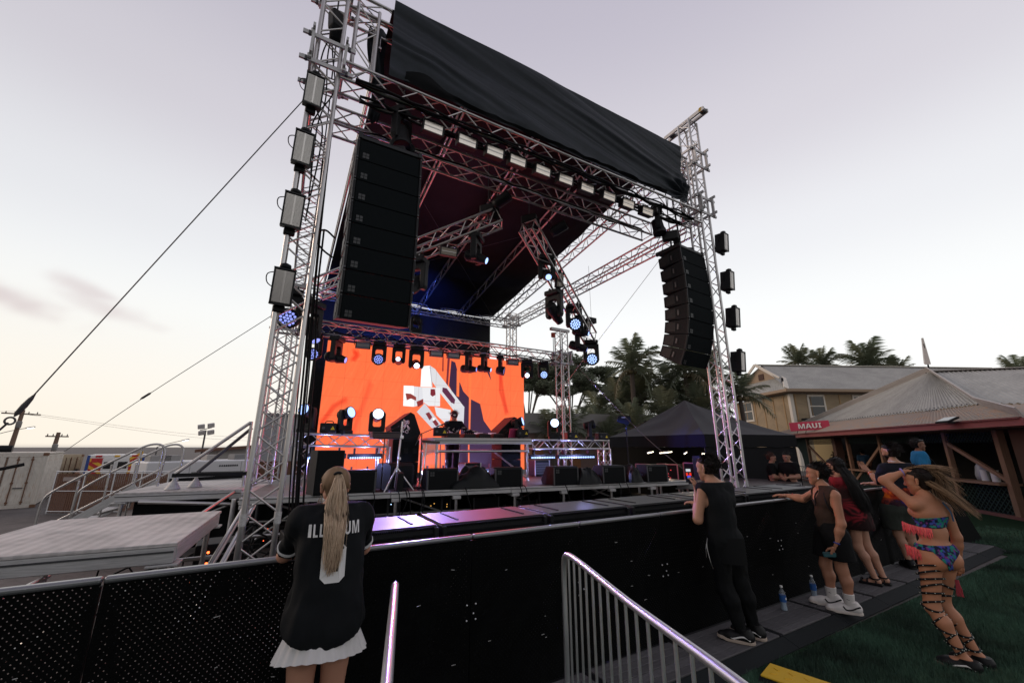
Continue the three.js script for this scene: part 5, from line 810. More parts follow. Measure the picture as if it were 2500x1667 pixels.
// ---------- yellow house ----------
{
  const g = thing('yellow_house', 'two storey yellow house with grey roof behind the pavilion', 'house', [35.4, 0, -17.5], Math.atan2(-.431, .902));
  // local x runs along the right wall, local -z along the left wall
  const wallM = mat(.40, .30, .19, .8, 0, { map: noiseCol }), trim = mat(.66, .60, .52, .6), batM = mat(.39, .25, .125, .8), eave = mat(.34, .24, .16, .7);
  boxp(g, 'wall', [24, 6.1, .2], wallM, [12.9, 3.05, -.9]); boxp(g, 'wall', [.2, 6.1, 7.6], wallM, [.9, 3.05, -4.8]);
  for (let k = 0; k < 18; k++) boxp(g, 'batten', [.09, 3.4, .04], batM, [1.2 + k * 1.3, 4.4, -.78]); for (let k = 0; k < 6; k++) boxp(g, 'batten', [.04, 3.4, .09], batM, [.78, 4.4, -1.6 - k * 1.25]);
  boxp(g, 'corner_board', [.28, 6.1, .28], trim, [.9, 3.05, -.9]);
  const EH = 6.4, RH = 9.3, L = 25, Wd = 9.4, rz = -4.7, gx = 1.6;
  const pl = (q, n, nm, m) => part(g, nm, sheet(n * 4, 1, (u, v) => { const a = V(...q[0]).lerp(V(...q[1]), u), b = V(...q[3]).lerp(V(...q[2]), u); const p = a.lerp(b, v); return [p.x, p.y + .02 * Math.sin(u * n * 6.283), p.z, u * 12, v * 4]; }), m);
  pl([[0, EH, 0], [L, EH, 0], [L, RH, rz], [gx, RH, rz]], 120, 'roof_slope', roofM); pl([[L, EH, -Wd], [0, EH, -Wd], [gx, RH, rz], [L, RH, rz]], 60, 'roof_slope', roofM);
  pl([[0, EH, -Wd], [0, EH, 0], [1.4, EH + 1.35, -2.2], [1.4, EH + 1.35, -Wd + 2.2]], 40, 'roof_slope', roofM);
  part(g, 'gable', extr([[-2.55, 0], [2.55, 0], [0, 1.5]], .08), eave, [1.45, EH + 1.3, rz], [0, Math.PI / 2, 0]); boxp(g, 'gable_vent', [.06, .55, .7], woodDark, [1.38, EH + 1.75, rz]);
  for (const s of [-1, 1]) rod(g, 'barge_board', [.95, EH + 1.15, rz + s * 2.9], [.95, RH + .02, rz], .1, trim, UB, .1).scale.set(.1, 3.3, .24);
  boxp(g, 'ridge_cap', [L - gx + .6, .06, .4], trim, [(L + gx) / 2 - .3, RH + .02, rz]); rod(g, 'hip_cap', [0, EH + .05, 0], [1.6, EH + 1.3, -2.1], .3, trim, UB, .06).scale.set(.4, 2.9, .08);
  boxp(g, 'fascia', [L, .22, .06], eave, [L / 2, EH - .08, .02]); boxp(g, 'fascia', [.06, .22, Wd], eave, [-.02, EH - .08, -Wd / 2]); boxp(g, 'soffit', [L, .03, .95], eave, [L / 2, EH - .18, -.45]); boxp(g, 'soffit', [.95, .03, Wd - 1], eave, [.45, EH - .18, -Wd / 2 - .5]);
  const win = (x, z, ry, w = 1.25, h = 1.6) => { const o = boxp(g, 'window', [w, h, .06], blk(.02, .02, .022, .12, 1), [x, 5.1, z], [0, ry, 0]); for (const [a, b, c, d] of [[0, .54, 1.22, .1], [0, -.54, 1.26, .1], [-.56, 0, .12, 1.05], [.56, 0, .12, 1.05], [0, .0, 1.1, .05]]) { const f = boxp(o, 'window_frame', [c, d, 1.6], trim, [a, b, .2]); } };
  win(3.0, -.79, 0); win(7.0, -.79, 0); win(13, -.79, 0); win(.79, -6.4, -Math.PI / 2);
  const f = part(g, 'wall_lamp', rbox(.5, .18, .4, .05), MAT.black, [1.5, 4.0, -.4]);
  rod(g, 'vent_pipe', [.7, EH + .6, -1.2], [.7, EH + 1.1, -1.2], .09, MAT.black);
}
// ---------- black canopy tent ----------
{
  const c = [12.15, -9.35], g = thing('canopy_tent', 'black peaked canopy tent right of the stage', 'tent', [c[0], 0, c[1]], 0);
  const k = [[10.5 - c[0], -7.55 - c[1]], [10.68 - c[0], -11.7 - c[1]], [14.2 - c[0], -11.2 - c[1]], [13.9 - c[0], -6.85 - c[1]]], eh = 2.2, ph = 3.42, vh = .36;
  const tentM = blk(.055, .053, .057, .75, .35, { side: THREE.DoubleSide }), valM = blk(.010, .010, .012, .75, .3, { side: THREE.DoubleSide });
  for (let i = 0; i < 4; i++) {
    const a = k[i], b = k[(i + 1) % 4], rA = [.35 * (a[0] > 0 ? 0 : 0), .0];
    part(g, 'roof_panel', sheet(30, 24, (u, v) => { const ex = a[0] + (b[0] - a[0]) * u, ez = a[1] + (b[1] - a[1]) * u; const px = ex * (1 - v) * 1, pz = ez * (1 - v); const s = Math.pow(v, 1.45), w = .025 * Math.sin((u * 9 + v * 4)) * Math.sin(Math.PI * v) * vnoise(u * 4, v * 3, i) * 2; return [px, eh + (ph - eh) * (s * .55 + v * .45) + w, pz, u * 4, v * 2]; }), tentM);
    part(g, 'valance', sheet(20, 2, (u, v) => [a[0] + (b[0] - a[0]) * u, eh - vh * (1 - v) + .012 * Math.sin(u * 20) * (1 - v), a[1] + (b[1] - a[1]) * u, u, v]), valM);
    rod(g, 'leg', [a[0] * .97, 0, a[1] * .97], [a[0] * .97, eh - .02, a[1] * .97], .03, MAT.black);
    if (i !== 0) part(g, 'side_wall', sheet(16, 4, (u, v) => [a[0] * .985 + (b[0] - a[0]) * .985 * u, .02 + (eh - vh - .02) * v, a[1] * .985 + (b[1] - a[1]) * .985 * u + .04 * Math.sin(u * 14) * (1 - v), u, v]), i === 3 ? valM : valM);
  }
  const y0 = 1.72; for (const [x, z, a] of [[-.9, -.9, .3], [-.6, -.5, -.4], [-1.0, .6, .5], [-.6, 1.0, .2]]) {
    const t = thing('tube_lamp', ['first bare tube lamp under the tent roof from the left', 'second bare tube lamp under the tent roof', 'third bare tube lamp under the tent roof', 'rightmost bare tube lamp under the tent roof'][[-.9, -.5, .6, 1.0].indexOf(z)], 'lamp', [c[0] + x, y0 - .08, c[1] + z], a); rod(t, 'tube', [-.22, 0, 0], [.22, .04, 0], .014, glow(1, .85, .65, 5), UC6); boxp(t, 'holder', [.46, .02, .03], MAT.white, [0, .045, 0], [0, 0, .09]);
    const L = new THREE.PointLight(0xffe0b8, .8, 0, 2); L.position.set(c[0] + x, y0 - .12, c[1] + z); scene.add(L);
  }
  const pink = glow(.6, .12, .22, .35), rr = rng(8);
  [[11.1, -10.2, .75, .8, 'pink edged rack at the left inside the tent'], [11.1, -9.3, .7, .85, 'open rack with red lights inside the tent'], [11.3, -8.5, .6, .95, 'tall rack next to the blue panel inside the tent']].forEach(([x, z, w, h, l], i) => { const o = thing('equipment_rack', l, 'rack', [x, 0, z], -1.4); part(o, 'table', rbox(w + .2, .04, .6, .01), MAT.black, [0, .78, 0]); for (const s of [-1, 1]) boxp(o, 'table_leg', [.05, .78, .05], MAT.aluDull, [s * w * .45, .39, .2]); part(o, 'case', rbox(w, h * .6, .5, .02), MAT.black, [0, .80 + h * .3, 0]); for (const s of [-1, 1]) boxp(o, 'case_edge', [.03, h * .6, .02], mat(.55, .2, .25, .5), [s * (w / 2), .80 + h * .3, .26]); for (const s of [0, 1]) boxp(o, 'case_edge', [w, .03, .02], mat(.55, .2, .25, .5), [0, .80 + h * .6 * s, .26]); const q = []; for (let k = 0; k < 6; k++) q.push(G(new THREE.SphereGeometry(.008, 6, 5), [(rr() - .5) * w * .7, .88 + rr() * h * .4, .265])); part(o, 'status_lights', join(q), glow(1, .1, .12, 3)); });  // pink light on the case edges is put into their colour
  { const o = thing('tall_panel', 'tall dark blue speaker cover inside the tent at the right', 'cover', [10.9, 0, -7.95], -1.35); part(o, 'board', rbox(.55, 1.6, .3, .03), mat(.02, .028, .05, .7), [0, .8, 0]); boxp(o, 'seam', [.02, 1.56, .01], MAT.black, [.1, .8, .152]); }
}
{ const g = thing('antenna_paddle', 'black antenna paddle on a thin stand in front of the tent', 'antenna', [8.55, 0, -8.6], -.5); rod(g, 'pole', [0, .02, 0], [0, 2.45, 0], .014, MAT.black); part(g, 'paddle', extr([[-.2, 0], [.1, -.1], [.2, .02], [.17, .15], [-.16, .16]], .025, .005), MAT.black, [-.05, 2.55, 0]); boxp(g, 'plate', [.12, .02, .004], mat(.5, .5, .52, .5), [-.06, 2.66, .018]); for (const a of [.3, 2.4, 4.5]) rod(g, 'tripod_leg', [0, .5, 0], [Math.cos(a) * .35, .01, Math.sin(a) * .35], .01, MAT.black); }
// ---------- parking lot at the left ----------
const GL = -.85;
const streak = dtex(256, (u, v) => { const n = .82 + .3 * (tn(u, v, 10, 5) - .5) + .2 * (tn(u, v, 60, 6) - .5), rs = sm(.62, .85, tn(u * 3, v * .4, 30, 9)) * .7; return [n * (1 - .25 * rs), n * (1 - .5 * rs), n * (1 - .65 * rs)]; }, false, [.5, .5]);
function container(label, x, z, turn, w, d, h, rgb) {
  const g = thing('shipping_container', label, 'container', [x, GL, z], turn), m = mat(...rgb, .75, 0, { map: streak }), dark = mat(.16, .08, .045, .8);
  const side = sheet(Math.round(d / .28) * 6, 1, (u, v) => { const k = Math.round(d / .28), p = (u * k) % 1, o = p < .35 ? 0 : p < .5 ? (p - .35) / .15 : p < .85 ? 1 : 1 - (p - .85) / .15; return [.045 * o, v * (h - .3) + .15, -u * d, u * d, v * h]; });
  part(g, 'side_wall', side, m, [w / 2 - .06, 0, 0]); part(g, 'side_wall', side, m, [-w / 2 + .01, 0, 0]);
  boxp(g, 'body', [w - .14, h - .1, d - .1], m, [0, h / 2, -d / 2]); boxp(g, 'roof', [w, .06, d], m, [0, h - .01, -d / 2]);
  for (const s of [-1, 1]) { boxp(g, 'corner_post', [.16, h, .16], m, [s * (w / 2 - .06), h / 2, -.06]); const dr = boxp(g, 'door', [w / 2 - .18, h - .34, .05], m, [s * (w / 4 - .05), h / 2, -.02]); for (const q of [-.22, .22]) { rod(g, 'lock_bar', [s * (w / 4 - .05) + q, .15, .03], [s * (w / 4 - .05) + q, h - .15, .03], .022, dark, UC6); for (const yy of [.25, h * .45, h - .3]) boxp(g, 'lock_keeper', [.09, .07, .04], dark, [s * (w / 4 - .05) + q, yy, .03]); } boxp(g, 'handle', [.3, .04, .04], MAT.steelDark, [s * (w / 4 - .05), h * .36, .05]); }
  for (const y of [.08, h - .09]) boxp(g, 'header', [w, .17, .14], m, [0, y, -.05]); boxp(g, 'door_seam', [.03, h - .35, .02], dark, [0, h / 2, .008]);
  for (const [sx, y] of [[-1, .06], [1, .06], [-1, h - .06], [1, h - .06]]) boxp(g, 'corner_casting', [.18, .13, .18], dark, [sx * (w / 2 - .06), y, -.05]);
}
container('weathered cream shipping container at the left edge', -10.75, -28.0, .22, 2.44, 6.0, 2.42, [.68, .63, .56]);
container('second cream shipping container left of the wide one', -13.4, -28.4, .22, 2.44, 6.0, 2.42, [.56, .5, .44]);
container('tan shipping container behind, next to the ambulance', -11.9, -37.8, 1.2, 2.4, 6.0, 2.2, [.42, .34, .24]);
{ const g = thing('rolled_tarp', 'rolled blue tarp on top of the left container', 'tarp', [-12.6, GL + 2.45, -28.3], .22); rod(g, 'roll', [-1.6, .16, 0], [1.6, .16, 0], .15, mat(.06, .10, .16, .7)); rod(g, 'strap', [1.3, .16, 0], [1.7, .16, 0], .165, MAT.black); }
{
  const g = thing('ambulance', 'parked ambulance seen from behind with red and yellow chevrons', 'ambulance', [-9.1, GL, -36.4], .2), w = 2.75, h = 2.2;
  part(g, 'box_body', rbox(w, h - .3, 4, .06), mat(.72, .71, .70, .5), [0, h / 2 + .15, -2]); const red = mat(.48, .02, .025, .45), yel = mat(.75, .42, .04, .5), blue = mat(.02, .06, .26, .5);
  for (const s of [-1, 1]) { boxp(g, 'corner_stripe', [.14, h - .35, .03], blue, [s * (w / 2 - .07), h / 2 + .15, .01]); boxp(g, 'chevron_panel', [.62, h - .5, .02], red, [s * (w / 2 - .46), h / 2 + .05, .012]); for (let k = 0; k < 4; k++) part(g, 'chevron', extr([[-.31, 0], [.31, .42 * s], [.31, .42 * s + .2], [-.31, .2]], .01), yel, [s * (w / 2 - .46), .55 + k * .42, .03]); boxp(g, 'door', [.62, 1.75, .03], mat(.7, .69, .68, .5), [s * .33, 1.1, .02]); part(g, 'window', rbox(.46, .42, .03, .06), blk(.012, .012, .014, .15, 1), [s * .33, 1.55, .04]); part(g, 'warning_light', rbox(.3, .12, .05, .02), red, [s * .85, h - .08, .03]); part(g, 'warning_light', rbox(.3, .22, .05, .02), red, [s * 1.0, h - .35, .04]); part(g, 'wheel', UC, MAT.rubber, [s * 1.0, .38, -.9], [0, 0, Math.PI / 2], [.38, .25, .38]); }
  part(g, 'warning_light', rbox(.26, .12, .05, .02), yel, [0, h - .08, .03]); boxp(g, 'bumper', [w, .16, .2], MAT.aluDull, [0, .42, .05]);
}
{
  const r = rng(9);
  const fm = [mat(.17, .085, .055, .8), mat(.14, .07, .045, .8)];
  [[-8.1, -25.2, -5.9, -23.9, 'left one of the brown privacy fence panels by the containers'], [-5.9, -23.9, -3.9, -22.75, 'right one of the brown privacy fence panels near the stair']].forEach(([x0, z0, x1, z1, l]) => {
    const L = Math.hypot(x1 - x0, z1 - z0), g = thing('privacy_fence', l, 'fence', [x0, GL, z0], Math.atan2(-(z1 - z0), x1 - x0)), S = [];
    for (let k = 0; k < L / .045; k++) S.push(Gbox(.038, 1.55 + .02 * r(), .012, k * .045, .82, (k % 2) * .012 - .006)); const o = part(g, 'slats', join(S), fm[0]); o.userData.kind = 'stuff';
    for (let k = 0; k <= 2; k++) rod(g, 'post', [L * k / 2, 0, 0], [L * k / 2, 1.72, 0], .035, MAT.galv); for (const y of [.1, .9, 1.68]) rod(g, 'rail', [0, y, .02], [L, y, .02], .02, MAT.galv);
    if (x0 < -6) boxp(g, 'notice', [.75, .16, .01], mat(.35, .28, .26, .7), [.75, 1.38, .03]);
  });
}
{
  const g = thing('white_trailer', 'long low white trailer with black stripe behind the left platform', 'trailer', [-3.3, GL, -28.2], .5); const W = 5.2;
  part(g, 'body', rbox(W, 1.75, 2.2, .08), mat(.66, .66, .67, .5), [0, 1.1, -1]); boxp(g, 'stripe', [W - .02, .17, .02], MAT.black, [0, 1.05, .102]); for (let k = 0; k < 9; k++) boxp(g, 'vent_slot', [.07, .09, .02], MAT.black, [.6 + k * .11, 1.68, .105]); boxp(g, 'skirt', [W, .3, 2], mat(.3, .3, .31, .6), [0, .2, -1]); boxp(g, 'panel_line', [.02, 1.6, .01], mat(.3, .3, .3, .6), [-.8, 1.1, .104]); boxp(g, 'panel_line', [.02, 1.6, .01], mat(.3, .3, .3, .6), [1.7, 1.1, .104]);
  for (const [x, w, m] of [[-1.7, 1.3, mat(.28, .27, .26, .7)], [-1.7, .5, mat(.4, .38, .36, .7)], [.4, .5, mat(.36, .34, .32, .7)], [1.9, .7, mat(.2, .2, .2, .7)]]) part(g, 'roof_unit', rbox(w, .34, .8, .04), m, [x, 2.1, -.9]); for (const x of [-2, 2]) part(g, 'wheel', UC, MAT.rubber, [x, .32, .02], [Math.PI / 2, 0, 0], [.32, .2, .32]);
}
{ const g = thing('brown_building', 'low building with sloping brown roof edge behind the left tower', 'building', [.2, GL, -34], .1); boxp(g, 'wall', [9, 2.6, 4], mat(.34, .32, .31, .8), [0, 1.3, -2]); part(g, 'roof', extr([[-4.9, 0], [4.9, .85], [4.9, 1.05], [-4.9, .18]], 5, 0), mat(.12, .06, .04, .8), [0, 2.35, -2]); for (let k = 0; k < 5; k++) part(g, 'window', rbox(.9, .6, .04, .02), blk(.02, .02, .02, .2, .8), [-3.4 + k * 1.7, 1.6, .02]); boxp(g, 'door', [.9, 2, .05], woodDark, [3.9, 1.0, .02]); }
{ const g = thing('site_cabin', 'grey site cabin standing behind the stage between tower and screen', 'cabin', [1.0, -.3, -22.5]); boxp(g, 'wall', [3.4, 3.6, 3], mat(.33, .34, .36, .7), [0, 1.8, -1.5]); boxp(g, 'lower_band', [3.42, 1.5, .04], mat(.13, .06, .035, .8), [0, .75, .02]); boxp(g, 'roof', [3.6, .1, 3.2], mat(.24, .24, .25, .7), [0, 3.65, -1.5]); }
{ const g = thing('low_house', 'low house wall with tan shutters seen under the right low truss', 'building', [14.5, 0, -19], -.3); boxp(g, 'wall', [11, 2.6, 3], mat(.20, .13, .11, .8), [0, 1.3, -1.5]); for (let k = 0; k < 5; k++) boxp(g, 'shutter', [1.1, 1.3, .05], mat(.28, .12, .05, .8), [-4.4 + k * 2.2, 1.2, .03]); part(g, 'roof', extr([[-6, 0], [6, 0], [5.2, 1.1], [-5.2, 1.1]], 3.6), mat(.22, .21, .2, .7), [0, 2.6, -1.6]); }
{ const g = thing('light_mast', 'portable light mast with four flood lamps behind the trailer', 'light mast', [-4.9, GL, -38]); rod(g, 'mast', [0, 0, 0], [0, 3.9, 0], .06, MAT.steelDark); rod(g, 'crossbar', [-.35, 3.9, 0], [.35, 4.1, 0], .03, MAT.steelDark); for (const [x, y] of [[-.3, 4.15], [.28, 4.25], [-.2, 3.7], [.34, 3.75]]) part(g, 'flood_lamp', rbox(.42, .32, .18, .03), MAT.aluDull, [x, y, .1], [.3, .4, .1]); part(g, 'generator', rbox(1.2, .9, .8, .05), MAT.aluDull, [0, .55, -.2]); }
function pole(label, x, z, h, lean, top) {
  const g = thing('utility_pole', label, 'utility pole', [x, GL - .3, z]); part(g, 'pole', lathe([[.24, 0], [.15, h], [0, h]], 12), mat(.17, .11, .08, .9), [0, 0, 0], [0, 0, lean]); const t = [-Math.sin(lean) * h, Math.cos(lean) * h];
  boxp(g, 'crossarm', [top, .12, .12], mat(.13, .09, .07, .9), [t[0], t[1] - .4, .1], [0, .5, lean * .3]); for (const s of [-.45, -.2, .2, .45]) part(g, 'insulator', lathe([[.03, 0], [.06, .05], [.03, .1], [.05, .15], [0, .2]], 8), MAT.steelDark, [t[0] + s * top * .85, t[1] - .34, .1 - s * .6]); part(g, 'transformer', lathe([[0, 0], [.2, .02], [.22, .6], [.12, .7], [0, .7]], 12), mat(.2, .19, .18, .6), [t[0] + .1, t[1] - 1.8, .3]);
}
pole('utility pole with crossarm standing behind the left container', -23.1, -60, 6.6, -.02, 2.6);
pole('shorter utility pole with bent arm right of the taller pole', -19.5, -58.3, 4.4, -.02, 1.6);
[[-24.6, 3.85, -66.5, 'lit street lamp right of the taller utility pole'], [-9.3, 2.5, -58.3, 'lit street lamp above the stair handrail']].forEach(([x, y, z, l]) => { const g = thing('street_lamp', l, 'street lamp', [x - 2.2, GL, z]); rod(g, 'post', [0, 0, 0], [0, y + .2, 0], .07, MAT.steelDark); part(g, 'arm', tubeGeo([[0, y + .2, 0], [.9, y + .55, 0], [2.1, y + .9, 0]], .035, 16, 6), MAT.steelDark); part(g, 'lamp_head', rbox(.7, .13, .3, .05), MAT.aluDull, [2.3, y + .95, 0], [0, 0, .25]); part(g, 'lamp_glass', rbox(.5, .05, .24, .02), glow(1, .95, .85, 4), [2.32, y + .87, 0], [0, 0, .25]); const L = new THREE.PointLight(0xfff0d8, 6, 0, 2); L.position.set(x + .1, GL + y + .7, z); scene.add(L); });
for (const [a, b, l] of [[[-23.6, 5.3, -60], [4, 2.9, -70], 'upper overhead power line behind the trailer'], [[-22.6, 5.0, -60], [4, 2.4, -70], 'lower overhead power line behind the trailer'], [[-23.6, 5.3, -60], [-60, 4.2, -60], 'overhead power line leaving the left edge']]) wire('power_line', l, [a, [(a[0] + b[0]) / 2, (a[1] + b[1]) / 2 - .7, (a[2] + b[2]) / 2], b], .012, MAT.steelDark, 30);
{ const g = thing('hoist_arm', 'grey strut with black chain in front of the left container', 'strut', [-2.65, 1.05, -6.6]); rod(g, 'strut', [-.1, .05, 0], [.02, .42, .05], .022, MAT.aluDull); wire('chain_sling', 'black chain sling rising from the lower left edge', [[-3.6, 1.35, -6.4], [-3.0, 1.5, -6.6], [-2.45, 1.66, -6.75]], .02, MAT.cable); }
// ---------- palms and trees ----------
const barkM = mat(.11, .085, .07, .9, 0, { map: noiseCol });
const frondGeos = [0, 1, 2, 3].map(s => {
  const r = rng(100 + s), pos = [], L = 1, droop = [.25, .45, .7, 1.0][s];
  const P = t => V(0, .42 * t * (1 - .2 * s) - droop * t * t * 1.05, t * (1 - .18 * droop * t));
  for (let k = 0; k < 30; k++) {
    const t = .1 + .9 * k / 30, p = P(t), q = P(t + .03), len = (.34 * Math.sin(Math.PI * Math.pow(t, .75) * .93) + .07) * (.85 + .3 * r());
    for (const sd of [-1, 1]) {
      const drop = .16 + .25 * r(), e = V(sd * len * .78, -len * drop * (1 + droop), len * (.35 + .25 * r()) - .05); const w = .014;
      const a = p, b = V(p.x, p.y, p.z + w * 2.2), m = p.clone().addScaledVector(e, .55).add(V(0, len * .07, 0)), tip = p.clone().add(e);
      pos.push(a.x, a.y, a.z, b.x, b.y, b.z, m.x, m.y, m.z + w, a.x, a.y, a.z, m.x, m.y, m.z + w, m.x, m.y, m.z - w * .6, m.x, m.y, m.z + w, tip.x, tip.y, tip.z, m.x, m.y, m.z - w * .6);
    }
  }
  const N = 10; for (let k = 0; k < N; k++) { const a = P(k / N), b = P((k + 1) / N), w0 = .016 * (1 - k / N) + .003, w1 = .016 * (1 - (k + 1) / N) + .003; pos.push(a.x - w0, a.y, a.z, a.x + w0, a.y, a.z, b.x + w1, b.y, b.z, a.x - w0, a.y, a.z, b.x + w1, b.y, b.z, b.x - w1, b.y, b.z); }
  const g = new THREE.BufferGeometry(); g.setAttribute('position', new THREE.Float32BufferAttribute(pos, 3)); g.setAttribute('uv', new THREE.Float32BufferAttribute(new Array(pos.length / 3 * 2).fill(0), 2)); g.computeVertexNormals(); return g;
});
const frondMs = [leafM(.16, .185, .115), leafM(.13, .155, .095), leafM(.2, .205, .12), leafM(.25, .21, .12)];
function palm(label, x, y, z, R, nf, seed, { trunk = true, lean = .5, tr = .13, gy = 0 } = {}) {
  const r = rng(seed), g = thing('palm_tree', label, 'palm tree', [x, gy, z], 0, 'palm trees behind the stage'), h = y - gy, lx = (r() - .5) * lean, lz = (r() - .5) * lean;
  if (trunk) part(g, 'trunk', (() => { const t = tubeGeo([[lx * 1.6, 0, lz], [lx * 1.2, h * .4, lz * .6], [lx * .4, h * .75, lz * .2], [0, h, 0]], 1, 26, 9); const p = t.attributes.position, c = V(0, 0, 0); for (let i = 0; i < p.count; i++) { const k = Math.floor(i / 10) / 26, rr = tr * (1.35 - .5 * k) * (1 + .06 * (Math.floor(i / 10) % 2)); const cc = new THREE.CatmullRomCurve3([V(lx * 1.6, 0, lz), V(lx * 1.2, h * .4, lz * .6), V(lx * .4, h * .75, lz * .2), V(0, h, 0)]).getPointAt(Math.min(1, k)); p.setXYZ(i, cc.x + (p.getX(i) - cc.x) * rr, p.getY(i), cc.z + (p.getZ(i) - cc.z) * rr); } t.computeVertexNormals(); return t; })(), barkM);
  for (let k = 0; k < nf; k++) {
    const a = k * 2.4 + r() * .5, u = k / nf, v = u < .3 ? 0 : u < .6 ? 1 : u < .85 ? 2 : 3, s = R * (.85 + .3 * r()); const m = part(g, 'frond', frondGeos[v], frondMs[Math.floor(r() * 3) + (v === 3 && r() < .4 ? 1 : 0)], [0, h, 0], [0, 0, 0], [s, s, s]);
    m.rotation.order = 'YXZ'; m.rotation.set(-(1.15 - 1.3 * u) + (r() - .5) * .3, a, (r() - .5) * .5);
  }
  for (let k = 0; k < 5; k++) part(g, 'coconut', new THREE.SphereGeometry(.13, 8, 6), mat(.09, .07, .03, .7), [Math.cos(k * 1.3) * .22, h - .2, Math.sin(k * 1.3) * .22]);
}
palm('tallest coconut palm left of the right speaker array', 18.5, 6.5, -17.8, 2.1, 22, 1, { tr: .15 });
palm('palm crown below the right speaker array', 21.5, 6.3, -16.3, 2.4, 22, 2);
palm('palm crown behind the right front tower', 23.4, 6.0, -16.2, 2.2, 20, 3);
palm('palm right of the right front tower in front of the yellow house', 24.4, 4.9, -14.8, 1.6, 18, 4);
[[14.0, 2.8, -18.6, 1.4, 'small palm behind the bright beam light right of the screen'], [15.4, 2.7, -19.4, 1.5, 'palm between the two umbrella trees'], [17.0, 2.8, -19.6, 1.6, 'low palm under the right umbrella tree'], [18.7, 4.2, -19.2, 1.9, 'bushy palm left of the tallest coconut palm'], [20.0, 5.0, -18.8, 2.2, 'bushy palm right of the tallest coconut palm'], [17.6, 2.9, -17.2, 1.7, 'short palm behind the left corner of the black tent'], [19.6, 3.5, -16.6, 1.8, 'short palm behind the black tent roof'], [21.8, 4.0, -15.8, 1.9, 'short palm behind the black tent peak'], [16.3, 2.3, -17.9, 1.3, 'lowest palm right of the screen support tower'], [23.4, 4.2, -17.2, 2.1, 'dense palm behind the right slope of the tent'], [13.2, 2.6, -19.2, 1.4, 'lowest palm right beside the screen edge'], [22.6, 5.2, -18.5, 2.2, 'palm filling the gap above the tent peak'], [20.9, 4.4, -20.2, 2.1, 'dense palm directly right of the tallest trunk'], [18.1, 3.6, -20.8, 1.9, 'dense palm left of the tent ridge'], [24.6, 5.0, -19.0, 2.2, 'dense palm behind the right front tower base']].forEach(([x, y, z, R, l], i) => palm(l, x, y, z, R, 20, 20 + i, { tr: .1 }));
[[58.5, 12.3, -27, 'leftmost palm rising behind the yellow house roof'], [62.4, 12.1, -25.9, 'second palm rising behind the yellow house roof'], [67.4, 12.1, -22.8, 'tallest palm rising behind the yellow house roof'], [71.5, 11.2, -21.2, 'low palm crown at the right of the house ridge'], [90, 11.4, -14, 'dark palm crown at the far right horizon']].forEach(([x, y, z, l], i) => palm(l, x, y, z, [2.9, 2.9, 3.9, 2.6, 3.4][i], 24, 60 + i, { tr: .22 }));
function umbrellaTree(label, x, z, h, pads, seed, gy = 0) {
  const r = rng(seed), g = thing('umbrella_tree', label, 'tree', [x, gy, z]); const L = [];
  part(g, 'trunk', tubeGeo([[0, 0, 0], [.05, h * .2, .05], [-.05, h * .38, 0]], .19, 12, 9), barkM);
  const limbs = []; pads.forEach(([px, py, pz, R]) => { limbs.push(tubeGeo([[-.05, h * .34, 0], [px * .35, h * .36 + (py - h * .36) * .45, pz * .35], [px * .75, py - R * .32, pz * .75], [px, py - .1, pz]], .055, 14, 6)); for (let k = 0; k < 5; k++) { const a = r() * 6.28; limbs.push(tubeGeo([[px * .7, py - R * .4, pz * .7], [px + Math.cos(a) * R * .4, py - .15, pz + Math.sin(a) * R * .4], [px + Math.cos(a) * R * .8, py + .05, pz + Math.sin(a) * R * .8]], .02, 8, 5)); } });
  limbs.forEach(l => part(g, 'limb', l, barkM));
  pads.forEach(([px, py, pz, R], i) => { const q = []; for (let k = 0; k < 9; k++) { const a = r() * 6.28, d = R * Math.sqrt(r()) * .8; q.push(leafBall(420, [R * .38, R * .15 + .1, R * .38], [px + Math.cos(a) * d, py + .12 - d * d / R * .18 + (r() - .5) * .25, pz + Math.sin(a) * d], .12, seed * 50 + i * 10 + k, .5)); } part(g, 'crown', join(q), frondMs[i % 2 ? 0 : 1]); });
}
umbrellaTree('broad umbrella shaped tree behind the right screen tower', 20.1, -26.2, 8.6, [[-.1, 8.7, .2, 2.1], [-1.8, 7.8, .4, 1.8], [2.2, 7.9, .6, 2.0], [3.9, 6.5, .9, 1.8], [-.3, 7.0, 1.0, 2.0], [-2.9, 6.3, .2, 1.5], [1.3, 6.4, .8, 1.9], [4.6, 7.5, .6, 1.5], [.6, 8.3, -1.4, 1.8], [3.0, 5.6, 1.2, 1.5], [-1.6, 5.9, 1.0, 1.5]], 3);
umbrellaTree('smaller umbrella shaped tree at the right edge of the screen', 17.0, -27.7, 8.4, [[.2, 8.2, .2, 1.8], [-1.3, 7.3, .4, 1.6], [1.5, 7.4, .4, 1.7], [.1, 7.0, .9, 1.7], [-2.1, 7.8, -.4, 1.5], [2.2, 8.0, -.6, 1.5], [-.9, 8.2, -.9, 1.5], [.8, 6.2, .8, 1.3], [-1.6, 6.3, .6, 1.3]], 7);
// hedge below the palms
{ const q = []; for (let k = 0; k < 34; k++) { const r = rng(500 + k), x = 12.5 + k * .42, z = -21.6 + (x - 13) * .28 + (r() - .5) * 1.5; q.push(leafBall(150, [.9, 1.1 + r() * .5, .8], [x, 1.2 + r() * .5, z], .16, 900 + k)); } const o = solo('hedge', 'dark green hedge of undergrowth below the palms', 'hedge', join(q), frondMs[1]); o.userData.kind = 'stuff'; }
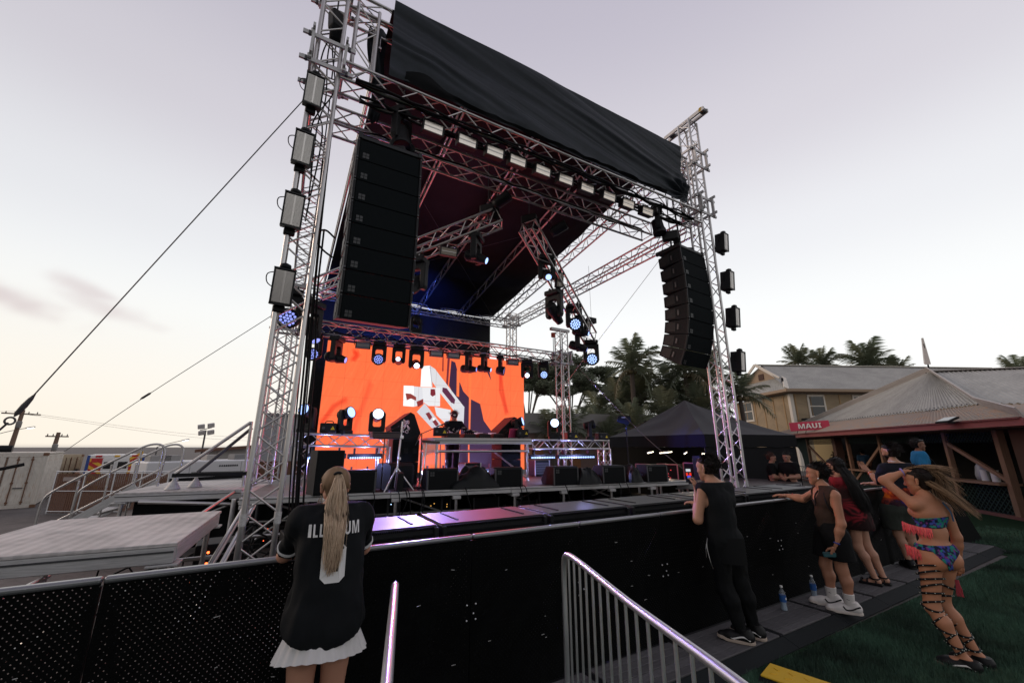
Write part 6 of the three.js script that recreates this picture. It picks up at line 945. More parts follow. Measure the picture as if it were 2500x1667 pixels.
// ---------- people ----------
function field(prims, k, inflate = 0) {
  const n = prims.length, A = new Float64Array(n * 9);
  prims.forEach((p, i) => { const b = [p.b[0] - p.a[0], p.b[1] - p.a[1], p.b[2] - p.a[2]], L = b[0] * b[0] + b[1] * b[1] + b[2] * b[2] || 1e-9; A.set([p.a[0], p.a[1], p.a[2], b[0], b[1], b[2], 1 / L, p.r + inflate, p.s + inflate], i * 9); });
  return (x, y, z) => {
    let d = 1e3;
    for (let i = 0, o = 0; i < n; i++, o += 9) {
      const px = x - A[o], py = y - A[o + 1], pz = z - A[o + 2], bx = A[o + 3], by = A[o + 4], bz = A[o + 5]; let t = (px * bx + py * by + pz * bz) * A[o + 6]; t = t < 0 ? 0 : t > 1 ? 1 : t;
      const ex = px - bx * t, ey = py - by * t, ez = pz - bz * t, q = Math.sqrt(ex * ex + ey * ey + ez * ez) - (A[o + 7] + (A[o + 8] - A[o + 7]) * t);
      const h = k - Math.abs(d - q); d = (d < q ? d : q) - (h > 0 ? h * h / (4 * k) : 0);
    } return d;
  };
}
const C_ = (a, b, r, s = r) => ({ a, b, r, s });
function surfNet(f, mn, mx, c, colour) {
  const nx = Math.ceil((mx[0] - mn[0]) / c) + 1, ny = Math.ceil((mx[1] - mn[1]) / c) + 1, nz = Math.ceil((mx[2] - mn[2]) / c) + 1, v = new Float32Array(nx * ny * nz), id = new Int32Array(nx * ny * nz).fill(-1);
  let q = 0; for (let k = 0; k < nz; k++) for (let j = 0; j < ny; j++) for (let i = 0; i < nx; i++) v[q++] = f(mn[0] + i * c, mn[1] + j * c, mn[2] + k * c);
  const X = nx, XY = nx * ny, off = [0, 1, X, X + 1, XY, XY + 1, XY + X, XY + X + 1], ed = [[0, 1], [2, 3], [4, 5], [6, 7], [0, 2], [1, 3], [4, 6], [5, 7], [0, 4], [1, 5], [2, 6], [3, 7]], pos = [], idx = [];
  for (let k = 0; k < nz - 1; k++) for (let j = 0; j < ny - 1; j++) for (let i = 0; i < nx - 1; i++) {
    const o = i + j * X + k * XY; let m = 0; for (let e = 0; e < 8; e++) if (v[o + off[e]] < 0) m |= 1 << e; if (m === 0 || m === 255) continue;
    let sx = 0, sy = 0, sz = 0, n = 0; for (const [a, b] of ed) { const va = v[o + off[a]], vb = v[o + off[b]]; if ((va < 0) === (vb < 0)) continue; const t = va / (va - vb); sx += (a & 1) + ((b & 1) - (a & 1)) * t; sy += ((a >> 1) & 1) + (((b >> 1) & 1) - ((a >> 1) & 1)) * t; sz += (a >> 2) + ((b >> 2) - (a >> 2)) * t; n++; }
    id[o] = pos.length / 3; pos.push(mn[0] + (i + sx / n) * c, mn[1] + (j + sy / n) * c, mn[2] + (k + sz / n) * c);
  }
  for (let k = 1; k < nz - 1; k++) for (let j = 1; j < ny - 1; j++) for (let i = 1; i < nx - 1; i++) {
    const o = i + j * X + k * XY, s = v[o] < 0; const quad = (a, b, c2, d, fl) => { if (a < 0 || b < 0 || c2 < 0 || d < 0) return; fl ? idx.push(a, b, c2, a, c2, d) : idx.push(a, c2, b, a, d, c2); };
    if (s !== v[o + 1] < 0) quad(id[o - X - XY], id[o - XY], id[o], id[o - X], s); if (s !== v[o + X] < 0) quad(id[o - 1 - XY], id[o - 1], id[o], id[o - XY], s); if (s !== v[o + XY] < 0) quad(id[o - 1 - X], id[o - X], id[o], id[o - 1], s);
  }
  const N = new Float32Array(pos.length), col = new Float32Array(pos.length), e = c * .6;
  for (let i = 0; i < pos.length; i += 3) { const x = pos[i], y = pos[i + 1], z = pos[i + 2]; let a = f(x + e, y, z) - f(x - e, y, z), b = f(x, y + e, z) - f(x, y - e, z), g = f(x, y, z + e) - f(x, y, z - e); const l = Math.hypot(a, b, g) || 1; N[i] = a / l; N[i + 1] = b / l; N[i + 2] = g / l; const cc = colour ? colour(x, y, z, N[i], N[i + 1], N[i + 2]) : [1, 1, 1]; col[i] = cc[0]; col[i + 1] = cc[1]; col[i + 2] = cc[2]; }
  const g = new THREE.BufferGeometry(); g.setAttribute('position', new THREE.Float32BufferAttribute(pos, 3)); g.setAttribute('normal', new THREE.BufferAttribute(N, 3)); g.setAttribute('color', new THREE.BufferAttribute(col, 3)); g.setIndex(idx); return g;
}
function bbox(prims, pad) { const mn = [9, 9, 9], mx = [-9, -9, -9]; for (const p of prims) for (const [e, r] of [[p.a, p.r], [p.b, p.s]]) for (let i = 0; i < 3; i++) { mn[i] = Math.min(mn[i], e[i] - r - pad); mx[i] = Math.max(mx[i], e[i] + r + pad); } return [mn, mx]; }
const mixp = (a, b, t) => [0, 1, 2].map(i => a[i] + (b[i] - a[i]) * t), addp = (a, d, k = 1) => [0, 1, 2].map(i => a[i] + d[i] * k), nrmp = d => { const l = Math.hypot(...d); return d.map(v => v / l); }, crs = (a, b) => [a[1] * b[2] - a[2] * b[1], a[2] * b[0] - a[0] * b[2], a[0] * b[1] - a[1] * b[0]], subp = (a, b) => [0, 1, 2].map(i => a[i] - b[i]);
const skinM = new THREE.MeshPhysicalMaterial({ roughness: .5, vertexColors: true, specularIntensity: .6, sheen: .15, sheenRoughness: .6 });
const clothM = (rough = .85, sp = .3) => new THREE.MeshPhysicalMaterial({ roughness: rough, vertexColors: true, specularIntensity: sp });
const CLOTH = clothM(), SHINY = clothM(.5, .5), HAIR = new THREE.MeshPhysicalMaterial({ roughness: .55, vertexColors: true, specularIntensity: .35, side: THREE.DoubleSide });
const frame = (look, up = [0, 1, 0]) => { const z = V(...look).normalize(), y = V(...up), x = V(0, 0, 0).crossVectors(y, z).normalize(); y.crossVectors(z, x); return new THREE.Matrix4().makeBasis(x, y, z); };
// head in its own space: z forwards, y up, origin at the middle of the skull
const HEADP = [C_([0, .05, -.035], [0, .045, .02], .081, .078), C_([0, .03, .035], [0, -.05, .047], .056, .044), C_([-.034, -.05, .015], [0, -.092, .055], .03, .021), C_([.034, -.05, .015], [0, -.092, .055], .03, .021), C_([-.034, .034, .072], [.034, .034, .072], .017), C_([-.04, -.018, .052], [-.03, -.05, .05], .03, .024), C_([.04, -.018, .052], [.03, -.05, .05], .03, .024), C_([0, -.09, .066], [0, -.09, .066], .019)];
const HEADD = [C_([0, .02, .09], [0, -.02, .106], .009, .0125), C_([-.011, -.024, .094], [.011, -.024, .094], .0095), C_([-.019, -.053, .085], [.019, -.053, .085], .008), C_([-.014, -.062, .083], [.014, -.062, .083], .0085), C_([-.079, .022, -.012], [-.078, -.022, -.002], .014, .011), C_([.079, .022, -.012], [.078, -.022, -.002], .014, .011)];
const headF = (() => { const a = field(HEADP, .03), b = field(HEADD, .008), e1 = (x, y, z) => Math.hypot(Math.abs(x) - .033, y - .012, z - .098) - .017; return (x, y, z) => { const p = a(x, y, z), q = b(x, y, z), h = .012 - Math.abs(p - q); let d = Math.min(p, q) - (h > 0 ? h * h / .048 : 0); const s = -e1(x, y, z), h2 = .012 - Math.abs(d - s); return Math.max(d, s) + (h2 > 0 ? h2 * h2 / .048 : 0); }; })();
function headGeo(M, skin, s, opt = {}) {
  const g = surfNet(headF, [-.115, -.14, -.14], [.115, .15, .14], opt.cell || .0055, (x, y, z) => { let c = skin; const ax = Math.abs(x); if (z > .06) { if (Math.hypot(ax - .033, y - .010) < .0115) c = Math.hypot(ax - .033, y - .010) < .006 ? [.01, .008, .006] : [.4, .36, .33]; else if (Math.hypot((ax - .035) / .022, (y - .036) / .006) < 1) c = skin.map(v => v * .14); else if (Math.hypot(x / .023, (y + .057) / .012) < 1) c = [skin[0] * .85, skin[1] * .55, skin[2] * .55]; } if (opt.beard && z > -.0 && (y < -.035 || (y < -.005 && z < .05)) && y < .02) { const k = sm(-.02, -.05, y) * .9 + (z < .05 ? .3 : 0); c = c.map((v, i) => v * (1 - k) + [.02, .015, .012][i] * k); } return c; });
  return g.scale(s, s, s).applyMatrix4(M);
}
// a hand: wrist at the origin, fingers along +y, palm towards +z, thumb towards side*x
function handGeo(M, skin, side, curl = .35, s = 1, cell = .0048) {
  const P = [C_([-.022, .02, 0], [-.026, .085, 0], .0145, .012), C_([0, .015, 0], [0, .09, 0], .0145, .0125), C_([.022, .02, 0], [.026, .083, 0], .014, .012), C_([0, -.03, 0], [0, .02, 0], .024, .022)];
  [[-.029, .082, .07], [-.0098, .09, .08], [.0098, .089, .076], [.0285, .08, .058]].forEach(([x, y, L], i) => { let p = [x * side, y, 0], a = curl * .6; const seg = [.45, .32, .25]; for (let k = 0; k < 3; k++) { const q = [p[0] + (x * side) * .08, p[1] + Math.cos(a) * L * seg[k], p[2] + Math.sin(a) * L * seg[k]]; P.push(C_(p, q, .0088 - k * .0008, .0082 - k * .0008)); p = q; a += curl * (k ? .9 : 1.1); } });
  const t0 = [-.02 * side, .022, .006], t1 = [-.048 * side, .05, .016 + curl * .012], t2 = [-.054 * side, .078, .022 + curl * .02], t3 = [-.05 * side, .096, .026 + curl * .03]; P.push(C_(t0, t1, .015, .011), C_(t1, t2, .0105, .0095), C_(t2, t3, .0095, .0085));
  const f = field(P, .007), [mn, mx] = bbox(P, .012); return surfNet(f, mn, mx, cell, () => skin).scale(s, s, s).applyMatrix4(M);
}
function strandGeo(paths, r, colour) { // thin ribbons with four sides
  const pos = [], nor = [], col = [], idx = [];
  paths.forEach((P, s) => { const c = colour(s), n = P.length, b0 = pos.length / 3; for (let i = 0; i < n; i++) { const a = P[Math.max(0, i - 1)], b = P[Math.min(n - 1, i + 1)], t = nrmp(subp(b, a)); let u = nrmp(crs(t, Math.abs(t[1]) > .9 ? [1, 0, .1] : [0, 1, .1])); const w = crs(t, u), rr = r * (1 - .75 * (i / (n - 1)) ** 3); for (let k = 0; k < 3; k++) { const A = k * 2.094, d = [0, 1, 2].map(q => u[q] * Math.cos(A) + w[q] * Math.sin(A)); pos.push(...addp(P[i], d, rr)); nor.push(...d); const f = .85 + .3 * ((s * 7 + i * 3) % 5) / 5; col.push(c[0] * f, c[1] * f, c[2] * f); } if (i) for (let k = 0; k < 3; k++) { const k1 = (k + 1) % 3, o = b0 + (i - 1) * 3; idx.push(o + k, o + k1, o + 3 + k1, o + k, o + 3 + k1, o + 3 + k); } } });
  const g = new THREE.BufferGeometry(); g.setAttribute('position', new THREE.Float32BufferAttribute(pos, 3)); g.setAttribute('normal', new THREE.Float32BufferAttribute(nor, 3)); g.setAttribute('color', new THREE.Float32BufferAttribute(col, 3)); g.setIndex(idx); return g;
}
function person(o) {
  if (o.view) { const k = Math.cos(o.view); for (const q of Object.keys(o.J)) { if (Array.isArray(o.J[q])) o.J[q][0] *= k; else if (o.J[q].c) o.J[q].c[0] *= k; } }
  const g = thing('person', o.label, 'person', [o.pos[0], o.y || 0, o.pos[1]], (o.rot ?? -.511) - (o.view || 0)), J = o.J, s = o.s || 1, F = nrmp(o.face), fem = o.fem, sk = o.skin;
  const lx = nrmp(subp(J.shA, J.shB)), hx = nrmp(subp(J.hipA, J.hipB)), W = mixp(J.pelvis, J.neck, .36), Ch = mixp(J.pelvis, J.neck, .7), Up = mixp(J.pelvis, J.neck, .88), B = {};
  const pr = (n, ...a) => { (B[n] = B[n] || []).push(C_(...a)); }; const m = o.bulk || 1;
  if (fem) { pr('torso', addp(Ch, lx, .05), addp(Ch, lx, -.05), .085 * m); pr('torso', addp(Up, lx, .08), addp(Up, lx, -.08), .062); pr('torso', addp(W, lx, .035), addp(W, lx, -.035), .082 * m); pr('torso', Ch, W, .088 * m, .083 * m); pr('torso', W, J.pelvis, .085 * m, .1 * m); pr('hips', addp(J.pelvis, hx, .075), addp(J.pelvis, hx, -.075), .095 * m); for (const q of [-1, 1]) { pr('bust', addp(addp(Ch, lx, q * .055), F, .07), addp(addp(Ch, lx, q * .06), F, .075), .05); pr('hips', addp(addp(addp(J.pelvis, hx, q * .065), F, -.05), [0, -.055, 0]), addp(addp(addp(J.pelvis, hx, q * .07), F, -.055), [0, -.07, 0]), .088 * m); } }
  else { pr('torso', addp(Ch, lx, .075), addp(Ch, lx, -.075), .1 * m); pr('torso', addp(Up, lx, .1), addp(Up, lx, -.1), .072 * m); pr('torso', addp(W, lx, .05), addp(W, lx, -.05), .09 * m); pr('torso', Ch, W, .105 * m, .098 * m); pr('torso', W, J.pelvis, .098 * m, .1 * m); pr('hips', addp(J.pelvis, hx, .065), addp(J.pelvis, hx, -.065), .1 * m); for (const q of [-1, 1]) pr('hips', addp(addp(addp(J.pelvis, hx, q * .06), F, -.045), [0, -.05, 0]), addp(addp(addp(J.pelvis, hx, q * .06), F, -.045), [0, -.07, 0]), .075 * m); }
  pr('torso', mixp(J.shA, J.shB, .06), mixp(J.shA, J.shB, .94), fem ? .046 : .056); pr('torso', addp(J.neck, [0, .015, 0]), mixp(J.neck, J.shA, .9), .05, .045); pr('torso', addp(J.neck, [0, .015, 0]), mixp(J.neck, J.shB, .9), .05, .045);
  pr('neck', addp(J.neck, [0, -.03, 0]), addp(J.head.c, [0, -.07 * s, 0]), fem ? .046 : .056, fem ? .044 : .053);
  const ar = fem ? [.042, .036, .034, .024] : [.05, .043, .041, .028], lr = fem ? [.085, .055, .05, .034] : [.085, .058, .053, .037];
  for (const k of ['A', 'B']) {
    if (J['el' + k]) { pr('arm' + k, J['sh' + k], J['el' + k], ar[0] * m, ar[1] * m); pr('fore' + k, J['el' + k], mixp(J['el' + k], J['wr' + k], .35), ar[2] * m, ar[2] * m); pr('fore' + k, mixp(J['el' + k], J['wr' + k], .35), J['wr' + k], ar[2] * m, ar[3]); }
    if (J['kn' + k]) { pr('thigh' + k, J['hip' + k], J['kn' + k], lr[0] * m, lr[1] * m); const c = addp(mixp(J['kn' + k], J['an' + k], .3), F, -.018); pr('calf' + k, J['kn' + k], c, lr[1] * .95, lr[2] * 1.08); pr('calf' + k, c, J['an' + k], lr[2] * 1.05, lr[3]); const td = nrmp(o['toe' + k] || F), h = addp(J['an' + k], td, -.03); pr('foot' + k, addp(h, [0, -.035, 0]), addp(addp(h, td, .1), [0, -.055, 0]), .034, .03); pr('foot' + k, addp(addp(h, td, .1), [0, -.055, 0]), addp(addp(h, td, .17), [0, -.062, 0]), .03, .02); }
  }
  const all = Object.values(B).flat(), bf = field(all, .035), [mn, mx] = bbox(all, .03), cell = o.cell || .0125;
  const geos = [surfNet(bf, mn, mx, cell, (x, y, z) => { const n = 1 + .10 * vnoise(x * 9, y * 9, z * 9); return sk.map(v => v * n); })];
  const HM = frame(J.head.look, J.head.up || [0, 1, 0]).setPosition(...J.head.c); geos.push(headGeo(HM, sk, s, { cell: o.cell ? .008 : .0052, beard: o.beard }));
  for (const k of ['A', 'B']) if (J['hd' + k]) { const h = J['hd' + k], y = V(...h.dir).normalize(), z = V(...h.palm); const x = V(0, 0, 0).crossVectors(y, z).normalize(); z.crossVectors(x, y); geos.push(handGeo(new THREE.Matrix4().makeBasis(x, y, z).setPosition(...addp(J['wr' + k], [y.x, y.y, y.z], .015)), sk, h.side || 1, h.curl ?? .4, s * (fem ? .88 : 1), o.cell ? .008 : .0048)); }
  const ni = geos.map(q => { const t = q.toNonIndexed(); return t; }); part(g, 'body', mergeGeometries(ni), skinM);
  g.userData_ = 0; delete g.userData_;
  const api = { g, B, J, F, HM, bf,
    cloth(name, parts, infl, colour, { clip = [], k = .05, wr = .004, f = 22, mt = CLOTH, c = cell, extra = [], add } = {}) {
      const P = parts.flatMap(n => B[n] || []).concat(extra), ff = field(P, k, infl), [a, b] = bbox(P, infl + .03); const F2 = (x, y, z) => { let d = ff(x, y, z) + wr * (vnoise(x * f, y * f * .6, z * f) + .6 * vnoise(x * f * 2.1 + 3, y * f, z * f * 2.1)); for (const [p, n] of clip) d = Math.max(d, (x - p[0]) * n[0] + (y - p[1]) * n[1] + (z - p[2]) * n[2]); return add ? add(d, x, y, z) : d; };
      const q = part(g, name, surfNet(F2, a, b, c, typeof colour === 'function' ? colour : () => colour), mt); q.f = F2; return q;
    },
    hairCap(name, col, { line = .05, slope = .35, nape = -.075, thick = .014, back = -.0, amp = .006, fr = 40, c = .0055, fn, tuft = 0, tl = .05 } = {}) {
      if (tuft) { const r = rng(Math.round(tuft + J.neck[0] * 999)), ps = []; while (ps.length < tuft) { const a = r() * 6.283, y = -.25 + 1.25 * r(), q = Math.sqrt(Math.max(0, 1 - y * y)), d = [Math.cos(a) * q, y, Math.sin(a) * q]; if (d[2] > .15 && d[1] < .55 + .2 * d[2]) continue; if (d[2] > -.2 && d[1] < .15) continue; const p = [d[0] * .082, .045 + d[1] * .088, -.01 + d[2] * .092], l = tl * (.5 + r()), f = [d[0] * .4 + (r() - .5) * .8, .35 * d[1] - .35 + .5 * (r() - .3), -.75 + (r() - .5) * .7]; ps.push([p, addp(p, [d[0] * .5 + f[0] * .5, d[1] * .6 + f[1] * .4, d[2] * .5 + f[2] * .5], l * .45), addp(p, addp(d, f, 1.4), l * .8)].map(v => this.hp(...v))); } part(g, name, strandGeo(ps, .0036, q => col.map(v => v * (.7 + .9 * ((q * 7) % 5) / 5))), HAIR); }
      const ff = field(HEADP.slice(0, 1).concat([C_([0, .03, -.05], [0, -.03, -.045], .062, .05)]), .03, thick); const h = (x, y, z) => { const cl = Math.min(-(y - line - slope * (z - .03)), Math.max(z - back + .25 * y, -(y - nape))); return Math.max(ff(x, y, z) + amp * (vnoise(x * fr, y * fr * .5, z * fr) + .5 * vnoise(x * fr * 2.3, y * fr, z * fr * 2.3)), fn ? fn(cl, x, y, z) : cl); };
      const q = surfNet(h, [-.13, -.16, -.16], [.13, .18, .15], o.cell ? .009 : c, (x, y, z) => { const n = .75 + .5 * (vnoise(x * 90, y * 14, z * 60) * .5 + .5); return col.map(v => v * n); }); return part(g, name, q.scale(s, s, s).applyMatrix4(HM), HAIR);
    },
    hp: (x, y, z) => { const v = V(x * s, y * s, z * s).applyMatrix4(HM); return [v.x, v.y, v.z]; },
    shoe(k, upper, sole, { len = .29, low = false, stripe, stripeMat } = {}) {
      const td = nrmp(o['toe' + k] || F), a = J['an' + k], base = [a[0], o.floor ?? 0, a[2]], M = frame([td[0], 0, td[2]]).setPosition(...base);
      const S = field([C_([0, .055, -.055], [0, .04, .1], .049, .046), C_([0, .04, .1], [0, .034, len - .125], .046, .037), C_([0, .06, -.045], [0, .115, -.022], .05, .053)], .03), so = (x, y, z) => { const t = Math.max(0, Math.min(1, (z + .06) / (len - .06))), d = Math.hypot(x, z - (-.06 + t * (len - .07))) - (.048 + .006 * Math.sin(t * 3.1)); return Math.max(d, Math.abs(y - .014 - .012 * sm(.75, 1, t)) - .014); };
      const u = part(g, 'shoe', surfNet((x, y, z) => Math.max(S(x, y, z), .02 - y, y - (low ? .1 : .125)), [-.08, 0, -.14], [.08, .19, len + .01], .0062, () => upper).applyMatrix4(M), SHINY), w = part(u, 'sole', surfNet(so, [-.08, -.02, -.14], [.08, .06, len + .01], .0062, () => sole).applyMatrix4(M), CLOTH);
      if (stripe) for (const sd of [-1, 1]) part(u, 'side_stripe', tubeGeo(stripe.map(([y, z, x = .04]) => { const v = V(sd * (x + .006), y, z).applyMatrix4(M); return [v.x, v.y, v.z]; }), .0075, 20, 5), stripeMat);
      const L = []; for (let q = 0; q < 4; q++) { const p = V(-.02, .098 - q * .012, .035 + q * .022).applyMatrix4(M), p2 = V(.02, .096 - q * .012, .04 + q * .022).applyMatrix4(M); L.push(Grod([p.x, p.y, p.z], [p2.x, p2.y, p2.z], .0035)); } part(u, 'laces', join(L), MAT.white);
    },
    band(name, p, dir, r, h, m) { const d = V(...dir).normalize(); const t = part(g, name, new THREE.TorusGeometry(r, h, 6, 22), m, p); t.quaternion.setFromUnitVectors(V(0, 0, 1), d); return t; }
  };
  return api;
}
const smoothPath = p => { const c = new THREE.CatmullRomCurve3(p.map(q => V(...q))); return c.getPoints(9).map(v => [v.x, v.y, v.z]); };
const BLK = [.006, .0062, .007];
// ----- woman with the long blonde ponytail -----
{
  const J = { pelvis: [0, .93, 0], neck: [.005, 1.49, -.03], head: { c: [.0, 1.615, -.07], look: [.05, -.05, -1] }, shA: [-.155, 1.455, -.03], shB: [.165, 1.45, -.03], elA: [-.215, 1.235, -.26], elB: [.235, 1.225, -.26], wrA: [-.03, 1.235, -.43], wrB: [.05, 1.235, -.43], hipA: [-.085, .88, 0], hipB: [.085, .88, 0], knA: [-.075, .49, -.0], knB: [.075, .49, -.02], anA: [-.08, .13, .02], anB: [.08, .13, .0], hdA: { dir: [1, .0, -.2], palm: [0, -1, 0], side: -1 }, hdB: { dir: [-1, 0, -.2], palm: [0, -1, 0], side: 1 } };
  const P = person({ label: 'woman with long blonde ponytail in black jersey and white skirt leaning on the barricade', pos: [.325, -2.66], rot: .02, J, face: [0, 0, -1], fem: true, skin: [.44, .22, .15], floor: .065, bulk: .93, s: .9 });
  const hem = (d, x, y, z) => Math.max(d, (.865 + 1.7 * x * x + (z < 0 ? .05 : 0)) - y, y - 1.535 - .0);
  const slv = [J.shA, J.elA], slvB = [J.shB, J.elB];
  const cl = [[mixp(J.shA, J.elA, .92), nrmp(subp(J.elA, J.shA))]];
  const jersey = [.0065, .0075, .009];
  const armCut = (d, x, y, z) => { if (x < -.17) { const n = nrmp(subp(J.elA, J.shA)), p = mixp(J.shA, J.elA, .88); d = Math.max(d, (x - p[0]) * n[0] + (y - p[1]) * n[1] + (z - p[2]) * n[2]); } if (x > .18) { const n = nrmp(subp(J.elB, J.shB)), p = mixp(J.shB, J.elB, .88); d = Math.max(d, (x - p[0]) * n[0] + (y - p[1]) * n[1] + (z - p[2]) * n[2]); } return d; };
  const ex = [C_([-.05, 1.38, .015], [-.075, .95, .03], .092, .10), C_([.05, 1.38, .015], [.075, .95, .03], .092, .10), C_([0, 1.3, .0], [0, .84, .035], .10, .115), C_([-.06, .95, .03], [.06, .95, .03], .11)];
  const jm = P.cloth('jersey', ['torso', 'hips', 'bust', 'armA', 'armB'], .017, jersey, { extra: ex, k: .06, wr: .013, f: 13, c: .0105, add: (d, x, y, z) => armCut(hem(d, x, y, z), x, y, z) });
  const trim = [.55, .54, .54];
  for (const [k, sg] of [['A', -1], ['B', 1]]) { const n = nrmp(subp(J['el' + k], J['sh' + k])); P.cloth('sleeve_trim', ['arm' + k], .0245, trim, { wr: .004, f: 11, c: .008, clip: [[mixp(J['sh' + k], J['el' + k], .80), n], [mixp(J['sh' + k], J['el' + k], .745), n.map(v => -v)]] }); }
  P.cloth('collar', ['neck'], .016, trim, { wr: .001, c: .007, clip: [[[0, 1.535, 0], [0, 1, .25]], [[0, 1.515, 0], [0, -1, -.25]]] });
  // pleated skirt
  part(P.g, 'skirt', sheet(168, 12, (u, v) => { const a = u * 2 * Math.PI, pl = Math.abs(((u * 24) % 1) - .35), r0 = .125 + .078 * v + (.009 * (1 - pl * 2) + .004 * Math.sin(a * 5)) * (.3 + v); return [Math.cos(a) * r0 * 1.08, 1.0 - .185 * v - .015 * Math.sin(a * 2 + 1) * v, Math.sin(a) * r0 * .9 + .01, u, v]; }), mat(.62, .60, .60, .85, 0, { side: THREE.DoubleSide }));
  // hair: cap, tie and long tail
  const hc = [.30, .20, .12];
  P.hairCap('hair', [.20, .125, .075], { line: .048, slope: .3, nape: -.07, thick: .005, back: .01, amp: .002, fr: 30 });
  const tie = P.hp(0, .082, -.105), r = rng(4), paths = [];
  part(P.g, 'hair_tie', new THREE.TorusGeometry(.019, .008, 6, 16), MAT.black, tie, [.9, 0, 0]);
  for (let k = 0; k < 190; k++) { const a = (r() - .5) * 2.3, b = r() * .9; const st = P.hp(Math.sin(a) * .094, .03 + .065 * Math.cos(a * .9) - b * .09, .05 - b * .14), mid = P.hp(Math.sin(a) * .07, .09 - .03 * b, -.06 - .02 * b); paths.push([st, mixp(st, mid, .5).map((v, i) => v + (i === 1 ? .012 : 0)), mid, tie]); }
  part(P.g, 'hair', strandGeo(paths, .0035, s => { const k = .6 + .7 * ((s * 37) % 11) / 11; return [.26 * k, .165 * k, .10 * k]; }), HAIR);
  const tail = []; for (let k = 0; k < 560; k++) { const a = r() * 6.28, q = Math.sqrt(r()), ox = Math.cos(a) * q, oz = Math.sin(a) * q, L = .40 + .10 * r() - .05 * Math.abs(ox), pts = [], lay = .004 + .022 * r(); for (let i = 0; i <= 13; i++) { const t = i / 13, w = .012 + .041 * Math.sin(Math.min(1, t * 1.25) * 2.6) * (1 - .25 * t) + .008 * t; pts.push([tie[0] + .005 + ox * w * 1.05 + .016 * Math.sin(t * 4 + k * 1.7) * t - .012 * t, tie[1] + .012 * Math.sin(Math.min(1, t * 8) * 3.14) - L * t + (i === 0 ? 0 : 0), tie[2] + .055 * Math.sin(Math.min(1, t * 3.2) * 1.57) + oz * w * .45 + .02 * t + .004 * Math.sin(t * 9 + k * .7)]); const e = pts[i]; let zz = .4; for (let q = 0; q < 40; q++) { const d = jm.f(e[0], e[1], zz); if (d < .002) break; zz -= Math.max(.003, d * .85); if (zz < -.1) break; } e[2] = Math.max(e[2], zz + lay); } for (let q = 0; q < 3; q++) for (let i = 1; i < 13; i++) pts[i][2] = Math.max(pts[i][2], (pts[i - 1][2] + pts[i][2] + pts[i + 1][2]) / 3); tail.push(pts); }
  part(P.g, 'ponytail', strandGeo(tail, .0026, s => { const q = (s * 29) % 17 / 17, k = .8 + .4 * ((s * 13) % 7) / 7; return q < .5 ? [.60 * k, .455 * k, .33 * k] : q < .8 ? [.45 * k, .315 * k, .215 * k] : [.28 * k, .18 * k, .125 * k]; }), HAIR);
  { const fy = []; for (let k = 0; k < 70; k++) { const src = tail[(k * 7) % tail.length], dx = (r() - .5) * .05, dz = r() * .02; fy.push(src.map((p, i) => [p[0] + dx * (i / 13) * (1 + .4 * Math.sin(i * .9 + k)), p[1] + .01, p[2] + dz * (i / 13)])); } part(P.g, 'loose_hair', strandGeo(fy, .0011, () => [.55, .42, .30]), HAIR); }
  for (let k = 0; k < 1; k++) { const fl = []; for (let q = 0; q < 26; q++) { const st = P.hp((r() - .5) * .2, -.03 - r() * .05, -.03 + r() * .04); fl.push([st, addp(st, [(r() - .5) * .04, -.05, .02]), addp(st, [(r() - .5) * .08, -.11 - r() * .05, .03])]); } part(P.g, 'hair', strandGeo(fl, .0016, () => [.3, .2, .12]), HAIR); }
  // lettering laid on the cloth
  const wrap = geo => { const p = geo.attributes.position, a = []; for (let i = 0; i < p.count; i++) { const x = p.getX(i), y = p.getY(i), dz = p.getZ(i); let z = .4; for (let q = 0; q < 60; q++) { const d = jm.f(x, y, z); if (d < .0006) break; z -= Math.max(.0008, d * .8); } p.setZ(i, z + .0045 + dz); } geo.computeVertexNormals(); return geo; };
  const sub = (geo, n) => { const gI = geo.index ? geo.toNonIndexed() : geo; return gI; };
  const letters = 'ILLENIUM'; let cx = -.133; const lm = mat(.62, .61, .61, .7);
  for (const ch of letters) { const t = ch === 'I' ? extr([[0, 0], [.014, 0], [.014, .062], [0, .062]], .0015) : new TextGeometry(ch, { font: FONT, size: .062, depth: .0015, curveSegments: 3 }); t.computeBoundingBox(); const w = t.boundingBox.max.x - t.boundingBox.min.x, sc = ch === 'I' ? 1 : .62; t.translate(-t.boundingBox.min.x, 0, 0); t.scale(sc, 1, 1); t.translate(cx, 1.385 + .02 * (cx + .13), 0); cx += w * sc + .009; part(P.g, 'letter', wrap(t), lm); }
  const num = (() => { const o = [[-.07, .03], [-.04, 0], [.04, 0], [.07, .03], [.07, .19], [.04, .22], [-.04, .22], [-.07, .19]], i = [[-.03, .06], [.03, .06], [.03, .165], [-.03, .165]]; const q = extr(o, .0015, 0, [i]); return q; })(); num.scale(.85, .85, 1); num.translate(.0, 1.165, 0); part(P.g, 'number', wrap(num.toNonIndexed ? num : num), lm);
}
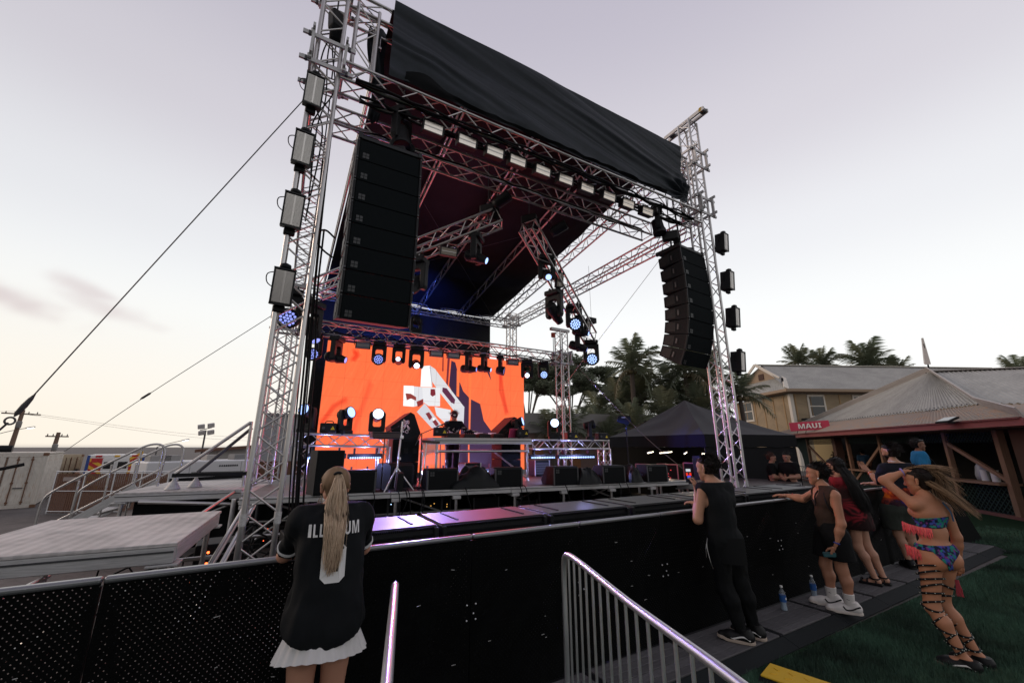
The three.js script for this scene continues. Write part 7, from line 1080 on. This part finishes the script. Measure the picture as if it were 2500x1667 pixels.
// ----- man filming with his phone -----
{
  const J = { pelvis: [-.02, .95, 0], neck: [-.06, 1.465, 0], head: { c: [-.12, 1.618, -.01], look: [-.88, -.06, -.46] }, shA: [-.19, 1.42, .125], shB: [.065, 1.425, -.125], elA: [-.275, 1.125, .12], elB: [-.10, 1.16, -.25], wrA: [-.262, 1.385, -.01], wrB: [-.27, 1.235, -.23], hipA: [-.08, .90, .075], hipB: [.05, .90, -.075], knA: [-.085, .51, .07], knB: [.085, .52, -.06], anA: [.03, .15, .08], anB: [.15, .155, -.08], hdA: { dir: [-.15, 1, -.3], palm: [-.7, .1, .2], side: -1, curl: .75 }, hdB: { dir: [-.8, .1, -.5], palm: [0, -1, 0], side: 1 } };
  const P = person({ label: 'man in black sleeveless top filming with a raised phone beside the barricade', view: 0.455, pos: [4.1, -2.83], J, face: [-.75, 0, -.66], skin: [.47, .245, .16], floor: .065, toeA: [-1, 0, -.1], toeB: [-.95, 0, -.3], s: 1 });
  P.cloth('tank_top', ['torso', 'hips'], .02, [.0075, .0085, .0095], { wr: .007, f: 12, c: .011, clip: [[[0, .93, 0], [0, -1, 0]]], add: (d, x, y, z) => Math.max(d, y - 1.49, -(Math.hypot(x + .2, (y - 1.30) * .55, z - .17) - .075)), extra: [C_([-.06, 1.3, .05], [-.05, 1.0, .03], .1, .115)] });
  P.cloth('trousers', ['hips', 'thighA', 'thighB', 'calfA', 'calfB'], .018, [.0055, .006, .0068], { wr: .009, f: 16, k: .04, c: .0115, clip: [[[0, 1.0, 0], [0, 1, 0]], [[0, .125, 0], [0, -1, 0]]] });
  part(P.g, 'bib_flap', sheet(14, 10, (u, v) => { const a = -1.2 + 2.1 * u; return [.02 + Math.sin(a) * .17, .98 - .23 * v, .02 + Math.cos(a) * .155 + .02 * v, u, v]; }), blk(.007, .0075, .008, .85, .3, { side: THREE.DoubleSide }), [0, 0, 0]);
  for (const q of [0, 1]) boxp(P.g, 'print_mark', [.06 - q * .01, .008, .002], MAT.white, [.1, .80 - q * .014, .155], [0, .5, -.05]);
  P.hairCap('hair', [.009, .007, .006], { tuft: 620, tl: .036, line: .07, slope: .45, nape: -.05, thick: .014, back: -.005, amp: .010, fr: 46 });
  for (const k of ['A', 'B']) P.shoe(k, [.008, .008, .009], [.42, .34, .28], { len: .3, stripe: [[.04, -.07, .042], [.062, -.02, .046], [.055, .02, .045], [.035, .07, .041], [.04, .1, .04]], stripeMat: MAT.white });
  part(P.g, 'wallet_chain', tubeGeo([[-.17, .98, .08], [-.19, .88, .11], [-.17, .74, .13], [-.155, .68, .12]], .004, 20, 5), MAT.alu); part(P.g, 'wallet_chain', tubeGeo([[-.17, .98, .08], [-.2, .86, .12], [-.205, .78, .12]], .003, 20, 5), MAT.alu);
  const g = thing('phone', 'phone held up by the man in the black sleeveless top', 'phone', [0, 0, 0], -.511); const c = [-.30, 1.55, -.04], w = V(c[0], c[1], c[2]).applyAxisAngle(YA, -.966); g.position.set(4.1 + w.x, w.y, -2.83 + w.z); g.rotation.y = -.966 + .35;
  part(g, 'case', rbox(.075, .155, .009, .004), MAT.black, [0, 0, 0], [-.12, 0, 0]); const sc = document.createElement('canvas'); sc.width = 64; sc.height = 128; const x = sc.getContext('2d'); x.fillStyle = '#0a0a12'; x.fillRect(0, 0, 64, 128); x.fillStyle = '#c0c4cc'; x.fillRect(8, 4, 48, 26); x.fillStyle = '#e03018'; x.fillRect(4, 40, 56, 30); x.fillStyle = '#101020'; x.fillRect(26, 34, 12, 30); x.fillStyle = '#2a50d8'; x.fillRect(14, 68, 36, 22); x.fillStyle = '#a8b8e8'; x.fillRect(22, 92, 20, 8); const tx = new THREE.CanvasTexture(sc); tx.colorSpace = THREE.SRGBColorSpace; part(g, 'display', new THREE.PlaneGeometry(.066, .14), new THREE.MeshStandardMaterial({ color: 0x050505, emissive: 0xffffff, emissiveMap: tx, emissiveIntensity: 1.1 }), [0, 0, .0062], [-.12, 0, 0]);
}
// ----- man in white sneakers -----
{
  const J = { pelvis: [.10, .90, 0], neck: [.125, 1.36, 0], head: { c: [.065, 1.52, 0], look: [-1, -.02, .02] }, shA: [.225, 1.295, .165], shB: [.03, 1.31, -.16], elA: [.235, 1.0, .2], elB: [-.17, 1.20, -.27], wrA: [.13, .765, .2], wrB: [-.36, 1.225, -.30], hipA: [.13, .85, .09], hipB: [.06, .85, -.085], knA: [.15, .49, .1], knB: [-.03, .49, -.07], anA: [.165, .145, .1], anB: [-.025, .145, -.07], hdA: { dir: [-.35, -1, .0], palm: [-.5, 0, -.9], side: 1, curl: .9 }, hdB: { dir: [-1, .05, -.1], palm: [0, -1, 0], side: 1, curl: .3 } };
  const P = person({ label: 'man in sheer dark tank top, black shorts and white sneakers holding the barricade rail', view: 0.615, pos: [5.8, -2.75], J, face: [-.95, 0, -.3], skin: [.43, .20, .125], floor: .062, toeA: [-1, 0, .12], toeB: [-1, 0, .1] });
  P.cloth('tank_top', ['torso', 'hips'], .009, (x, y, z) => [.045, .028, .022], { wr: .003, c: .011, clip: [[[0, .9, 0], [0, -1, 0]]], add: (d, x, y, z) => Math.max(d, y - 1.40, -(Math.hypot(x - .235, (y - 1.24) * .62, z - .19) - .105), -(Math.hypot(x + .02, (y - 1.33) * .8, z + .0) - .085)) });
  part(P.g, 'strap', tubeGeo([[.14, 1.385, .1], [.09, 1.33, .15], [.1, 1.18, .175], [.17, 1.05, .165]], .009, 24, 6), MAT.black); part(P.g, 'strap', tubeGeo([[.14, 1.385, .1], [.2, 1.35, .08], [.24, 1.2, .06]], .009, 20, 6), MAT.black); part(P.g, 'strap', tubeGeo([[.07, 1.37, .02], [-.0, 1.29, .05], [-.02, 1.17, .09]], .009, 20, 6), MAT.black);
  P.cloth('shorts', ['hips', 'thighA', 'thighB'], .024, [.007, .0072, .008], { wr: .006, f: 14, c: .0115, clip: [[[0, .99, 0], [0, 1, 0]], [[0, .60, 0], [0, -1, 0]]], extra: [C_([.13, .8, .09], [.15, .6, .1], .105, .105), C_([.05, .8, -.08], [.0, .6, -.07], .1, .1)] });
  P.hairCap('hair', [.007, .006, .006], { tuft: 620, tl: .034, line: .068, slope: .4, nape: -.045, thick: .014, back: -.01, amp: .008, fr: 44 });
  for (const k of ['A', 'B']) { P.cloth('sock', ['calf' + k], .009, [.66, .62, .60], { wr: .002, c: .008, clip: [[[0, .265, 0], [0, 1, 0]], [[0, .10, 0], [0, -1, 0]]] }); P.shoe(k, [.68, .64, .62], [.62, .55, .50], { len: .31, stripe: [[.075, .07, .038], [.045, .045, .044], [.05, .0, .047], [.075, -.05, .047], [.088, -.085, .04]], stripeMat: MAT.black }); }
  for (const k of ['A', 'B']) { const a = J['an' + k]; part(P.g, 'sock_mark', tubeGeo([[a[0] - .02, .215, a[2] + .046], [a[0], .208, a[2] + .05], [a[0] + .02, .222, a[2] + .044]], .003, 8, 5), MAT.black); }
  P.band('wristband', addp(J.wrB, [.05, 0, .0]), [1, 0, 0], .031, .006, mat(.5, .03, .03, .6)); P.band('wristband', addp(J.wrA, [.012, .03, 0]), [.35, 1, 0], .031, .008, mat(.03, .06, .35, .6)); part(P.g, 'earring', new THREE.SphereGeometry(.009, 8, 6), MAT.white, P.hp(.088, -.04, .0));
  { const r = rng(8), L = []; for (let k = 0; k < 9; k++) { const t = .15 + k * .085, p = mixp(J.shB, J.elB, t); L.push(G(new THREE.TorusGeometry(.052 - .008 * t, .004, 5, 18), p, [.3, 1.3, .2])); } part(P.g, 'tattoo_rings', join(L), mat(.03, .018, .015, .8)).userData.kind = 'stuff'; }
  const g = thing('pouch', 'teal patterned pouch in the hand of the man in white sneakers', 'pouch', [0, 0, 0], -.511); g.rotation.y = -1.126; const w = V(.055, .665, .2).applyAxisAngle(YA, -1.126); g.position.set(5.8 + w.x, w.y, -2.75 + w.z); part(g, 'fabric', rbox(.17, .055, .035, .012, 3), mat(.03, .13, .15, .6, 0, { map: noiseCol }), [0, 0, 0], [0, 0, .12]); part(g, 'zip', rbox(.16, .006, .037, .002), MAT.steelDark, [0, .02, 0], [0, 0, .12]);
}
// ----- woman in red -----
{
  const J = { pelvis: [-.06, .95, 0], neck: [-.165, 1.42, 0], head: { c: [-.205, 1.555, -.01], look: [-.85, -.1, -.5] }, shA: [-.235, 1.375, .125], shB: [-.095, 1.385, -.115], elA: [-.33, 1.22, -.06], elB: [-.2, 1.2, -.24], wrA: [-.42, 1.235, -.2], wrB: [-.38, 1.235, -.27], hipA: [-.09, .9, .08], hipB: [-.02, .9, -.075], knA: [-.10, .51, .075], knB: [.02, .52, -.05], anA: [.045, .145, .07], anB: [.16, .15, -.04], hdA: { dir: [-.9, 0, -.4], palm: [0, -1, 0], side: -1 }, hdB: { dir: [-.9, 0, -.3], palm: [0, -1, 0], side: 1 } };
  const P = person({ label: 'woman in short red patterned dress with long black hair leaning on the rail', view: 0.675, pos: [7.25, -2.93], J, face: [-.8, 0, -.6], fem: true, skin: [.46, .24, .165], floor: .062, toeA: [-.95, 0, -.2], toeB: [-.95, 0, -.2] });
  const redc = (x, y, z) => { const n = fbm(x * 7 + 3 * vnoise(x * 4, y * 4, z * 4), y * 5, z * 7), st = Math.sin((y * 3 + x * 2.4 + 1.5 * vnoise(x * 6, y * 6, z * 6)) * 18); const k = sm(-.25, .3, n + .18 * st); return [.020 + .21 * k, .008 + .010 * k, .009 + .018 * k]; };
  P.cloth('dress', ['torso', 'hips', 'bust', 'armA', 'armB'], .02, redc, { wr: .008, f: 12, c: .0105, extra: [C_([-.06, 1.05, .0], [-.08, .8, .07], .12, .13), C_([-.06, 1.05, .0], [0, .78, -.05], .12, .13), C_([-.12, 1.25, .04], [-.03, .8, .02], .1, .14)], add: (d, x, y, z) => Math.max(d, .74 - .05 * x - y, y - 1.43) });
  P.hairCap('hair', [.008, .007, .0075], { tuft: 160, tl: .03, line: .068, slope: .45, nape: -.09, thick: .012, back: .015, amp: .004 });
  const r = rng(14), ps = []; for (let k = 0; k < 260; k++) { const a = (r() - .5) * 2.6, st = P.hp(Math.sin(a) * .085, .05 - r() * .06, -.04 - Math.cos(a) * .05), q = r(); ps.push([st, addp(st, [.04 + .03 * q, -.1, .03 + .02 * (r() - .5)]), addp(st, [.09 + .05 * q + (r() - .5) * .04, -.26, .07 + (r() - .5) * .06]), addp(st, [.14 + .06 * q + (r() - .5) * .05, -.42 - .1 * r(), .085 + (r() - .5) * .07]), addp(st, [.18 + .04 * q + (r() - .5) * .04, -.52 - .1 * r(), .08 + (r() - .5) * .06])]); }
  part(P.g, 'long_hair', strandGeo(ps, .005, () => [.010, .009, .010]), HAIR);
  for (const k of ['A', 'B']) { const a = J['an' + k], so = part(P.g, 'sandal', rbox(.085, .03, .25, .012, 3), MAT.black, [a[0] - .05, .078, a[2]], [0, 1.35, 0]); for (const q of [-.06, .03, .09]) part(P.g, 'sandal_strap', new THREE.TorusGeometry(.045, .009, 6, 18, Math.PI), MAT.black, [a[0] - .05 - q, .09, a[2]], [0, -.2 + Math.PI / 2, 0]); P.band('sandal_strap', addp(a, [0, .0, 0]), [0, 1, .1], .045, .009, MAT.black); }
}
// ----- man in printed jersey -----
{
  const J = { pelvis: [.0, .97, 0], neck: [.11, 1.585, 0], head: { c: [.075, 1.755, -.01], look: [-.85, -.03, -.5] }, shA: [-.09, 1.485, .08], shB: [.30, 1.525, -.06], elA: [-.235, 1.315, -.02], elB: [.0, 1.28, -.27], wrA: [-.345, 1.44, -.1], wrB: [-.36, 1.245, -.29], hipA: [-.1, .92, .05], hipB: [.09, .92, -.04], knA: [-.09, .52, .04], knB: [.08, .52, -.04], anA: [-.02, .15, .06], anB: [.12, .15, -.03], hdA: { dir: [-.6, .8, -.1], palm: [.3, .5, .8], side: 1, curl: .25 }, hdB: { dir: [-1, 0, -.1], palm: [0, -1, 0], side: 1 } };
  const P = person({ label: 'bearded man in dark jersey with flame print gesturing over the rail', view: 0.730, pos: [8.7, -2.97], J, face: [-.45, 0, -.9], skin: [.42, .22, .15], floor: .062, bulk: 1.12, beard: true, s: 1.04 });
  P.cloth('jersey', ['torso', 'hips', 'armA', 'armB'], .022, (x, y, z) => { const n = fbm(x * 9, y * 9, z * 9); if (y > 1.22 + .05 * n) return [.010, .011, .018]; if (y > 1.05 + .05 * n) { const k = sm(-.2, .35, n + .2 * vnoise(x * 22, y * 22, z * 22)); return [.12 + .45 * k, .018 + .10 * k * k, .012]; } const k = sm(.1, .35, n); return [.03 + .25 * k, .012 + .03 * k, .02 + .12 * sm(.05, .3, -n)]; }, { wr: .006, f: 12, c: .0115, add: (d, x, y, z) => Math.max(d, .92 - y, y - 1.6, x < -.2 ? (mixp(J.shA, J.elA, .8)[0] - x) * .8 : -1) });
  P.cloth('collar', ['neck'], .014, [.45, .43, .42], { wr: .001, c: .009, clip: [[[0, 1.64, 0], [.1, 1, 0]], [[0, 1.60, 0], [-.1, -1, 0]]] });
  for (let q = 0; q < 5; q++) boxp(P.g, 'letter', [.022, .04, .004], MAT.white, [.14 + q * .032, 1.45 - q * .003, .135 - q * .014], [0, .32, 0]);
  P.cloth('shorts', ['hips', 'thighA', 'thighB'], .026, [.035, .04, .034], { wr: .006, f: 14, clip: [[[0, .97, 0], [0, 1, 0]], [[0, .60, 0], [0, -1, 0]]], extra: [C_([-.1, .85, .05], [-.09, .6, .04], .115, .12), C_([.09, .85, -.04], [.08, .6, -.04], .115, .12)] });
  P.hairCap('hair', [.011, .008, .007], { tuft: 620, tl: .036, line: .07, slope: .45, nape: -.06, thick: .014, back: .0, amp: .010, fr: 40 });
  for (const k of ['A', 'B']) P.shoe(k, BLK, [.02, .02, .02], { len: .31 });
  P.band('wristband', mixp(J.wrA, J.elA, .12), subp(J.wrA, J.elA), .036, .007, mat(.7, .16, .03, .6));
}
// ----- dancing woman in bikini -----
{
  const J = { pelvis: [-.05, .93, .03], neck: [-.02, 1.375, .0], head: { c: [-.055, 1.525, -.01], look: [-.95, -.12, -.2], up: [.1, 1, 0] }, shA: [-.155, 1.325, .12], shB: [.135, 1.285, -.085], elA: [-.40, 1.53, .11], elB: [.175, 1.04, -.1], wrA: [-.165, 1.615, .03], wrB: [.145, .845, -.14], hipA: [-.12, .87, .1], hipB: [.03, .87, -.06], knA: [-.205, .46, .11], knB: [-.11, .47, -.06], anA: [-.035, .115, .11], anB: [.085, .115, -.06], hdA: { dir: [1, .15, -.2], palm: [0, -1, 0], side: 1, curl: .5 }, hdB: { dir: [-.1, -1, -.1], palm: [-.5, 0, -.8], side: 1, curl: .3 } };
  const P = person({ label: 'dancing woman in printed bikini with pink fringe and black leg straps', view: 0.770, pos: [5.45, -1.62], J, face: [-.72, 0, -.69], fem: true, skin: [.45, .20, .115], floor: .0, bulk: 1.0, toeA: [-1, 0, -.05], toeB: [-.95, 0, -.2], s: .98 });
  const pr = (x, y, z) => { const a = vnoise(x * 42, y * 42, z * 42), b = vnoise(x * 42 + 9, y * 42, z * 42 + 5), c = vnoise(x * 60, y * 60 + 7, z * 60); return a > .25 ? [.02, .20, .16] : b > .2 ? [.05, .07, .32] : c > .3 ? [.16, .03, .18] : [.012, .015, .04]; };
  P.cloth('bikini_top', ['torso', 'bust'], .011, pr, { wr: .003, f: 30, c: .009, k: .035, clip: [[[0, 1.215, 0], [-.12, 1, 0]], [[0, 1.125, 0], [.12, -1, 0]]] });
  P.cloth('bikini_bottom', ['hips', 'torso'], .009, pr, { wr: .002, f: 30, c: .009, k: .035, add: (d, x, y, z) => { const u = (x * .69 + z * -.0) - (-.03), e = y - (.905 - .9 * Math.max(0, .13 - Math.abs(x - .0)) ); return Math.max(d, y - .985, Math.min(.935 - y, Math.abs(x - .035) - .018 - Math.max(0, y - .84) * .75), .78 - y); } });
  for (const [p0, p1, p2] of [[[-.04, 1.40, .055], [-.05, 1.31, .105], [-.055, 1.2, .11]], [[.09, 1.35, -.0], [.125, 1.27, .01], [.13, 1.19, -.0]]]) part(P.g, 'strap', tubeGeo([p0, p1, p2], .007, 16, 6), mat(.03, .08, .16, .7));
  const fringe = (pts, y, len, n, seed) => { const r = rng(seed), ps = []; for (let k = 0; k < n; k++) { const t = k / (n - 1), i = Math.min(pts.length - 2, Math.floor(t * (pts.length - 1))), p = mixp(pts[i], pts[i + 1], t * (pts.length - 1) - i), l = len * (.75 + .4 * r()); ps.push([p, addp(p, [(r() - .5) * .008, -l * .5, .012 + r() * .01]), addp(p, [(r() - .5) * .02, -l, .012 + r() * .02])]); } part(P.g, 'fringe', strandGeo(ps, .0055, s => [.70 + .1 * (s % 3), .12 + .04 * (s % 2), .15]), CLOTH); };
  fringe([[-.22, 1.155, .05], [-.175, 1.145, .125], [-.10, 1.13, .15], [-.03, 1.125, .142]], 0, .085, 60, 3); fringe([[-.235, .955, .06], [-.19, .95, .135], [-.1, .945, .165], [-.01, .935, .16]], 0, .10, 64, 5);
  P.hairCap('hair', [.012, .008, .007], { tuft: 160, tl: .03, line: .068, slope: .45, nape: -.08, thick: .010, back: .012, amp: .004 });
  const r = rng(23), ps = []; for (let k = 0; k < 480; k++) { const st = addp([-.075 + (r() - .5) * .1, 1.615 + .03 * r(), .0 + (r() - .5) * .06], [0, 0, 0]), sp = r(), e = [.17 + .12 * r(), .02 - .34 * sp * sp - .08 * sp, -.02 + (r() - .5) * .1]; ps.push([st, addp(st, [.08, .035 - .02 * sp, (r() - .5) * .04]), addp(st, [.16, .04 - .10 * sp, (r() - .5) * .05]), addp(st, [e[0] * .75, e[1] * .6 + .02, e[2]]), addp(st, e)]); }
  for (let k = 0; k < 170; k++) { const a = (r() - .5) * 2.4, st = P.hp(Math.sin(a) * .085, .04 - r() * .08, -.05 - Math.cos(a) * .03), q = r(); ps.push([st, addp(st, [.05, -.03 - .02 * q, .0]), addp(st, [.12 + .04 * q, -.10 - .04 * q, (r() - .5) * .05]), addp(st, [.2 + .08 * q, -.20 - .08 * q, (r() - .5) * .08])]); }
  part(P.g, 'flying_hair', strandGeo(ps.map(p => smoothPath(p)), .0024, s => { const t = (s * 17) % 13 / 13; return t < .5 ? [.34, .22, .13] : t < .75 ? [.2, .115, .065] : [.06, .035, .022]; }), HAIR);
  const ring = (a, b, t, rr, tilt) => { const p = mixp(a, b, t), d = nrmp(addp(nrmp(subp(b, a)), [tilt, 0, tilt * .5])); const o = P.band('leg_strap', p, d, rr, .009, MAT.black); const L = []; for (let k = 0; k < 9; k++) { const A = k / 9 * 6.283; L.push(G(new THREE.SphereGeometry(.0045, 6, 5), [Math.cos(A) * (rr + .008), Math.sin(A) * (rr + .008), 0])); } part(o, 'studs', join(L), mat(.6, .62, .55, .3, .6)).userData.kind = 'stuff'; };
  [[.16, .107, .3], [.3, .1, .45], [.44, .092, .35], [.58, .085, .5], [.72, .077, .3], [.9, .068, .4]].forEach(([t, rr, q]) => ring(J.hipA, J.knA, t, rr, q)); [[.55, .085, -.3], [.85, .067, .4]].forEach(([t, rr, q]) => ring(J.hipB, J.knB, t, rr, q));
  [[.0, .066, -.5], [.25, .064, .5], [.45, .062, -.6], [.62, .054, .5], [.78, .047, -.5], [.92, .043, .4]].forEach(([t, rr, q]) => { ring(J.knA, J.anA, t, rr, q); ring(J.knB, J.anB, t, rr, -q); });
  const tas = []; for (let k = 0; k < 22; k++) { const p = [.055 + (r() - .5) * .02, .70, .03]; tas.push([p, addp(p, [(r() - .5) * .03, -.07, .01]), addp(p, [(r() - .5) * .06, -.13, .02])]); } part(P.g, 'tassel', strandGeo(tas, .005, () => [.4, .06, .08]), CLOTH);
  for (const k of ['A', 'B']) P.shoe(k, [.008, .008, .009], [.14, .10, .085], { len: .27, low: true, stripe: [[.04, -.06, .041], [.06, -.02, .044], [.05, .03, .042], [.035, .08, .038]], stripeMat: MAT.white });
  P.band('wristband', addp(J.wrA, [-.02, -.005, 0]), [1, .3, -.2], .03, .008, mat(.25, .2, .55, .6));
}
// ----- further people, smaller in view -----
function figure(o) {
  const h = o.h, k = h / 1.75, a = o.turn || 0, c = Math.cos(a), s = Math.sin(a), R = (x, y, z) => [(x * c + z * s) * k, y * k, (-x * s + z * c) * k];
  const J = { pelvis: R(0, .95, 0), neck: R(0, 1.47, 0), head: { c: R(0, 1.615, .02), look: o.look || R(0, o.nod || 0, 1) }, shA: R(.18, 1.42, 0), shB: R(-.18, 1.42, 0), hipA: R(.09, .92, 0), hipB: R(-.09, .92, 0), knA: R(.1, .5, .02), knB: R(-.1, .5, .02), anA: R(.1, .1, 0), anB: R(-.1, .1, 0) };
  const arms = o.arms || [[.24, 1.13, -.02, .22, .88, .08], [-.24, 1.13, -.02, -.22, .88, .08]]; ['A', 'B'].forEach((q, i) => { J['el' + q] = R(...arms[i].slice(0, 3)); J['wr' + q] = R(...arms[i].slice(3)); J['hd' + q] = { dir: subp(J['wr' + q], J['el' + q]), palm: R(i ? .6 : -.6, -.1, -.5), side: i ? 1 : -1, curl: .5 }; });
  const P = person({ label: o.label, pos: o.pos, y: o.y || 0, rot: o.rot ?? -.511, J, face: R(0, 0, 1), skin: o.skin || [.36, .19, .13], cell: o.cell || .018, bulk: o.bulk || 1, s: k, beard: o.beard, floor: 0 });
  P.cloth('shirt', ['torso', 'hips', 'armA', 'armB'].concat(o.long ? ['foreA', 'foreB'] : []), .018, o.shirt, { wr: .006, clip: [[R(0, .9, 0), [0, -1, 0]], [R(0, 1.5, 0), [0, 1, 0]]], add: o.long ? undefined : (d, x, y, z) => { for (const q of ['A', 'B']) { const e = J['el' + q], sh = J['sh' + q], n = nrmp(subp(e, sh)), p = mixp(sh, e, .75), t = (x - p[0]) * n[0] + (y - p[1]) * n[1] + (z - p[2]) * n[2]; if (Math.hypot(x - e[0], y - e[1], z - e[2]) < .2) d = Math.max(d, t); } return d; } });
  P.cloth('trousers', ['hips', 'thighA', 'thighB', 'calfA', 'calfB'], .016, o.pants || [.008, .008, .009], { wr: .006, k: .035, clip: [[R(0, .98, 0), [0, 1, 0]], [R(0, .12, 0), [0, -1, 0]]] });
  P.hairCap('hair', o.hair || [.010, .008, .008], { tuft: 160, tl: .045, line: .07, slope: .45, nape: -.05, thick: .011, amp: .006 });
  for (const q of ['A', 'B']) P.shoe(q, BLK, [.03, .03, .03], {});
  return P;
}
{ // performer at the table
  const P = figure({ label: 'DJ in black jacket and star patterned cap bending over the decks', pos: [4.02, -10.35], y: DH, h: 1.72, turn: .25, nod: -.5, long: true, shirt: (x, y, z) => { const n = vnoise(x * 30, y * 34, z * 30); return y > 1.15 && y < 1.3 && n > .35 ? [.4, .4, .4] : [.008, .009, .013]; }, arms: [[.33, 1.22, .16, .58, 1.16, .34], [-.25, 1.16, .2, -.14, 1.12, .42]], cell: .015 });
  P.hairCap('cap', [.012, .013, .022], { line: .03, slope: .1, nape: .01, thick: .02, amp: .0, back: .02 }); const p = P.hp(0, .05, .12); part(P.g, 'cap_visor', rbox(.13, .014, .09, .006), MAT.black, P.hp(0, .048, .12), [.4, .25, 0]); part(P.g, 'cap_panel', rbox(.06, .09, .02, .01), MAT.white, P.hp(-.0, .1, .082), [-.5, .25, 0]); part(P.g, 'cap_star', extr(Array.from({ length: 10 }, (_, k) => { const r = k % 2 ? .012 : .028, a = k / 10 * 6.283 + 1.57; return [Math.cos(a) * r, Math.sin(a) * r]; }), .006), MAT.white, P.hp(-.075, .085, .055), [0, -.6, 0]);
  for (const x of [-1, 1]) part(P.g, 'trouser_piping', tubeGeo([[x * .17, .9, .06], [x * .185, .6, .05], [x * .16, .3, .04]], .006, 12, 5), MAT.white);
}
figure({ label: 'man in blue shirt with sunglasses on his head behind the barricade end', pos: [12.2, -3.6], y: .22, h: 1.8, turn: 1.0, bulk: 1.2, shirt: [.02, .16, .34], skin: [.20, .095, .06], pants: [.02, .02, .025], cell: .014 });
{ const g = scene.children.filter(o => o.name.startsWith('person')).pop(); const b = g.children[0]; part(g, 'sunglasses', tubeGeo([[-.02, 1.76, .08], [.05, 1.765, .1], [.11, 1.75, .05]], .012, 12, 6), MAT.steelDark); part(g, 'bag_strap', tubeGeo([[-.12, 1.50, .12], [.05, 1.38, .17], [.2, 1.2, .12]], .014, 16, 6), MAT.black); }
figure({ label: 'man in black shirt with folded hands standing by the lattice arch', pos: [11.5, -5.95], h: 1.72, turn: -1.1, nod: -.35, shirt: BLK, arms: [[.22, 1.14, .05, .08, 1.12, .25], [-.22, 1.14, .05, -.06, 1.12, .25]], bulk: 1.1 });
figure({ label: 'person in black half hidden left of the man with folded hands', pos: [11.45, -6.35], h: 1.68, turn: .9, nod: -.3, shirt: BLK, arms: [[.22, 1.14, .05, .08, 1.1, .25], [-.22, 1.14, .05, -.06, 1.1, .25]], hair: [.05, .02, .015] });
figure({ label: 'person in blue seen from behind beside the croton shrub', pos: PAV(12.7, 0, 2.6).filter((_, i) => i !== 1), h: 1.7, turn: 2.6, shirt: [.03, .07, .13] });
figure({ label: 'worker in teal shirt and dark cap standing at the fence by the containers', pos: [-7.75, -26.0], y: GL, h: 1.72, rot: .3, turn: .8, shirt: [.02, .13, .17], hair: [.01, .01, .012], cell: .022 });
scene.traverse(o => { if (o.isMesh) { o.castShadow = true; o.receiveShadow = true; } });
renderer.render(scene, camera);
